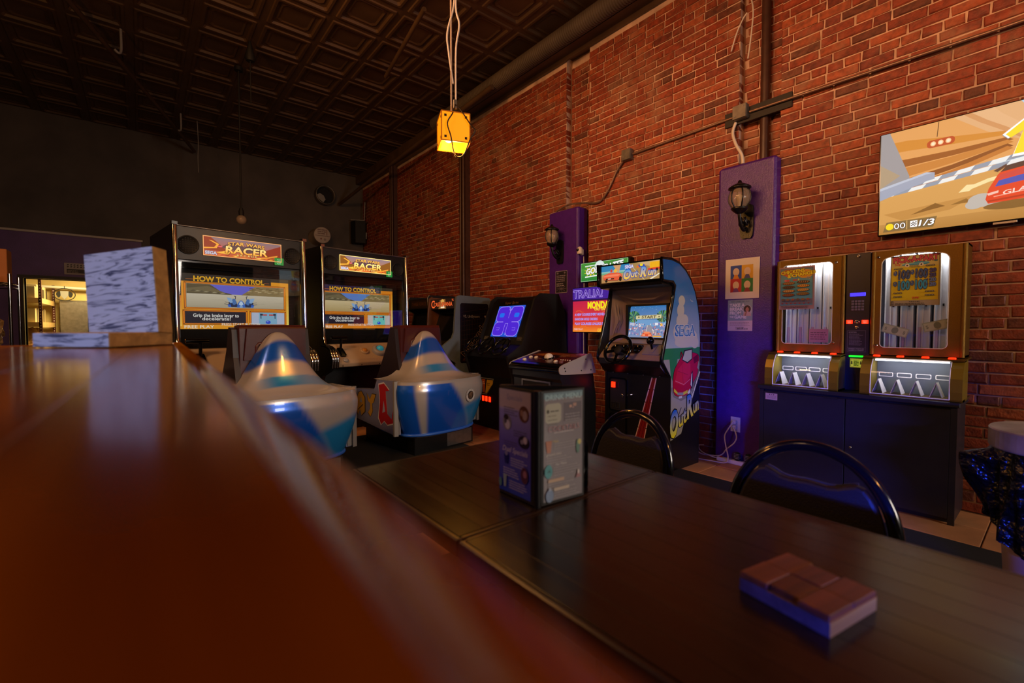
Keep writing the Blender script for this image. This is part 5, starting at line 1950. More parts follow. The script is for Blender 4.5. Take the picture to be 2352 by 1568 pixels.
for cx, cy in ((0.11, 0.275), (0.39, 0.275)):
    q.poly(rrect(cx - 0.045, cx + 0.045, cy - 0.025, cy + 0.03, 0.02), '#1c6ae8')
for cx in (0.1, 0.4):
    q.line([(cx - 0.03, 0.115), (cx + 0.03, 0.115), (cx + 0.03, 0.085), (cx - 0.02, 0.085)], 0.005, '#8a70f0')
q.put('screen', M['escr'], s1, (-0.25, 0.228, 1.075), (1, 0, 0), un, label='blue and violet maze track screen')
q = P()
q.text('Super Sprint', 0, 0, 0.03, '#7a5a34', sk=0.25, sx=1.2, out='#2a1a0c', ow=0.06)
q.put('title', M['printgloss'], s1, (-0.02, 0.386, 1.485), (1, 0, 0), un)
q = P()
q.lines(-0.37, 0.05, -0.27, 4, 0.012, 0.004, '#8a857c', 4).lines(0.27, 0.05, 0.37, 4, 0.012, 0.004, '#8a857c', 5)
q.put('instruction_print', M['print'], s1, (0, 0.211, 1.03), (1, 0, 0), un)
q = P()
tri = [(-0.36, 0.08), (0.03, 0.08), (0.03, 0.03), (-0.1, -0.1), (-0.24, -0.1), (-0.36, 0.03)]
q.poly([(u * 1.03, v * 1.08) for u, v in tri], '#8a8a84').poly(tri, '#1a1514').poly([(-0.32, 0.07), (-0.22, 0.07), (-0.17, -0.09), (-0.21, -0.09)], '#5a5a60').poly([(-0.2, 0.07), (-0.13, 0.07), (-0.14, -0.09), (-0.17, -0.09)], '#9a4a20').poly([(-0.1, 0.07), (0.02, 0.07), (0.02, 0.03), (-0.1, -0.09), (-0.13, -0.09)], '#b08a20')
q.lines(-0.29, 0.04, -0.24, 2, 0.02, 0.008, '#b8b8bc', 1).lines(-0.18, 0.04, -0.14, 2, 0.02, 0.008, '#d8a890', 2).lines(-0.09, 0.03, -0.03, 2, 0.02, 0.008, '#4a3608', 3)
q.put('coin_artwork', M['printgloss'], s1, (0.02, 0.049, 0.5), label='yellow and orange wedge print')
for k in range(3):
    b = B()
    b.cbox(-0.17 + 0.065 * k, -0.135 + 0.065 * k, 0.044, 0.05, 0.31, 0.37, 0.001)
    b.build('red_counter', M['redled'], s1)
for x in (-0.28, 0.0, 0.28):
    m_ = Matrix.Translation((x, -0.02, 0.975)) @ Matrix.Rotation(R(48), 4, 'X')
    b = B()
    b.M = m_
    b.tube([(0.118 * math.cos(2 * math.pi * i / 32), 0.118 * math.sin(2 * math.pi * i / 32), 0) for i in range(32)], 0.013, 8, True)
    wl = b.build('steering_wheel', M['blackgloss'], sp_)
    b = B()
    b.M = m_
    b.lathe([(0.016, -0.09), (0.02, -0.02), (0.03, -0.008), (0.005, 0.0)], 14)
    b.build('hub', M['blackmatte'], wl)
    for a in (90, 210, 330):
        b = B()
        b.M = m_ @ Matrix.Rotation(R(a), 4, 'Z')
        b.cbox(0.02, 0.11, -0.01, 0.01, -0.012, -0.006, 0.002)
        b.build('spoke', M['blackgloss'], wl)
b = B()
b.tube([(0.43, 0.1, 0.03), (0.43, 0.1, 0.52), (0.43, 0.28, 0.62)], 0.012, 6)
b.build('orange_edge_strip', mat('orange_strip', '#b5621c', 0.4), sp_)

# --- two player cabinet seen from its grey blue side
vs_ = thing('arcade_cabinet', 'grey blue cabinet with dark lettered side panel and glowing orange red title', 'arcade game', (3.12, 5.35, 0), WALLROT)
pr = [(0.1, 0), (0.1, 0.3), (0.03, 0.72), (-0.17, 0.84), (-0.19, 0.9), (-0.17, 0.95), (-0.03, 1.05), (0.0, 1.12), (0.02, 1.4), (0.04, 1.58), (0.08, 1.6), (0.56, 1.58), (0.6, 1.5), (0.62, 0.0)]
M['wooden'] = mat('brown_woodgrain_laminate', '#6a3d1e', 0.4, var=0.2, vscale=10)
b = B()
b.prism(pr, 0.325, 0.36, 'x')
v1 = b.build('side_panel', mat('grey_blue_laminate', '#5c6872', 0.4, var=0.08, vscale=8), vs_, bev=0.008)
b = B()
b.prism(pr, -0.36, -0.325, 'x')
v2 = b.build('side_panel', M['wooden'], vs_, bev=0.008)
b = B()
b.tube([(-0.342, y - 0.004, z) for y, z in pr[2:11]], 0.017, 8)
b.build('edge_trim', M['wooden'], v2)
b = B()
b.prism([(0.12, 0), (0.12, 0.3), (0.05, 0.73), (-0.12, 0.85), (-0.12, 0.9), (0.06, 1.0), (0.2, 1.42), (0.06, 1.43), (0.05, 1.57), (0.56, 1.57), (0.6, 1.5), (0.6, 0.0)], -0.325, 0.325, 'x')
v3 = b.build('body', M['blackmatte'], vs_)
b = B()
b.prism(rrect(-0.26, 0.26, 0, 0.38, 0.03), 0.0, 0.006, 'y')
b.build('screen', M['blackgloss'], v3, (0, 0.058, 1.01), (R(-18.4), 0, 0))
q = P()
q.rect(0, 0, 0.63, 0.135, '#1c0c08').poly([(0.2, 0.0), (0.24, 0.12), (0.38, 0.13), (0.4, 0.0)], '#8a5a2c').rect(0.26, 0.01, 0.36, 0.05, '#f0d8b0').ell(0.31, 0.1, 0.04, 0.03, '#d8a04c')
q.text('CASTLEVANIA', 0.315, 0.062, 0.052, '#f0622c', bold=0.02, out='#2a0804', ow=0.05, maxw=0.58).text('C', 0.055, 0.068, 0.1, '#f0622c', bold=0.02, out='#2a0804', ow=0.05).text('VS.', 0.57, 0.112, 0.026, '#f0622c', bold=0.02)
q.put('marquee', M['escr'], v3, (-0.315, 0.046, 1.434))
q = P()
pn = rrect(0.09, 0.54, 0.72, 1.5, 0.03)
q.poly([(u, v) for u, v in pn], '#140d0e')
for k in range(11):
    q.line([(0.1, 0.78 + 0.06 * k), (0.53, 0.82 + 0.062 * k)], 0.0025, '#3a241c').line([(0.11 + 0.042 * k, 0.73), (0.11 + 0.042 * k, 1.3 + 0.01 * k)], 0.0025, '#3a241c')
q.poly([(0.1, 0.74), (0.53, 1.2), (0.53, 0.74)], '#2c1812')
for i in range(15):
    for j in range(8):
        u, v = 0.14 + 0.028 * i, 0.75 + 0.05 * j
        if v < 0.62 + u * 1.0:
            q.poly([(u, v), (u + 0.014, v + 0.012), (u + 0.014, v + 0.032), (u, v + 0.02)], '#6a3c22')
q.text('Nintendo', 0.31, 1.03, 0.1, '#15100f', out='#9a7c68', ow=0.03, rot=R(50), maxw=0.58, bold=0.02)
q.text('VS. UniSystem', 0.26, 1.33, 0.034, '#8a8078', maxw=0.26).ell(0.48, 1.33, 0.012, 0.014, '#9a8a80')
q.put('side_graphic', M['printgloss'], v1, (0.3606, 0, 0), (0, 1, 0), label='dark lettered side panel')

# --- upright cabinet in the far corner
def upright(loc, label, trim, title, col, sub, lit):
    c = thing('arcade_cabinet', label, 'arcade game', loc, WALLROT)
    pr_ = [(0.06, 0), (0.06, 0.75), (-0.1, 0.86), (-0.1, 0.92), (0.05, 1.0), (0.12, 1.4), (0.02, 1.45), (0.02, 1.62), (0.05, 1.66), (0.5, 1.66), (0.5, 0)]
    for s_ in (-1, 1):
        x0, x1 = sorted((s_ * 0.33, s_ * 0.305))
        b = B()
        b.prism(pr_, x0, x1, 'x')
        o = b.build('side_panel', trim, c)
        b = B()
        b.tube([(s_ * 0.318, y - 0.004, z) for y, z in pr_[1:9]], 0.01, 6)
        b.build('edge_trim', M['brownpipe'] if lit else M['zinc'], o)
    b = B()
    b.prism([(0.08, 0), (0.08, 0.75), (-0.08, 0.86), (-0.08, 0.91), (0.07, 0.99), (0.16, 1.4), (0.04, 1.47), (0.04, 1.61), (0.5, 1.62), (0.5, 0)], -0.305, 0.305, 'x')
    o = b.build('body', M['blackmatte'], c)
    q = P()
    q.rect(0, 0, 0.6, 0.15, '#1c0c08' if lit else '#241a16')
    if lit:
        q.poly([(0.22, 0.0), (0.24, 0.13), (0.36, 0.14), (0.38, 0.0)], '#8a5a2c').rect(0.26, 0.02, 0.34, 0.06, '#f0d8b0').ell(0.3, 0.1, 0.03, 0.03, '#c08a3c')
        q.text(title, 0.3, 0.075, 0.055, col, bold=0.02, out='#2a0804', ow=0.05, maxw=0.56)
        q.text(title[0], 0.05, 0.08, 0.1, col, bold=0.02, out='#2a0804', ow=0.05)
    else:
        q.rect(0.04, 0.02, 0.56, 0.13, '#3a2418').text(title, 0.3, 0.075, 0.05, col, out='#1a0c06', ow=0.04, maxw=0.45)
    q.put('marquee', M['escr'] if lit else M['print'], o, (-0.3, 0.0392, 1.465))
    b = B()
    un_ = Vector((0, 0.09, 0.41)).normalized()
    b.prism(rrect(-0.25, 0.25, 0, 0.34, 0.03), 0.0, 0.006, 'y')
    o2 = b.build('screen', M['blackgloss'], o, (0, 0.075, 1.03), (R(-12.4), 0, 0))
    for x in (-0.15, 0.1):
        b = B()
        b.tube([(x, -0.01, 0.95), (x, -0.02, 1.0)], 0.006, 6)
        b.ball((x, -0.02, 1.01), 0.018, 10, 8)
        b.build('joystick', M['blackgloss'], c)
    return c


upright((3.3, 6.36, 0), 'dark upright cabinet with unlit brown title in the far corner', M['black'], 'THREE FORCE', '#8a5a34', '', False)

# ------------------------------------------------------------------ ticket machines on a black cabinet (local x = -world y)
VX = 3.75
M['vendblack'] = mat('charcoal_laminate', '#1f1f28', 0.4, var=0.15, vscale=12)
M['goldcap'] = mat('gold_plastic_cap', '#8c741c', 0.3, 0.35, bump=0.1, bscale=300)
M['column'] = mat('dark_violet_plate', '#241b2c', 0.4, bump=0.05)
vc = thing('storage_cabinet', 'wide low black two door cabinet carrying the ticket machines', 'cabinet', (VX, 0.965, 0), WALLROT)
CW = 0.558
b = B()
b.box(-CW, CW, 0.02, 0.335, 0.03, 0.715)
b.box(-CW + 0.03, CW - 0.03, 0.05, 0.335, 0.0, 0.03)
b.build('body', M['vendblack'], vc)
b = B()
b.cbox(-CW - 0.012, CW + 0.012, -0.012, 0.335, 0.715, 0.745, 0.004)
b.build('top', M['vendblack'], vc)
for s_ in (-1, 1):
    b = B()
    x0, x1 = sorted((s_ * 0.002, s_ * (CW - 0.03)))
    b.cbox(x0, x1, 0.004, 0.02, 0.035, 0.70, 0.003)
    d = b.build('door', M['vendblack'], vc)
    b = B()
    hx_ = -0.13 if s_ < 0 else 0.05
    b.box(hx_, hx_ + 0.085, 0.0, 0.006, 0.688, 0.704)
    b.build('finger_pull', M['blackmatte'], d)
    if s_ > 0:
        b = B()
        b.lathe([(0.008, 0), (0.008, 0.004), (0.003, 0.005)], 12, c=(0.035, 0.004, 0.37), ax='y')
        b.build('lock', M['chrome'], d)
    else:
        q = P()
        q.rect(0, 0, 0.085, 0.05, '#c6a898').ell(0.03, 0.04, 0.004, 0.004, '#5a4440').ell(0.044, 0.04, 0.003, 0.003, '#5a4440').ell(0.058, 0.04, 0.005, 0.004, '#5a4440')
        q.lines(0.01, 0.03, 0.078, 3, 0.008, 0.003, '#8a7068', 3, 0.1)
        q.put('notice_sticker', M['print'], d, (-0.515, 0.003, 0.635), label='small pink notice sticker')
    b = B()
    b.box(s_ * CW - (0.03 if s_ > 0 else 0), s_ * CW + (0.03 if s_ < 0 else 0), 0.004, 0.02, 0.0, 0.715)
    b.build('stile', M['vendblack'], vc)


def ticket_machine(name_y, w, label, win, archtop, nbtn, cols, tw):
    """w = frame width, win = window rectangle (x0, x1, z0, z1) in frame coordinates"""
    c = thing('ticket_machine', label, 'vending machine', (VX, name_y, 0.745), WALLROT, 'gold ticket machines on the black cabinet')
    hw = w / 2
    F = 0.15
    H = 0.965
    Z0 = 0.262
    b = B()
    b.box(-hw, -hw + 0.012, F + 0.02, 0.335, Z0, H)
    b.box(hw - 0.012, hw, F + 0.02, 0.335, Z0, H)
    b.box(-hw, hw, F + 0.02, 0.335, H - 0.012, H)
    b.box(-hw, hw, F + 0.02, 0.335, Z0, Z0 + 0.012)
    b.build('case', M['bronze'], c)
    x0, x1, z0, z1 = win
    loop = rrect(x0, x1, z0, z1, (0.025, 0.03, 0.03, 0.03), 5)
    if archtop:
        loop = [(x, z - archtop * ((x - (x0 + x1) / 2) / ((x1 - x0) / 2)) ** 2 if z > z1 - 0.06 else z) for x, z in loop]
        # denser top edge for the arch
        dense = []
        for i in range(len(loop)):
            dense.append(loop[i])
            (a, c1), (e, d1) = loop[i], loop[(i + 1) % len(loop)]
            if c1 > z1 - 0.08 and d1 > z1 - 0.08 and abs(a - e) > 0.1:
                for k in range(1, 8):
                    t = k / 8
                    x = a + (e - a) * t
                    dense.append((x, z1 - archtop * ((x - (x0 + x1) / 2) / ((x1 - x0) / 2)) ** 2))
        loop = dense
    b = B()
    b.ring_plate(rim(loop, -hw + 0.008, hw - 0.008, Z0, H - 0.004), loop, F, F + 0.02)
    for s_ in (-1, 1):
        b.tube([(s_ * (hw - 0.012), F + 0.006, Z0), (s_ * (hw - 0.012), F + 0.006, H - 0.006)], 0.0135, 8)
    b.build('front_frame', M['bronze'], c)
    b = B()
    b.tube([(x, F + 0.001, z) for x, z in loop], 0.0025, 5, True)
    b.build('window_gasket', M['white'], c)
    # lit inside
    b = B()
    b.box(-hw + 0.013, hw - 0.013, 0.30, 0.31, Z0 + 0.013, H - 0.013)
    bk = b.build('back_board', mat('dark_recess', '#3a3a46', 0.6), c)
    for i in range(cols):
        cx = x0 + (i + 0.5) * (x1 - x0) / cols
        b = B()
        b.box(cx - tw / 2, cx + tw / 2, 0.235, 0.29, Z0 + 0.03, H - 0.03)
        sl_ = b.build('ticket_column', mat('white_column', '#cfd2d6', 0.4), c)
        b = B()
        b.box(cx - tw / 2, cx - tw / 2 + 0.006, 0.215, 0.235, Z0 + 0.03, H - 0.03)
        b.box(cx + tw / 2 - 0.006, cx + tw / 2, 0.215, 0.235, Z0 + 0.03, H - 0.03)
        b.box(cx - tw * 0.12, cx - tw * 0.02, 0.228, 0.235, Z0 + 0.03, H - 0.03)
        b.build('guide_rail', M['white'], sl_)
        b = B()
        b.box(cx + 0.006, cx + 0.014, 0.226, 0.234, 0.585, 0.60)
        b.build('sensor', M['blackmatte'], sl_)
        b = B()
        b.box(cx - tw * 0.42, cx - tw * 0.2, 0.229, 0.236, Z0 + 0.03, 0.45)
        b.build('ticket_stack', mat('pink_tickets', '#c9a2a6', 0.6), sl_)
    for s_ in (-1, 1):
        b = B()
        xx = s_ * (hw - 0.028)
        b.box(xx - 0.006, xx + 0.006, 0.18, 0.19, Z0 + 0.05, H - 0.05)
        b.build('light_strip', mat('cool_led', '#e8ecff', 0.3, emit='#dfe6ff', estr=3.0), c)
    l = lamp('ticket_light', 'AREA', (0, 0, 0), None, 2.4, (0.86, 0.91, 1.0), w * 0.7, 0.03)
    l.parent = c
    l.location = (0, 0.2, H - 0.02)
    l.rotation_euler = (0, 0, 0)
    b = B()
    b.box(-hw + 0.016, hw - 0.016, F + 0.021, F + 0.024, Z0 + 0.015, H - 0.015)
    b.build('window_pane', M['clear'], c)
    for x, z in ((x1 + 0.02, z1 - 0.01), (x1 + 0.012 if not archtop else x0 - 0.018, z0 + 0.012)):
        b = B()
        if archtop and z > 0.6:
            x = x0 - 0.018
        b.lathe([(0.009, 0), (0.009, 0.006), (0.003, 0.008)], 12, c=(x, F, z), ax='y')
        b.build('lock', M['chrome'], c)
    # button row and tray
    for i in range(nbtn):
        cx = -hw + 0.06 + i * (w - 0.1) / (nbtn - 1) - 0.01
        b = B()
        b.cbox(cx - 0.017, cx + 0.017, 0.095, 0.125, 0.25, 0.262, 0.003)
        b.build('lit_button', M['redled'], c)
    tw_ = hw + 0.012
    prof = [(-0.005, 0.0), (0.005, 0.0), (0.005, 0.012), (0.335, 0.012), (0.335, 0.0)]
    b = B()
    b.box(-tw_, tw_, 0.0, 0.335, 0.0, 0.014)
    b.prism([(0.06, 0.238), (0.335, 0.252), (0.335, 0.262), (0.06, 0.252), (0.04, 0.244)], -tw_, tw_, 'x')
    b.build('tray_shelf', M['bronze'], c)
    for s_ in (-1, 1):
        a0, a1 = sorted((s_ * tw_, s_ * (tw_ - 0.055)))
        b = B()
        b.prism([(-0.012, 0.004), (-0.016, 0.06), (-0.012, 0.14), (0.012, 0.2), (0.06, 0.245), (0.2, 0.255), (0.2, 0.0), (0.0, 0.0)], a0, a1, 'x')
        b.build('end_cap', M['goldcap'], c, bev=0.012)
    tl = tw_ - 0.056
    b = B()
    b.box(-tl, tl, 0.16, 0.17, 0.014, 0.25)
    b.build('tray_back', mat('tray_grey', '#4c4f55', 0.5), c)
    for i in range(4):
        cx = -tl + (i + 0.5) * 2 * tl / 4
        b = B()
        b.ring_plate(rrect(cx - 0.038, cx + 0.038, 0.115, 0.145, 0.006, 3), rrect(cx - 0.034, cx + 0.034, 0.119, 0.141, 0.005, 3), 0.157, 0.16)
        b.build('chute_rim', M['white'], c)
        # bent white divider
        b = B()
        dx = cx - 0.02
        b.add([(dx - 0.03, 0.05, 0.015), (dx - 0.03, 0.14, 0.015), (dx, 0.06, 0.105), (dx, 0.13, 0.105), (dx + 0.03, 0.03, 0.015), (dx + 0.03, 0.14, 0.015)], [(0, 1, 3, 2), (2, 3, 5, 4)])
        b.prism([(dx - 0.031, 0.015), (dx, 0.108), (dx + 0.031, 0.015), (dx + 0.027, 0.015), (dx, 0.098), (dx - 0.027, 0.015)], 0.05, 0.054, 'y')
        b.build('divider', M['white'], c)
    b = B()
    b.box(-tl + 0.01, tl - 0.01, 0.055, 0.062, 0.228, 0.236)
    b.build('tray_led', mat('tray_led', '#e8ecff', 0.3, emit='#e2e8ff', estr=6.0), c)
    l = lamp('tray_light', 'AREA', (0, 0, 0), None, 0.8, (0.86, 0.9, 1.0), tl * 1.8, 0.02)
    l.parent = c
    l.location = (0, 0.07, 0.225)
    l.rotation_euler = (R(15), 0, 0)
    b = B()
    pr_ = [(-0.01, 0.014), (-0.012, 0.06), (-0.008, 0.14), (0.014, 0.195), (0.05, 0.238)]
    n = len(pr_)
    vs = [(x, y, z) for x in (-tl, tl) for y, z in pr_] + [(x, y + 0.002, z) for x in (-tl, tl) for y, z in pr_]
    b.add(vs, [(i, i + 1, n + i + 1, n + i) for i in range(n - 1)], 0, (1, 1, 1), True)
    b.build('tray_cover', M['clear'], c)
    b = B()
    for s_ in (-1, 1):
        b.tube([(s_ * tl, y - 0.002, z) for y, z in pr_], 0.003, 6)
    b.tube([(-tl, -0.012, 0.014), (tl, -0.012, 0.014)], 0.003, 6)
    b.build('cover_edge', mat('bright_acrylic_edge', '#f2f4ff', 0.2), c)
    return c


m1 = ticket_machine(1.245, 0.45, 'gold framed ticket machine with blue poster, left of the card column', (-0.182, 0.15, 0.322, 0.925), 0, 4, 4, 0.074)
m2 = ticket_machine(0.635, 0.47, 'gold framed ticket machine with yellow prize poster, right of the card column', (-0.18, 0.155, 0.312, 0.932), 0.028, 4, 4, 0.066)
# prize posters stuck on the glass
q = P()
w, h = 0.245, 0.325
q.rect(0, 0, w, h, '#a8848c').rect(0.012, 0.03, w - 0.012, h - 0.014, '#4b98b8').rect(0.014, 0.04, w - 0.014, 0.08, '#6d6f86').grad(0.012, 0.2, w - 0.012, h - 0.014, '#5aa2bc', '#6f8a9c')
q.ell(0.075, 0.282, 0.062, 0.026, '#c0651c').ell(0.18, 0.268, 0.055, 0.032, '#e0a020').ell(0.06, 0.262, 0.014, 0.012, '#d8622c').ell(0.085, 0.262, 0.014, 0.012, '#c8d22c')
q.text('CHICKENS', 0.095, 0.288, 0.024, '#f0e020', bold=0.04, out='#5a3a0c', ow=0.06, rot=R(5)).text('& CHANGES', 0.155, 0.265, 0.024, '#f4e422', bold=0.04, out='#6a3a08', ow=0.06, rot=R(7))
q.text('50¢', 0.205, 0.236, 0.012, '#1c1a1c', bold=0.02, out='#e8e4dc', ow=0.07)
q.ell(0.05, 0.222, 0.012, 0.008, '#d86a6a').ell(0.065, 0.222, 0.012, 0.008, '#c84848').ell(0.105, 0.223, 0.007, 0.007, '#c83a3a').ell(0.12, 0.223, 0.007, 0.007, '#c83a3a').ell(0.138, 0.226, 0.006, 0.007, '#d8c83a')
for i in range(4):
    for j in range(2):
        cx, cy = 0.07 + 0.1 * j, 0.2 - 0.03 * i + 0.006 * j
        q.ell(cx, cy, 0.044, 0.0125, '#3a2114').ell(cx, cy + 0.001, 0.041, 0.01, ('#8a5a2c', '#5a3a24', '#a8763a', '#8a4a20')[i] if j == 0 else ('#4a3a30', '#d8983a', '#b88a3a', '#8a6a34')[i])
        for k in range(5):
            q.line([(cx - 0.03 + k * 0.014, cy - 0.006), (cx - 0.024 + k * 0.014, cy + 0.007)], 0.003, ('#c09050', '#2a1a10', '#d8b880', '#5a2c10')[i])
for k in range(6):
    q.ell(0.035 + 0.034 * k, 0.075, 0.012, 0.008, ('#6a4a3a', '#8a5a2c', '#9a4a34')[k % 3])
for k in range(7):
    q.ell(0.03 + 0.03 * k, 0.045, 0.006, 0.006, '#8a2a3c')
q.lines(0.03, 0.064, 0.22, 1, 0.01, 0.004, '#2c3a4a', 7).lines(0.02, 0.024, 0.225, 2, 0.009, 0.004, '#4a3438', 8).frame(0.012, 0.03, w - 0.012, h - 0.014, 0.002, '#5a4450')
q.put('blue_prize_poster', M['print'], m1, (-0.207, 0.146, 0.585), label='blue poster of cakes and rolls taped over the window')
b = B()
q = P()
q.rect(0, 0, 0.125, 0.1, '#b0808a').lines(0.01, 0.075, 0.115, 4, 0.016, 0.006, '#5a3a40', 3, 0.15)
q.put('pink_note', M['print'], m1, (0.0, 0.168, 0.335), label='pink notice behind the glass')
q = P()
w, h = 0.248, 0.33
q.rect(0, 0, w, h, '#8f8560').rect(0.006, 0.036, w - 0.01, h - 0.004, '#d6c41a').rect(0.006, h * 0.77, w - 0.01, h - 0.004, '#c9c07a').rect(0.006, 0.0, w - 0.006, 0.034, '#a49a8c')
q.text('PICK-A-PART', w / 2, h * 0.925, 0.036, '#c8485c', bold=0.04, out='#4a2030', ow=0.05, maxw=0.225, rot=R(1))
q.poly([(0.055, h * 0.8), (0.07, h * 0.84), (0.11, h * 0.845), (0.14, h * 0.875), (0.165, h * 0.86), (0.19, h * 0.85), (0.195, h * 0.82), (0.18, h * 0.8)], '#2f8fb8').line([(0.06, h * 0.825), (0.19, h * 0.84)], 0.004, '#7fc4dc').ell(0.085, h * 0.8, 0.011, 0.011, '#e8e4d8').ell(0.085, h * 0.8, 0.005, 0.005, '#2a2420').ell(0.155, h * 0.805, 0.011, 0.011, '#e8e4d8').ell(0.155, h * 0.805, 0.005, 0.005, '#2a2420')
q.text('50¢', 0.036, h * 0.83, 0.015, '#c8422c', bold=0.02).ell(0.225, h * 0.86, 0.01, 0.005, '#3a6a7a')
for (u, v, hh) in ((0.062, 0.205, 0.052), (0.148, 0.208, 0.052), (0.062, 0.135, 0.054), (0.148, 0.137, 0.054)):
    dk = v > 0.17
    q.text('100', u + 0.006, v, hh, '#3a5f9c' if dk else '#2f9ad0', bold=0.035, out='#2c1f5c', ow=0.05, sx=0.95, maxw=0.066)
    q.text('$', u - 0.036, v + 0.012, hh * 0.45, '#3f62a8', bold=0.04, out='#2c1f5c', ow=0.04)
    if dk:
        for k in range(4):
            q.line([(u - 0.022 + k * 0.016, v - 0.02), (u - 0.01 + k * 0.016, v + 0.022)], 0.003, '#1c1c4c')
for k, t in enumerate(('20', '25', '20', '20')):
    q.text(t, 0.212, 0.224 - 0.03 * k, 0.021, '#5f7ac0' if k > 1 else '#3c3c7c', bold=0.05, out='#231d54', ow=0.06, maxw=0.04).text('$', 0.186, 0.227 - 0.03 * k, 0.011, '#3a3a7c', bold=0.04)
for u, v in ((0.042, 0.245), (0.2, 0.255), (0.042, 0.085), (0.2, 0.09), (0.042, 0.06), (0.2, 0.066)):
    for k in range(3):
        q.ell(u - 0.016 + k * 0.015, v, 0.008, 0.005, '#4a4258').ell(u - 0.016 + k * 0.015, v, 0.004, 0.0025, '#a8a06a')
q.text('TPI', 0.13, 0.05, 0.013, '#c8342c', bold=0.04, sk=0.2, sx=1.4).lines(0.1, 0.26, 0.15, 2, 0.008, 0.003, '#5a4a1a', 3)
q.lines(0.1, 0.028, 0.16, 1, 0.01, 0.004, '#2a2420', 4).lines(0.03, 0.016, 0.23, 2, 0.008, 0.004, '#3a322c', 6).lines(0.006, 0.03, 0.028, 4, 0.007, 0.004, '#2a2824', 6)
q.put('yellow_prize_poster', M['print'], m2, (-0.135, 0.168, 0.59), label='yellow poster of prize amounts')
for x, rr in ((-0.13, -18), (0.095, 14)):
    q = P()
    q.rect(0, 0, 0.14, 0.06, '#8a9a86').rect(0.006, 0.006, 0.134, 0.054, '#a8b49c').ell(0.07, 0.03, 0.018, 0.022, '#6d7d6c').text('$', 0.02, 0.03, 0.02, '#5a6a58').text('$', 0.12, 0.03, 0.02, '#5a6a58')
    q.put('bank_note', M['print'], m2, (x - 0.05, 0.1665, 0.42 if x < 0 else 0.415), (math.cos(R(rr)), 0, math.sin(R(rr))), (-math.sin(R(rr)), 0, math.cos(R(rr))), label='bank note taped behind the glass')
# card column between them
cc = thing('control_column', 'dark violet card and keypad column between the gold ticket machines', 'vending machine', (VX, 0.944, 0.745), WALLROT)
b = B()
b.cbox(-0.071, 0.071, 0.155, 0.335, 0.0, 0.965, 0.004)
cb_ = b.build('body', M['column'], cc)
b = B()
b.cbox(-0.045, 0.045, 0.148, 0.155, 0.665, 0.69, 0.002)
b.build('display', mat('blue_lcd', '#2a20c0', 0.3, emit='#4a3cff', estr=1.2), cc)
kp = B()
for i in range(4):
    for j in range(4):
        k = B()
        k.cbox(-0.036 + i * 0.019, -0.021 + i * 0.019, 0.149, 0.155, 0.565 + j * 0.019, 0.58 + j * 0.019, 0.0015)
        k.build('key', mat('mauve_key', '#6d6080', 0.5) if (i + j) == 0 else bpy.data.materials['mauve_key'], cc)
for x in (-0.045, 0.045):
    b = B()
    b.cbox(x - 0.018, x + 0.018, 0.147, 0.155, 0.472, 0.498, 0.002)
    o = b.build('lit_slot', M['redled'], cc)
    q = P()
    q.text('PRESS', 0, 0.006, 0.006, '#ffd0c0').text('HERE', 0, -0.006, 0.006, '#ffd0c0')
    q.put('slot_text', M['emid'], o, (x, 0.1465, 0.485))
for x, z, r_ in ((0.0, 0.485, 0.014), (-0.002, 0.447, 0.011), (0.0, 0.945, 0.01)):
    b = B()
    b.lathe([(r_, 0), (r_, 0.008), (r_ * 0.7, 0.011), (r_ * 0.3, 0.008)], 16, c=(x, 0.155, z), ax='y')
    b.build('lock', M['chrome'], cc)
q = P()
q.frame(0, 0, 0.105, 0.15, 0.002, '#6a6670').text('INSTRUCTIONS', 0.03, 0.138, 0.006, '#c9c4cc', maxw=0.045).lines(0.01, 0.126, 0.098, 10, 0.0085, 0.0028, '#7d7884', 2)
q.line([(0, 0.03), (0.105, 0.03)], 0.0015, '#6a6670').text('WINNING TICKETS ARE', 0.052, 0.021, 0.0065, '#a8a2ac', bold=0.02, maxw=0.09).text('REDEEMED BY ATTENDANT', 0.052, 0.01, 0.0065, '#a8a2ac', bold=0.02, maxw=0.09)
q.put('instruction_plate', M['print'], cc, (-0.055, 0.1545, 0.275))
b = B()
b.cbox(-0.042, 0.042, 0.14, 0.155, 0.238, 0.25, 0.003)
b.build('green_note_slot', mat('green_led', '#0a4012', 0.3, emit='#18ff30', estr=1.6), cc)
q = P()
q.rect(0, 0, 0.072, 0.062, '#b8b43a').rect(0.02, 0.01, 0.052, 0.05, '#8f9a2c').frame(0.004, 0.004, 0.068, 0.058, 0.002, '#4a4a1a').lines(0.022, 0.046, 0.052, 4, 0.01, 0.005, '#2f3a10', 2)
for u in (0.01, 0.062):
    q.poly([(u - 0.005, 0.022), (u + 0.005, 0.022), (u + 0.003, 0.045), (u - 0.003, 0.045)], '#2a2a14')
q.put('note_reader_label', M['emid'], cc, (-0.036, 0.1545, 0.165), label='yellow green note reader label')

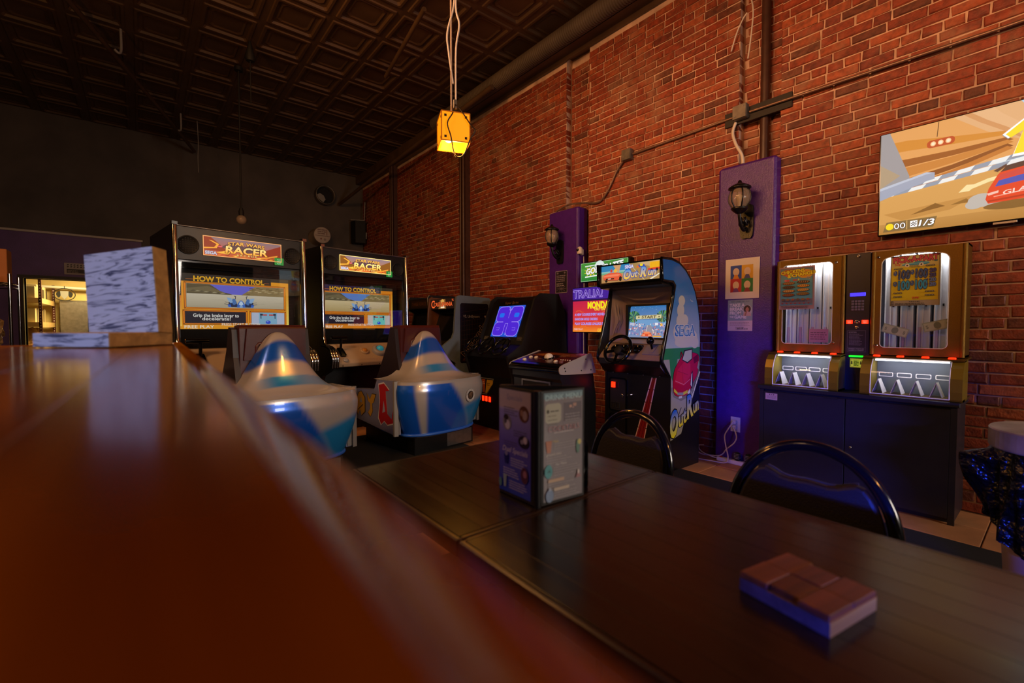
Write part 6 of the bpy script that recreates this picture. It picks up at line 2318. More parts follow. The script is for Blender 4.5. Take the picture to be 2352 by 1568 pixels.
# ------------------------------------------------------------------ television on the brick wall
tv = thing('television', 'large wall television showing a red car race in a desert', 'television', (4.045, 0.262, 1.83), WALLROT)
TW, TH = 1.225, 0.705
b = B()
b.cbox(-TW / 2, TW / 2, 0, 0.04, 0, TH, 0.004)
b.box(-0.3, 0.3, 0.04, 0.072, 0.15, 0.55)
tb = b.build('bezel', M['blackgloss'], tv)
b = B()
b.cbox(-0.05, 0.05, -0.002, 0.01, -0.012, 0.001, 0.001)
b.build('badge', M['steel'], tb)
q = P()
w, h = TW - 0.018, TH - 0.016
q.grad(0, 0, w, h * 0.52, '#b98642', '#d9a45c').rect(0, h * 0.45, w, h, '#e0a868')
q.grad(w * 0.45, h * 0.5, w, h, '#cfe0e8', '#a9cfe4')
q.poly([(0, h * 0.36), (w * 0.3, h * 0.45), (w * 0.62, h * 0.6), (w * 0.5, h * 0.82), (w * 0.46, h * 0.9), (w * 0.42, h), (0, h)], '#d99a58')
q.poly([(w * 0.3, h), (w * 0.43, h * 0.8), (w * 0.5, h * 0.72), (w * 0.56, h * 0.66), (w * 0.6, h * 0.7), (w * 0.56, h * 0.8), (w * 0.58, h * 0.9), (w * 0.54, h)], '#d8a878')
bands = [('#c9822c', 0.9, 0.8), ('#8a4a14', 0.72, 0.65), ('#c07a34', 0.64, 0.55), ('#7a3f12', 0.53, 0.47), ('#b86f2c', 0.46, 0.4)]
for c_, a, e in bands:
    q.poly([(0.0, h * a), (w * 0.12, h * (a - 0.01)), (w * 0.3, h * (a * 0.7 + 0.2)), (w * 0.5, h * (0.62 + (a - 0.4) * 0.3)), (w * 0.52, h * (0.6 + (a - 0.42) * 0.28)), (w * 0.3, h * (e * 0.7 + 0.2)), (w * 0.12, h * (e - 0.01)), (0, h * e)], c_)
for c_, d in (('#c98f5c', 0.0), ('#dcae80', 0.03)):
    q.poly([(w * (0.34 + d), h), (w * (0.4 + d), h * 0.9), (w * (0.47 + d), h * 0.8), (w * (0.55 + d * 0.4), h * 0.68), (w * (0.56 + d * 0.4), h * 0.72), (w * (0.5 + d), h * 0.84), (w * (0.45 + d), h * 0.93), (w * (0.42 + d), h)], c_)
q.grad(0, 0, w, h * 0.33, '#b07c3a', '#d2a05c')
q.poly([(0, h * 0.1), (w, h * 0.1), (w, h * 0.55), (w * 0.45, h * 0.46), (0, h * 0.32)], '#cf9a54')
q.poly([(w * 0.02, h * 0.2), (w * 0.4, h * 0.26), (w * 0.3, h * 0.16), (w * 0.1, h * 0.12)], '#bd8844').poly([(w * 0.14, h * 0.16), (w * 0.24, h * 0.24), (w * 0.28, h * 0.2)], '#7d5420').poly([(w * 0.3, h * 0.2), (w * 0.36, h * 0.24), (w * 0.38, h * 0.2)], '#8a6128')
for j in range(2):
    for i in range(10):
        t0, t1 = i / 10, (i + 1) / 10
        U = lambda t: w * (0.0 + 0.62 * t)
        V = lambda t, s_: h * (0.36 + 0.13 * t + s_ * (0.035 + 0.012 * t))
        q.poly([(U(t0), V(t0, j)), (U(t1), V(t1, j)), (U(t1) + 0.02, V(t1, j + 1)), (U(t0) + 0.02, V(t0, j + 1))], ('#e6ebea', '#8496a8')[(i + j) % 2])
q.poly([(0, h * 0.46), (0, h), (w * 0.04, h), (w * 0.13, h * 0.54), (w * 0.13, h * 0.5)], '#8d9298').poly([(0, h * 0.46), (0, h * 0.7), (w * 0.09, h * 0.56)], '#a2937a')
q.poly([(0, h * 0.34), (w * 0.2, h * 0.46), (w * 0.235, h * 0.47), (w * 0.235, h * 0.53), (w * 0.2, h * 0.54), (0, h * 0.46)], '#93a2b8').poly([(0, h * 0.44), (w * 0.2, h * 0.525), (w * 0.235, h * 0.53), (w * 0.2, h * 0.545), (0, h * 0.465)], '#b2c0d2')
q.line([(w * 0.36, h * 0.32), (w * 0.44, h * 0.37), (w * 0.56, h * 0.4)], 0.022, '#f2dfa4').poly([(w * 0.33, h * 0.3), (w * 0.37, h * 0.3), (w * 0.4, h * 0.35), (w * 0.36, h * 0.36)], '#f2dfa4')
# start lights
q.line([(w * 0.24, h * 0.86), (w * 0.245, h * 0.99)], 0.004, '#4a2c14')
q.poly(rrect(w * 0.2, w * 0.31, h * 0.765, h * 0.835, 0.02), '#b23a14')
for k in range(3):
    q.ell(w * (0.225 + 0.03 * k), h * 0.8, 0.0135, 0.0155, '#f4c08c').ell(w * (0.225 + 0.03 * k), h * 0.8, 0.008, 0.009, '#fbe2c4')
# red car seen from behind
for u, v, r_ in ((0.415, 0.2, 0.06), (0.45, 0.18, 0.05), (0.39, 0.17, 0.04), (0.62, 0.17, 0.06), (0.66, 0.2, 0.05)):
    q.ell(w * u, h * v, r_, r_ * 0.7, '#b9b4ac')
q.ell(w * 0.53, h * 0.13, 0.13, 0.025, '#7d5a2a')
q.poly([(w * 0.43, h * 0.2), (w * 0.44, h * 0.29), (w * 0.47, h * 0.4), (w * 0.5, h * 0.47), (w * 0.585, h * 0.49), (w * 0.61, h * 0.42), (w * 0.63, h * 0.3), (w * 0.63, h * 0.2), (w * 0.6, h * 0.17), (w * 0.44, h * 0.16)], '#dc3a1c')
q.poly([(w * 0.462, h * 0.3), (w * 0.475, h * 0.35), (w * 0.6, h * 0.385), (w * 0.615, h * 0.33)], '#1c4ab0').poly([(w * 0.47, h * 0.36), (w * 0.48, h * 0.4), (w * 0.6, h * 0.44), (w * 0.605, h * 0.39)], '#c83a3c').poly([(w * 0.48, h * 0.42), (w * 0.5, h * 0.47), (w * 0.585, h * 0.49), (w * 0.6, h * 0.45)], '#2a2228')
q.poly([(w * 0.455, h * 0.44), (w * 0.5, h * 0.485), (w * 0.5, h * 0.465), (w * 0.47, h * 0.425)], '#3a2a2c').poly([(w * 0.435, h * 0.25), (w * 0.475, h * 0.265), (w * 0.475, h * 0.245), (w * 0.44, h * 0.23)], '#f0c0b0').line([(w * 0.46, h * 0.215), (w * 0.6, h * 0.24)], 0.006, '#f09a84').line([(w * 0.44, h * 0.18), (w * 0.62, h * 0.2)], 0.01, '#b02a14')
q.text('GLA', w * 0.53, h * 0.245, h * 0.035, '#f6d6c8', bold=0.02, sx=1.5, rot=R(6), sk=0.2)
one = [(0.045, 0.0), (0.115, 0.0), (0.165, 0.2), (0.085, 0.19), (0.01, 0.125), (0.03, 0.1), (0.08, 0.13)]
mu_ = [sum(c) / 7 for c in zip(*one)]
for g, c_ in ((1.16, '#8a8f96'), (1.14, '#ffffff'), (1.0, '#f8d824')):
    q.poly([(w * 0.485 + mu_[0] + (a - mu_[0]) * g * (1 if g == 1 else 1.06), h * 0.555 + mu_[1] + (e - mu_[1]) * g - (0.004 if g > 1.15 else 0)) for a, e in one], c_)
q.poly([(w * 0.02, h * 0.02), (w * 0.235, h * 0.02), (w * 0.25, h * 0.115), (w * 0.035, h * 0.115)], '#7a6238').rect(w * 0.123, h * 0.025, w * 0.127, h * 0.11, '#c9a060')
q.ell(w * 0.05, h * 0.068, 0.022, 0.022, '#f6d81c').text('00', w * 0.094, h * 0.068, h * 0.055, '#ffffff', bold=0.0, out='#3a2c1c', ow=0.05, sx=1.15)
q.rect(w * 0.14, h * 0.04, w * 0.17, h * 0.1, '#ffffff')
for k in range(8):
    q.rect(w * (0.143 + 0.006 * (k % 4)), h * (0.05 + 0.02 * (k // 4) + 0.01 * (k % 2)), w * (0.149 + 0.006 * (k % 4)), h * (0.06 + 0.02 * (k // 4) + 0.01 * (k % 2)), '#2a241c')
q.text('1/3', w * 0.205, h * 0.068, h * 0.055, '#ffffff', bold=0.02, out='#3a2c1c', ow=0.05, sk=0.2, sx=1.3)
q.put('screen', M['escr'], tb, (-w / 2, -0.0006, 0.009), label='bright desert race picture')

# ------------------------------------------------------------------ fixtures on the brick wall
M['iron'] = mat('black_cast_iron', '#0d0c0d', 0.35, bump=0.3, bscale=90)
M['lanternglass'] = mat('lantern_glass', '#b09a84', 0.12)
M['lanternglass'].node_tree.nodes['Principled BSDF'].inputs['Alpha'].default_value = 0.48


def lantern(loc, label):
    c = thing('wall_lantern', label, 'wall lamp', loc, WALLROT, 'lanterns on the purple columns')
    b = B()
    b.prism(smooth2([(-0.05, -0.14), (0, -0.16), (0.05, -0.14), (0.055, 0.08), (0.03, 0.12), (0, 0.13), (-0.03, 0.12), (-0.055, 0.08)], 3), -0.02, 0.0, 'y')
    b.build('back_plate', M['iron'], c, bev=0.004)
    b = B()
    b.tube([(0, -0.02, -0.08), (0, -0.07, -0.1), (0, -0.12, -0.06), (0, -0.145, 0.0), (0, -0.15, 0.03)], 0.014, 8, sub=4)
    for s_ in (-1, 1):
        b.tube([(s_ * 0.02, -0.03, -0.02), (s_ * 0.03, -0.07, -0.06), (s_ * 0.02, -0.1, -0.02), (s_ * 0.015, -0.075, 0.0), (s_ * 0.02, -0.06, -0.03)], 0.008, 6, sub=4)
    b.build('scroll_arm', M['iron'], c)
    b = B()
    b.lathe([(0.012, 0.02), (0.03, 0.03), (0.058, 0.055), (0.066, 0.07), (0.058, 0.075)], 16, c=(0, -0.15, 0))
    b.build('cup', M['iron'], c)
    pr_ = [(0.05, 0.075), (0.075, 0.115), (0.082, 0.155), (0.074, 0.2), (0.056, 0.225)]
    b = B()
    b.lathe(pr_, 24, c=(0, -0.15, 0), cap=False)
    b.build('globe', M['lanternglass'], c)
    for k in range(6):
        b = B()
        a = R(60 * k + 10)
        b.tube([((r_ + 0.003) * math.cos(a), -0.15 + (r_ + 0.003) * math.sin(a), z) for r_, z in pr_], 0.0055, 6, sub=3)
        b.build('rib', M['iron'], c)
    b = B()
    b.lathe([(0.07, 0.222), (0.088, 0.23), (0.086, 0.24), (0.05, 0.262), (0.02, 0.275), (0.012, 0.295), (0.004, 0.3)], 20, c=(0, -0.15, 0))
    b.build('cap', M['iron'], c)
    b = B()
    b.lathe([(0.012, 0.075), (0.012, 0.12), (0.02, 0.14), (0.022, 0.165), (0.012, 0.185), (0.002, 0.19)], 14, c=(0, -0.15, 0))
    b.build('bulb', mat('unlit_bulb', '#d8c8a0', 0.2), c)
    return c


lantern((4.028, 1.76, 2.11), 'black globe lantern on the purple column beside the ticket machines')
lantern((4.028, 3.985, 2.13), 'black globe lantern on the farther purple column')

# framed four colour print, without figures
ps = thing('framed_print', 'white bordered print of four coloured squares on the purple column', 'picture', (4.026, 1.793, 1.61), WALLROT)
b = B()
b.box(-0.142, 0.142, -0.006, 0, -0.172, 0.172)
o = b.build('backing', M['paper'], ps)
q = P()
for u, v, c_, e in ((0, 0.115, '#2446a8', '#d88a2a'), (0.095, 0.115, '#d8a428', '#4a4a8c'), (0, 0, '#b81c30', '#7a3f8a'), (0.095, 0, '#1c7a3c', '#8a2438')):
    q.rect(u, v, u + 0.095, v + 0.115, c_).ell(u + 0.048, v + 0.06, 0.027, 0.034, '#d9bfae').poly([(u + 0.02, v), (u + 0.075, v), (u + 0.06, v + 0.035), (u + 0.035, v + 0.035)], e)
q.put('four_colour_print', M['print'], o, (-0.098, -0.0065, -0.115))
pt = P()
w, h = 0.21, 0.268
pt.rect(0, 0, w, h, '#d8c4c0').rect(0, h * 0.33, w, h, '#8fa3ac').text('KEEP GAMBLING FUN', w / 2, h * 0.945, 0.011, '#5a7078', bold=0.02, maxw=0.19)
for k, t in enumerate(('TAKE A', 'BREAK', 'FROM')):
    pt.text(t, 0.016, h * (0.83 - 0.125 * k), 0.026, '#e6e6e6', 'l', bold=0.05)
pt.text('THE', 0.016, h * 0.45, 0.013, '#e6e6e6', 'l', bold=0.05).text('GAME', 0.058, h * 0.45, 0.026, '#e6e6e6', 'l', bold=0.05)
pt.ell(0.168, h * 0.66, 0.04, 0.046, '#b6bcc0').ell(0.166, h * 0.7, 0.03, 0.032, '#3a2420').ell(0.166, h * 0.68, 0.014, 0.02, '#b07c66').poly([(0.13, h * 0.48), (0.2, h * 0.48), (0.19, h * 0.6), (0.166, h * 0.63), (0.14, h * 0.6)], '#c8a8a0').line([(0.15, h * 0.5), (0.16, h * 0.62)], 0.012, '#a87460')
pt.lines(0.02, h * 0.27, 0.19, 3, 0.011, 0.004, '#a08884', 3, 0.2).text('Free 24/7 Help:', 0.07, h * 0.115, 0.008, '#4a4040', 'l', bold=0.02, maxw=0.07).text('1-800-547-6133', 0.07, h * 0.065, 0.011, '#4a4040', 'l', bold=0.04, maxw=0.12)
o = pt.put('wall_poster', M['print'], None, (4.0265, 1.913, 1.16), (0, -1, 0))
tag(o, 'TAKE A BREAK FROM THE GAME poster below the four square print', 'poster')
nt_ = P()
w, h = 0.2, 0.27
nt_.rect(0, 0, w, h, '#a59aa8').rect(0.006, 0.006, w - 0.006, h - 0.006, '#1c1420').lines(0.02, h * 0.8, 0.18, 4, 0.022, 0.01, '#8a8090', 1, 0.15).lines(0.02, h * 0.44, 0.18, 2, 0.024, 0.012, '#a098a8', 2, 0.3)
for k in range(9):
    a = R(40 * k)
    nt_.line([(0.1, 0.05), (0.1 + 0.08 * math.cos(a), 0.05 + 0.04 * math.sin(a))], 0.004, '#7a7080')
for u in (0.04, 0.16):
    nt_.ell(u, h * 0.9, 0.014, 0.012, '#7a7080')
o = nt_.put('wall_notice', M['print'], None, (4.0265, 4.07, 1.61), (0, -1, 0))
tag(o, 'small black notice with pale border under the farther lantern', 'sign')

# outlet, power strip and white cords at the foot of the column
ou = thing('wall_outlet', 'pale wall outlet with two plugs low on the purple column', 'outlet', (4.028, 1.83, 0.34), WALLROT)
b = B()
b.cbox(-0.042, 0.042, -0.006, 0, -0.065, 0.065, 0.003)
o = b.build('cover_plate', M['white'], ou)
for z in (0.025, -0.02):
    b = B()
    b.cbox(-0.018, 0.018, -0.035, -0.006, z - 0.018, z + 0.016, 0.005)
    b.build('plug', M['white'], ou)
st = thing('power_strip', 'white power strip on the tiles below the outlet', 'power strip', (3.985, 1.76, 0.0), R(-92))
b = B()
b.cbox(-0.21, 0.21, -0.025, 0.025, 0.001, 0.036, 0.006)
o = b.build('body', M['white'], st)
for k in range(6):
    b = B()
    b.box(-0.11 + k * 0.055, -0.08 + k * 0.055, -0.012, 0.012, 0.036, 0.037)
    b.build('socket', M['grey'], o)
b = B()
b.cbox(-0.19, -0.165, -0.01, 0.01, 0.036, 0.044, 0.002)
b.build('red_switch', mat('red_switch', '#c02a1c', 0.3), o)
for k, (x, nm, mt_, hh) in enumerate(((-0.03, 'dark two prong plug', 'rubber', 0.07), (0.06, 'dark adapter block', 'rubber', 0.075), (0.17, 'pale ribbed adapter', 'white', 0.07))):
    yy_ = 1.76 - x
    a = thing('plug_adapter', nm + ' standing on the power strip', 'adapter', (3.985, yy_, 0.0372), R(-92), 'plugs on the power strip')
    b = B()
    b.cbox(-0.022, 0.022, -0.02, 0.02, 0.0, hh, 0.008)
    o = b.build('body', M[mt_], a)
    b = B()
    for j in range(4):
        b.box(-0.0225, 0.0225, -0.0205, 0.0205, 0.02 + j * 0.012, 0.024 + j * 0.012)
    b.build('ribs', M['grey'], a)


def cord(name, pts, r, m, label, cat='cord', sub=6, parent=None, group=None, world=False):
    b = B()
    b.tube(pts, r, 7, sub=sub)
    o = b.build(name, m, parent)
    if world and parent is not None:
        o.matrix_parent_inverse = (Matrix.Translation(parent.location) @ parent.rotation_euler.to_matrix().to_4x4()).inverted()
        if label:
            o['label'] = label
    if parent is None:
        tag(o, label, cat, group)
    return o


M['cordwhite'] = mat('white_cord', '#cfc6be', 0.45)
cord('power_cord', [(3.99, 1.835, 0.365), (3.95, 1.86, 0.3), (3.945, 1.885, 0.24), (3.94, 1.87, 0.15), (3.94, 1.85, 0.06), (3.93, 1.87, 0.01), (3.9, 1.98, 0.008), (3.86, 2.14, 0.01)], 0.0055, M['cordwhite'], 'white cord from the outlet to the floor beside the power strip', parent=ou, world=True)
cord('power_cord', [(3.99, 1.83, 0.32), (3.96, 1.79, 0.25), (3.96, 1.81, 0.19), (3.97, 1.88, 0.12), (3.98, 1.94, 0.05), (3.97, 2.08, 0.03), (3.92, 2.12, 0.06), (3.86, 2.15, 0.12), (3.83, 2.2, 0.13)], 0.0055, M['cordwhite'], 'white cord looping from the outlet behind the driving game', parent=ou, world=True)
cord('power_cord', [(3.985, 1.97, 0.02), (3.97, 2.02, 0.03), (3.95, 2.1, 0.06), (3.97, 2.14, 0.1), (4.0, 2.1, 0.11)], 0.005, M['cordwhite'], 'short white cord curling out of the power strip end', parent=st, world=True)
b = B()
b.cbox(3.84, 3.88, 2.11, 2.17, 0.0, 0.035, 0.005)
o = b.build('cord_switch', M['white'])
tag(o, 'small white cord switch with orange light beside the driving game', 'switch')
b = B()
b.ball((3.839, 2.125, 0.02), 0.009, 10, 8)
b.build('indicator', mat('orange_led', '#ff8a20', 0.3, emit='#ff7a18', estr=3), o)

# conduit run, junction boxes and flexible cable
cord('conduit_run', [(4.082, -1.0, 3.0), (4.082, 0.3, 3.005), (4.082, 1.78, 3.035)], 0.011, M['conduit'], 'thin metal conduit crossing the brick wall above the television', 'conduit', 1)
cord('conduit_run', [(4.098, 1.92, 3.04), (4.098, 2.985, 3.03)], 0.011, M['conduit'], 'thin metal conduit between the two junction boxes on the brick wall', 'conduit', 1)
for y, z, s_, lb in ((1.85, 3.05, 0.06, 'square steel junction box over the dark batten'), (3.05, 3.035, 0.058, 'steel junction box at the far end of the conduit')):
    j = thing('junction_box', lb, 'junction box', (4.098 if y < 2 else 4.118, y, z), WALLROT)
    b = B()
    b.cbox(-s_, s_, -0.055, 0, -s_, s_, 0.006)
    o = b.build('box', M['zinc'], j)
    b = B()
    b.cbox(-s_ * 0.95, s_ * 0.95, -0.06, -0.055, -s_ * 0.95, s_ * 0.95, 0.002)
    o = b.build('cover', M['zinc'], j)
    for a in (-1, 1):
        b = B()
        b.lathe([(0.006, 0), (0.004, 0.003)], 8, c=(a * s_ * 0.6, -0.06, a * s_ * 0.6), ax='y')
        b.build('screw', M['steel'], o)
b = B()
b.box(4.1, 4.119, 1.46, 2.0, 2.97, 3.09)
tag(b.build('wooden_batten', mat('dark_batten', '#17110f', 0.6)), 'dark wooden batten across the wall recess above the purple column', 'batten')
cord('flexible_conduit', [(4.09, 1.9, 2.985), (4.08, 1.92, 2.9), (4.06, 1.88, 2.78), (4.06, 1.83, 2.68), (4.06, 1.82, 2.602)], 0.013, M['cordwhite'], 'pale flexible conduit dropping to the nearer purple column', 'conduit')
cord('flexible_conduit', [(4.09, 3.09, 3.0), (4.1, 3.2, 2.9), (4.1, 3.32, 2.72), (4.1, 3.45, 2.62), (4.1, 3.66, 2.655), (4.08, 3.9, 2.68), (4.07, 4.1, 2.635)], 0.012, M['conduit'], 'flexible conduit curving down to the farther purple column', 'conduit')
b = B()
b.lathe([(0.036, 2.601), (0.036, TOPZ + 0.03)], 14, c=(4.165, 1.69, 0))
tag(b.build('wall_pipe', M['brownpipe']), 'brown vertical pipe in the recess above the nearer purple column', 'pipe')
for y, lb in ((6.19, 'brown steel post with pipes nearer the hanging lamp'), (8.82, 'brown steel post near the far corner')):
    p_ = thing('wall_post', lb, 'post', (4.06, y, 0))
    b = B()
    b.box(-0.02, 0.058, -0.09, 0.09, 0, TOPZ)
    b.build('post', M['brownpipe'], p_)
    for k in (-0.05, 0.03):
        b = B()
        b.lathe([(0.022, 0.0), (0.022, TOPZ)], 10, c=(-0.04, k, 0))
        b.build('pipe', M['brownpipe'], p_)
for k, (pts, lb) in enumerate((
        ([(4.09, 1.95, 3.62), (4.08, 1.9, 3.75), (4.06, 1.84, 3.83), (4.05, 1.8, 3.86)], 'bent pale wire end sticking out beside the wall recess'),
        ([(4.1, 1.82, 4.1), (4.09, 1.77, 3.9), (4.09, 1.78, 3.7), (4.1, 1.81, 3.5)], 'long pale wire hanging in the wall recess'))):
    cord('loose_wire', pts, 0.006, M['cordwhite'], lb, 'wire')
sc_ = thing('security_camera', 'small white security camera on the edge of the farther purple column', 'camera', (4.06, 3.67, 2.09), WALLROT)
b = B()
b.cbox(-0.02, 0.02, -0.01, 0.02, -0.05, 0.02, 0.006)
b.lathe([(0.03, -0.05), (0.034, -0.03), (0.03, 0.02), (0.01, 0.035)], 16, c=(0.0, -0.03, 0.01))
o = b.build('housing', M['white'], sc_)
b = B()
b.lathe([(0.018, 0), (0.016, 0.006), (0.005, 0.009)], 14, c=(-0.005, -0.06, 0.005), ax='y')
b.build('lens', M['blackgloss'], o)
cord('camera_cord', [(4.1, 3.672, 2.03), (4.1, 3.665, 1.7), (4.1, 3.668, 1.2), (4.1, 3.66, 0.7)], 0.005, M['cordwhite'], 'thin white cord running down beside the farther purple column', parent=sc_, world=True)

# ------------------------------------------------------------------ hanging amber cube lamp
AM = mat('amber_shade', '#e08a10', 0.5, emit='#ff9408', estr=0.95)
LS = 0.09
hl = thing('pendant_lamp', 'glowing amber cube lamp hanging on tangled white cords', 'pendant lamp', (1.6, 2.56, 2.365), R(-22))
b = B()
b.box(-LS, LS, -LS, LS, 2 * LS - 0.004, 2 * LS)
for s_ in (-1, 1):
    b.box(min(s_ * LS, s_ * (LS - 0.004)), max(s_ * LS, s_ * (LS - 0.004)), -LS, LS, 0, 2 * LS - 0.004)
    b.box(-LS + 0.004, LS - 0.004, min(s_ * LS, s_ * (LS - 0.004)), max(s_ * LS, s_ * (LS - 0.004)), 0, 2 * LS - 0.004)
cu = b.build('cube_shade', AM, hl)
b = B()
for a in (-LS, LS):
    for c_ in (-LS, LS):
        b.box(a - 0.003, a + 0.003, c_ - 0.003, c_ + 0.003, -0.002, 2 * LS + 0.002)
    for z in (0, 2 * LS):
        b.box(-LS, LS, a - 0.003, a + 0.003, z - 0.003, z + 0.003)
        b.box(a - 0.003, a + 0.003, -LS, LS, z - 0.003, z + 0.003)
b.build('edge_frame', mat('amber_edge', '#8a4a08', 0.5, emit='#c86404', estr=0.35), cu)
for nx, ny in ((0, -1), (-1, 0), (1, 0), (0, 1)):
    for u in (-0.065, 0.065):
        for z in (0.025, 0.155):
            b = B()
            w_ = 0.0075
            if ny:
                b.box(u - w_, u + w_, ny * LS - 0.0015, ny * LS + 0.0015, z - w_, z + w_)
            else:
                b.box(nx * LS - 0.0015, nx * LS + 0.0015, u - w_, u + w_, z - w_, z + w_)
            b.build('corner_square', M['blackmatte'], cu)
b = B()
b.ring_plate([(-LS, -LS), (LS, -LS), (LS, LS), (-LS, LS)], [(-LS + 0.014, -LS + 0.014), (LS - 0.014, -LS + 0.014), (LS - 0.014, LS - 0.014), (-LS + 0.014, LS - 0.014)], 0.0, 0.004, 'z')
b.build('bottom_rim', AM, cu)
b = B()
b.ball((-0.03, 0.0, 0.06), 0.032, 14, 10, sz=1.2)
b.lathe([(0.014, 0.1), (0.014, 0.17)], 10, c=(-0.03, 0, 0))
b.build('bulb', mat('hot_bulb', '#fff2c8', 0.3, emit='#fff0c0', estr=9.0), hl)
l = lamp('amber_bulb', 'POINT', (1.6, 2.56, 2.32), None, 26, (1.0, 0.42, 0.06), 0.06)
b = B()
b.lathe([(0.016, 2 * LS), (0.016, 2 * LS + 0.02), (0.01, 2 * LS + 0.03)], 12, c=(-0.012, 0, 0))
b.lathe([(0.006, 2 * LS + 0.02), (0.006, 2.2)], 8, c=(-0.012, 0, 0))
b.build('stem', mat('dusty_white_rod', '#b8a08c', 0.5), hl)
for pts in ([(-0.012, 0.01, 2.15), (-0.03, 0.01, 1.6), (-0.02, 0.0, 1.3), (0.012, 0.0, 0.95), (-0.035, 0, 0.72), (-0.028, 0.0, 0.6), (0.0, 0.0, 0.4)],
            [(0.02, 0.0, 2.1), (0.03, 0.0, 1.3), (0.02, 0.0, 0.9), (0.042, 0.0, 0.78), (0.02, 0.0, 0.62), (0.018, 0.0, 0.3)],
            [(-0.01, 0.0, 1.4), (-0.09, 0.0, 1.32), (-0.1, 0.0, 1.2), (-0.04, 0.0, 1.14), (0.0, 0.0, 1.25), (0.01, 0, 1.4)]):
    cord('white_cord', pts, 0.0065, M['cordwhite'], '', parent=hl)
b = B()
b.cbox(-0.012, 0.03, -0.014, 0.014, 1.2, 1.3, 0.005)
b.build('cord_adapter', M['white'], hl)
b = B()
b.cbox(0.0, 0.026, -0.01, 0.01, 0.24, 0.3, 0.004)
b.build('cord_clip', M['zinc'], hl)
cord('dark_cord', [(0.01, -0.02, 0.26), (-0.02, -0.095, 0.17), (-0.055, -0.105, 0.1), (-0.035, -0.11, 0.02), (-0.015, -0.11, -0.08), (0.01, -0.11, -0.105), (0.05, -0.11, -0.08), (0.09, -0.11, 0.02), (0.12, -0.11, 0.07), (0.09, -0.105, 0.11), (0.03, -0.09, 0.2), (0.012, -0.02, 0.26)], 0.0042, mat('dark_cord', '#2a1a10', 0.5), '', parent=hl)

# ------------------------------------------------------------------ ceiling services
b = B()
pr_ = []
for i in range(150):
    pr_ += [(0.085, 2.2 + i * 0.03), (0.1, 2.208 + i * 0.03), (0.1, 2.222 + i * 0.03)]
b.M = Matrix.Translation((3.83, 0, 4.52)) @ Matrix.Rotation(R(-90), 4, 'X')
b.lathe(pr_, 12)
tag(b.build('flexible_duct', M['darkwall']), 'dark corrugated duct running along the ceiling by the brick wall', 'duct')
for pts, r_, lb in (([(-0.62, 6.25, 4.55), (0.51, 9.44, 4.5), (0.86, 10.45, 4.47)], 0.028, 'dark diagonal pipe under the left of the ceiling'),
                    ([(2.4, 4.4, 4.55), (2.63, 5.9, 4.55)], 0.026, 'short dark pipe under the ceiling near the lamp cord'),
                    ([(3.55, 10.5, 3.95), (3.72, 9.0, 4.2), (3.74, 5.0, 4.42)], 0.035, 'black pipe rising along the brick wall from the back corner')):
    cord('ceiling_pipe', pts, r_, M['tin'], lb, 'pipe', 1)
for pts, lb in (([(-0.1, 7.0, 4.62), (-0.1, 7.02, 4.4), (-0.12, 7.0, 4.34), (-0.16, 6.98, 4.36)], 'white hooked pipe stub under the ceiling, nearer one'), ([(0.58, 9.14, 4.62), (0.58, 9.14, 4.38), (0.55, 9.1, 4.33)], 'white hooked pipe stub under the ceiling, near the back wall')):
    cord('pipe_stub', pts, 0.014, M['grey'], lb, 'pipe')
cord('hanging_string', [(0.82, 9.4, 4.66), (0.83, 9.4, 4.3), (0.82, 9.4, 4.05), (0.825, 9.4, 3.8)], 0.006, M['grey'], 'pale string hanging from the ceiling near the back wall', 'string')
pb = thing('pendant_bulb', 'unlit glass bulb on a long black rod above the nearer racing cabinet', 'pendant lamp', (1.09, 7.1, 2.62))
b = B()
b.lathe([(0.05, 1.98), (0.05, 2.03)], 14)
b.lathe([(0.011, 0.16), (0.011, 2.0)], 8)
b.build('rod', M['blackmatte'], pb)
b = B()
b.lathe([(0.03, 0.07), (0.034, 0.12), (0.02, 0.17)], 14)
b.build('socket', M['blackmatte'], pb)
b = B()
b.ball((0, 0, 0.015), 0.062, 16, 10)
b.build('globe', M['lanternglass'], pb)
b = B()
b.lathe([(0.045, 0.0), (0.06, 0.03), (0.012, 0.24)], 12, c=(1.1, 6.35, 4.4))
b.lathe([(0.006, -0.5), (0.006, 0.0)], 6, c=(1.1, 6.35, 4.4))
tag(b.build('ceiling_hook', M['blackmatte']), 'black ceiling hook with a short hanging rod', 'hook')
# back wall fittings
vt = thing('vent_opening', 'round open vent with pale rim high on the black back wall', 'vent', (3.24, BY, 4.1))
b = B()
b.M = Matrix.Translation((0, -0.0005, 0))
b.lathe([(0.19, 0.002), (0.19, 0.14), (0.205, 0.14), (0.215, 0.12), (0.215, 0.002)], 28, ax='y', cap=False)
b.build('collar', M['zinc'], vt)
b = B()
b.lathe([(0.19, 0.004), (0.17, 0.006), (0.001, 0.006)], 28, ax='y')
b.build('dark_throat', M['blackmatte'], vt)
b = B()
b.prism([(-0.15, -0.1), (-0.05, -0.17), (0.0, -0.1), (-0.04, -0.02), (-0.12, 0.02), (-0.18, -0.02)], -0.12, -0.1, 'y')
b.build('loose_flap', M['grey'], vt)
dc = thing('duct_end', 'round pale duct end with printed label on the back wall', 'duct', (3.07, BY, 3.15))
b = B()
b.lathe([(0.17, 0.001), (0.17, 0.4), (0.175, 0.41), (0.17, 0.42), (0.165, 0.424), (0.001, 0.425)], 28, ax='y')
o = b.build('drum', mat('pale_insulation', '#b3a69c', 0.7), dc)
q = P()
q.lines(-0.1, 0.12, 0.1, 3, 0.04, 0.018, '#6a4a44', 5, 0.2)
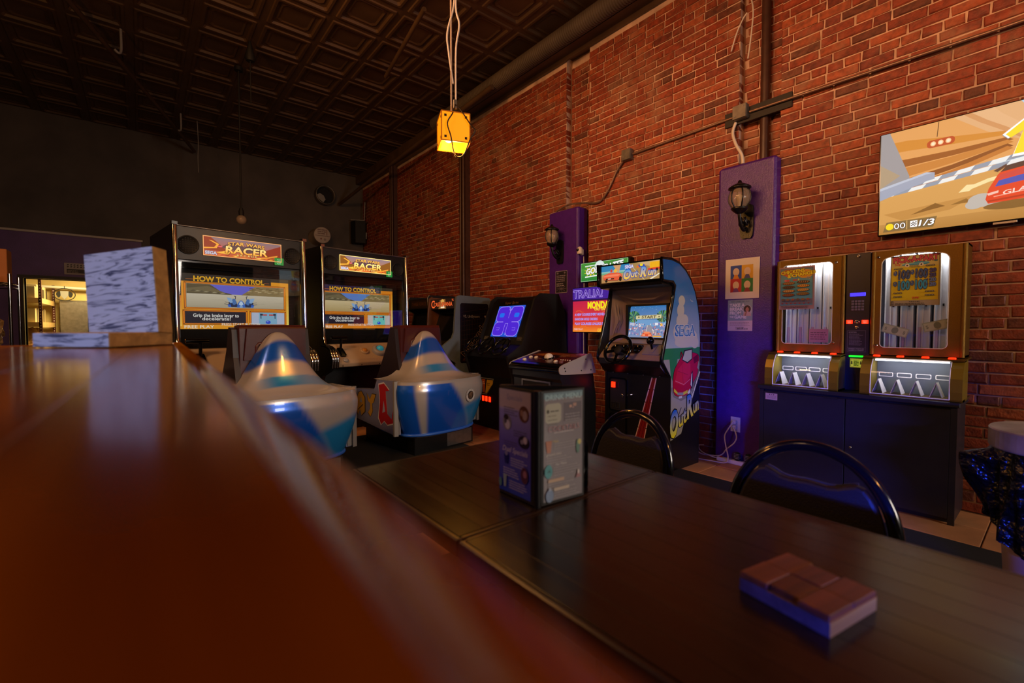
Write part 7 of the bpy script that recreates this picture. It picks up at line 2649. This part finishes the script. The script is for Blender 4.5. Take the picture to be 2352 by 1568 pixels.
q.rect(-0.15, -0.02, 0.15, -0.01, '#5a3f3a').ell(-0.03, -0.08, 0.018, 0.018, '#7a3a34').ell(0.05, -0.09, 0.024, 0.028, '#8a7a72').rect(0.08, 0.0, 0.1, 0.12, '#8a6a5c')
q.put('printed_label', M['print'], o, (0, -0.4265, 0))
sk = thing('corner_speaker', 'black speaker box on a pale bracket in the far back corner', 'speaker', (3.93, 10.35, 3.1))
b = B()
b.prism([(-0.14, 0.15), (-0.1, -0.05), (0.12, -0.1), (0.14, 0.15)], 0.0, 0.5, 'z')
b.build('box', M['blackmatte'], sk, bev=0.01)
b = B()
b.tube([(-0.15, 0.1, 0.53), (0.12, -0.02, 0.53), (0.14, -0.02, 0.95)], 0.012, 6)
b.build('bracket', M['grey'], sk)
b = B()
b.tube([(0.14, -0.05, 0.1), (0.15, -0.05, 0.25)], 0.02, 6)
b.build('side_clamp', M['grey'], sk)

# ------------------------------------------------------------------ trash bin by the ticket machines
tr = thing('trash_bin', 'pale round trash bin with black bag and steel lid ring', 'trash bin', (2.95, -0.045, 0.0145))
b = B()
b.lathe([(0.19, 0.0), (0.2, 0.01), (0.235, 0.60), (0.24, 0.62)], 36)
b.build('bin_body', mat('beige_bin', '#b8a293', 0.5), tr)
b = B()
b.lathe([(0.262, 0.665), (0.264, 0.67), (0.264, 0.742), (0.26, 0.747), (0.13, 0.75), (0.128, 0.735)], 64, cap=False, smooth=False)
b.build('lid_ring', mat('dull_lid_steel', '#b4b0aa', 0.4, 0.6, var=0.3, vscale=9), tr)
b = B()
NA, NZ = 220, 60
rn = random.Random(5)
ph = [rn.uniform(0, 6.28) for _ in range(12)]
cre = lambda x: 1 - 2 * abs(math.sin(x))
vs = []
for j in range(NZ + 1):
    t = j / NZ
    for i in range(NA):
        a = 2 * math.pi * i / NA
        fold = 0.012 * cre(6 * a + ph[0] + 1.6 * t) + 0.008 * cre(11 * a + ph[1] - 1.3 * t) + 0.005 * cre(19 * a + ph[2] + 2.2 * t) + 0.003 * cre(5 * t + 2 * a + ph[3])
        d = (a - R(104) + math.pi) % (2 * math.pi) - math.pi
        ear = math.exp(-abs(d) / 0.16) * stp(0.02, 0.17, t) * (1 - stp(0.2, 0.95, t) * 0.9)
        low = 0.44 + 0.1 * math.sin(a + 3.2) + 0.03 * math.sin(4 * a + ph[4])
        r_ = 0.25 + fold * min(1, 2.5 * t + 0.25) + 0.012 * t + 0.12 * ear
        z = 0.672 - t * low + 0.014 * math.sin(6 * a + 8 * t) * t
        vs.append((r_ * math.cos(a), r_ * math.sin(a), z))
fs = []
for j in range(NZ):
    for i in range(NA):
        k = (i + 1) % NA
        fs.append((j * NA + i, (j + 1) * NA + i, (j + 1) * NA + k, j * NA + k))
b.add(vs, fs, 0, (1, 1, 1), True)
b.build('black_bag', mat('black_bin_bag', '#0a0a0c', 0.26, bump=1.0, bscale=13, bdist=0.06), tr)

# ------------------------------------------------------------------ wire rack with boxes and wrapped goods, far left
rk = thing('wire_rack', 'chrome wire rack at the far left holding boxes and wrapped goods', 'rack', (-1.3, 6.1, 0))
for x in (-0.42, 0.42):
    for y in (-0.2, 0.2):
        b = B()
        b.tube([(x, y, 0.0), (x, y, 1.66)], 0.0125, 8)
        b.build('post', M['chrome'], rk)
for z in (0.45, 0.98, 1.58):
    b = B()
    b.tube([(-0.42, -0.2, z), (0.42, -0.2, z), (0.42, 0.2, z), (-0.42, 0.2, z)], 0.006, 6, True)
    b.tube([(-0.42, -0.2, z - 0.03), (0.42, -0.2, z - 0.03), (0.42, 0.2, z - 0.03), (-0.42, 0.2, z - 0.03)], 0.004, 6, True)
    for k in range(20):
        b.box(-0.41 + k * 0.043, -0.406 + k * 0.043, -0.2, 0.2, z - 0.003, z + 0.001)
    b.build('wire_shelf', M['chrome'], rk)
M['card'] = mat('cardboard', '#b5713c', 0.7, var=0.06)
for k, (x0, x1, y0, y1, h, lb) in enumerate(((-1.66, -1.02, 5.9, 6.08, 0.36, 'larger brown cardboard box in front on the top rack shelf'), (-1.25, -0.92, 6.1, 6.3, 0.31, 'smaller brown cardboard box behind on the top rack shelf'))):
    bx_ = thing('cardboard_box', lb, 'box', ((x0 + x1) / 2, (y0 + y1) / 2, 1.587), 0, 'boxes on the top rack shelf')
    b = B()
    b.cbox(-(x1 - x0) / 2, (x1 - x0) / 2, -(y1 - y0) / 2, (y1 - y0) / 2, 0, h, 0.004)
    o = b.build('carton', M['card'], bx_)
    b = B()
    b.box(-0.03, 0.03, -(y1 - y0) / 2 - 0.0008, (y1 - y0) / 2 + 0.0008, h - 0.06, h + 0.0008)
    b.build('tape', mat('brown_tape', '#96602e', 0.3), bx_)
M['wrap'] = mat('clear_crinkled_wrap', '#b89a72', 0.15, 0.35, bump=1.0, bscale=16)
for k, (x, y, z, s_, lb) in enumerate(((-1.11, 6.1, 0.988, 0.2, 'bulging plastic wrapped bundle on the middle rack shelf'), (-1.48, 6.1, 0.988, 0.17, 'darker plastic wrapped bundle behind on the middle rack shelf'), (-1.15, 6.1, 0.458, 0.2, 'plastic wrapped bundle on the lower rack shelf'))):
    b = B()
    n1, n2 = 28, 18
    vs = []
    for j in range(n2 + 1):
        f = math.pi * j / n2
        for i in range(n1):
            a = 2 * math.pi * i / n1
            r_ = s_ * (1 + 0.09 * math.sin(5 * a + 3 * f + k) + 0.07 * math.sin(9 * f + 4 * a) + 0.05 * math.sin(13 * a - 7 * f))
            vs.append((0.78 * r_ * math.sin(f) * math.cos(a), 0.62 * r_ * math.sin(f) * math.sin(a), max(0.0, s_ * 0.8 - r_ * math.cos(f) * 0.85)))
    fs = [(j * n1 + i, j * n1 + (i + 1) % n1, (j + 1) * n1 + (i + 1) % n1, (j + 1) * n1 + i) for j in range(n2) for i in range(n1)]
    b.add(vs, fs, 0, (1, 1, 1), False)
    tag(b.build('wrapped_bundle', M['wrap'], None, (x, y, z)), lb, 'bundle', 'wrapped bundles on the rack')

# plaques over the doorway
q = P()
w, h = 0.27, 0.19
pl_ = thing('door_sign', 'pale clapperboard shaped sign above the kitchen doorway', 'sign', (-0.815, BY - 0.052, 2.06))
b = B()
b.box(-0.135, 0.135, -0.012, 0, 0, 0.19)
o = b.build('board', M['grey'], pl_)
q.rect(0, 0, w, h, '#a89a92').rect(0.03, 0.025, w - 0.02, 0.09, '#2a1f1c').lines(0.04, 0.07, 0.22, 2, 0.022, 0.012, '#8a7a70', 2)
for k in range(6):
    for v in (0.118, 0.15):
        q.poly([(0.03 + 0.04 * k, v), (0.05 + 0.04 * k, v), (0.06 + 0.04 * k, v + 0.02), (0.04 + 0.04 * k, v + 0.02)], '#2a1f1c')
q.put('sign_print', M['print'], o, (-0.135, -0.0125, 0))
pl_ = thing('door_sign', 'pale lined sign beside the clapperboard sign, half behind the wooden block', 'sign', (-0.49, BY - 0.052, 2.06))
b = B()
b.box(-0.135, 0.135, -0.012, 0, 0, 0.17)
o = b.build('board', M['grey'], pl_)
q = P()
q.rect(0, 0, w, 0.17, '#a3907e').lines(0.02, 0.15, 0.25, 5, 0.03, 0.012, '#6a5648', 4)
q.put('sign_print', M['print'], o, (-0.135, -0.0125, 0))

# ------------------------------------------------------------------ kitchen beyond the doorway
M['redpost'] = mat('dark_red_steel', '#4a1410', 0.4)
M['shelfboard'] = mat('shelf_board', '#c2a06a', 0.6, var=0.1)
kr = thing('storage_shelves', 'dark red post storage shelves inside the kitchen doorway', 'shelves', (-1.54, 12.1, 0))
for x in (-0.21, 0.21):
    for y in (-0.8, 0.8):
        b = B()
        b.box(x - 0.02, x + 0.02, y - 0.02, y + 0.02, 0, 2.02)
        po = b.build('post', M['redpost'], kr)
        b = B()
        for k in range(22):
            b.box(x - 0.006, x + 0.006, y - 0.0212, y - 0.02, 0.9 + k * 0.05, 0.915 + k * 0.05)
        b.build('slot_holes', M['white'], po)['kind'] = 'stuff'
for z in (0.75, 1.24, 1.66):
    b = B()
    b.box(-0.22, 0.22, -0.8, 0.8, z, z + 0.02)
    b.box(0.205, 0.225, -0.8, 0.8, z - 0.06, z + 0.03)
    b.box(-0.21, 0.21, -0.82, -0.8, z - 0.05, z + 0.03)
    b.build('shelf', M['shelfboard'], kr)
rn = random.Random(21)
kc = ['#8a7a5a', '#c9b78a', '#6a5a40', '#a89468', '#4a3f30', '#d8c898']
for k in range(6):
    M['kc%d' % k] = mat('kitchen_card', kc[k], 0.6)
ORD = ['nearest', 'second', 'third', 'fourth', 'fifth', 'sixth', 'seventh', 'eighth', 'ninth', 'tenth', 'eleventh', 'twelfth', 'thirteenth']
TONE = ['dull brown', 'pale tan', 'dark tan', 'sandy', 'dark brown', 'cream']
for z, mid, n in ((1.262, True, 13), (1.682, False, 7)):
    y = 11.36
    for k in range(n):
        wd = rn.uniform(0.07, 0.12) if mid else rn.uniform(0.16, 0.22)
        h = rn.uniform(0.2, 0.27)
        c = rn.randrange(6)
        b = B()
        b.cbox(-0.1, 0.14, 0, wd - 0.008, 0, h, 0.004)
        nm = 'file_folder' if mid else 'storage_carton'
        o = b.build(nm, M['kc%d' % c], None, (-1.54, y, z))
        tag(o, '%s %s, %s from the doorway on the %s kitchen shelf' % (TONE[c], 'upright folder' if mid else 'carton', ORD[k], 'middle' if mid else 'upper'), 'folder' if mid else 'carton', 'folders on the middle kitchen shelf' if mid else 'cartons on the upper kitchen shelf')
        y += wd
for y, s_, lb in ((11.62, 0.2, 'lumpy wrapped sack at the near end of the low kitchen shelf'), (12.15, 0.2, 'pale wrapped sack on the low kitchen shelf')):
    b = B()
    vs = []
    for j in range(13):
        f = math.pi * j / 12
        for i in range(20):
            a = 2 * math.pi * i / 20
            r_ = s_ * (1 + 0.1 * math.sin(4 * a + 2 * f) + 0.08 * math.sin(7 * f + 3 * a))
            vs.append((0.9 * r_ * math.sin(f) * math.cos(a), 1.1 * r_ * math.sin(f) * math.sin(a), s_ * 0.9 - 0.9 * r_ * math.cos(f)))
    lo = min(v[2] for v in vs)
    vs = [(x, y_, z - lo) for x, y_, z in vs]
    b.add(vs, [(j * 20 + i, j * 20 + (i + 1) % 20, (j + 1) * 20 + (i + 1) % 20, (j + 1) * 20 + i) for j in range(12) for i in range(20)], 0, (1, 1, 1), True)
    tag(b.build('wrapped_sack', M['wrap'], None, (-1.53, y, 0.772)), lb, 'sack')
fr = thing('steel_fridge', 'tall steel refrigerator against the kitchen back wall', 'refrigerator', (-1.05, 12.8, 0))
b = B()
b.cbox(-0.19, 0.3, -0.05, 0.19, 0.05, 1.72, 0.01)
b.build('body', M['steel'], fr)
b = B()
b.cbox(-0.18, 0.29, -0.075, -0.052, 0.08, 1.7, 0.006)
d = b.build('door', M['steel'], fr)
b = B()
b.tube([(0.24, -0.08, 0.9), (0.24, -0.11, 0.93), (0.24, -0.11, 1.35), (0.24, -0.08, 1.38)], 0.01, 6)
b.build('handle', M['blackmatte'], d)
cr_ = thing('oval_crest', 'dark oval wire crest with pale shield on the kitchen wall', 'wall decoration', (-1.15, 12.68, 1.83))
b = B()
b.tube([(0.155 * math.cos(2 * math.pi * i / 28), 0, 0.12 * math.sin(2 * math.pi * i / 28)) for i in range(28)], 0.008, 6, True)
b.tube([(0, 0, 0.12), (0, 0.0, 0.17)], 0.006, 6)
b.build('oval_rim', M['blackmatte'], cr_)
b = B()
b.prism([(-0.06, 0.07), (0.06, 0.07), (0.055, -0.02), (0.0, -0.1), (-0.055, -0.02)], -0.01, 0.01, 'y')
b.build('shield', M['grey'], cr_)
for s_ in (-1, 1):
    b = B()
    b.prism(smooth2([(s_ * 0.06, 0.06), (s_ * 0.1, 0.05), (s_ * 0.12, 0.0), (s_ * 0.09, -0.06), (s_ * 0.06, -0.03)], 3), -0.006, 0.006, 'y')
    b.build('side_scroll', M['blackmatte'], cr_)
dp = thing('kitchen_door', 'pale yellow panel door at the back of the kitchen', 'door', (-0.49, 12.96, 0))
b = B()
b.cbox(-0.22, 0.3, -0.03, 0.0, 0.0, 1.85, 0.004)
o = b.build('leaf', mat('pale_yellow_door', '#d8c27a', 0.4), dp)
for x in (-0.16, -0.07):
    b = B()
    b.box(x - 0.005, x + 0.005, -0.034, -0.03, 0.0, 1.7)
    b.build('seam', M['zinc'], o)
b = B()
b.box(-0.18, 0.3, -0.034, -0.03, 1.3, 1.312)
b.build('crossbar', M['zinc'], o)
nb = thing('paper_stack', 'orange and white papers hung beside the kitchen door', 'papers', (-0.6, 12.905, 1.55))
for k, (c_, a) in enumerate((('#e0a05a', 18), ('#d8d0b0', 24))):
    b = B()
    b.box(-0.1, 0.1, -0.004, 0.004, -0.06, 0.14)
    b.build('sheet', mat('hung_sheet_%d' % k, c_, 0.7), nb, (0.03 * k, -0.02 * k, -0.03 * k), (0, R(a), 0))
cord('kitchen_pipe', [(-2.0, 12.85, 2.0), (0.4, 12.85, 1.93)], 0.03, M['white'], 'white pipe running across the kitchen back wall', 'pipe', 1)
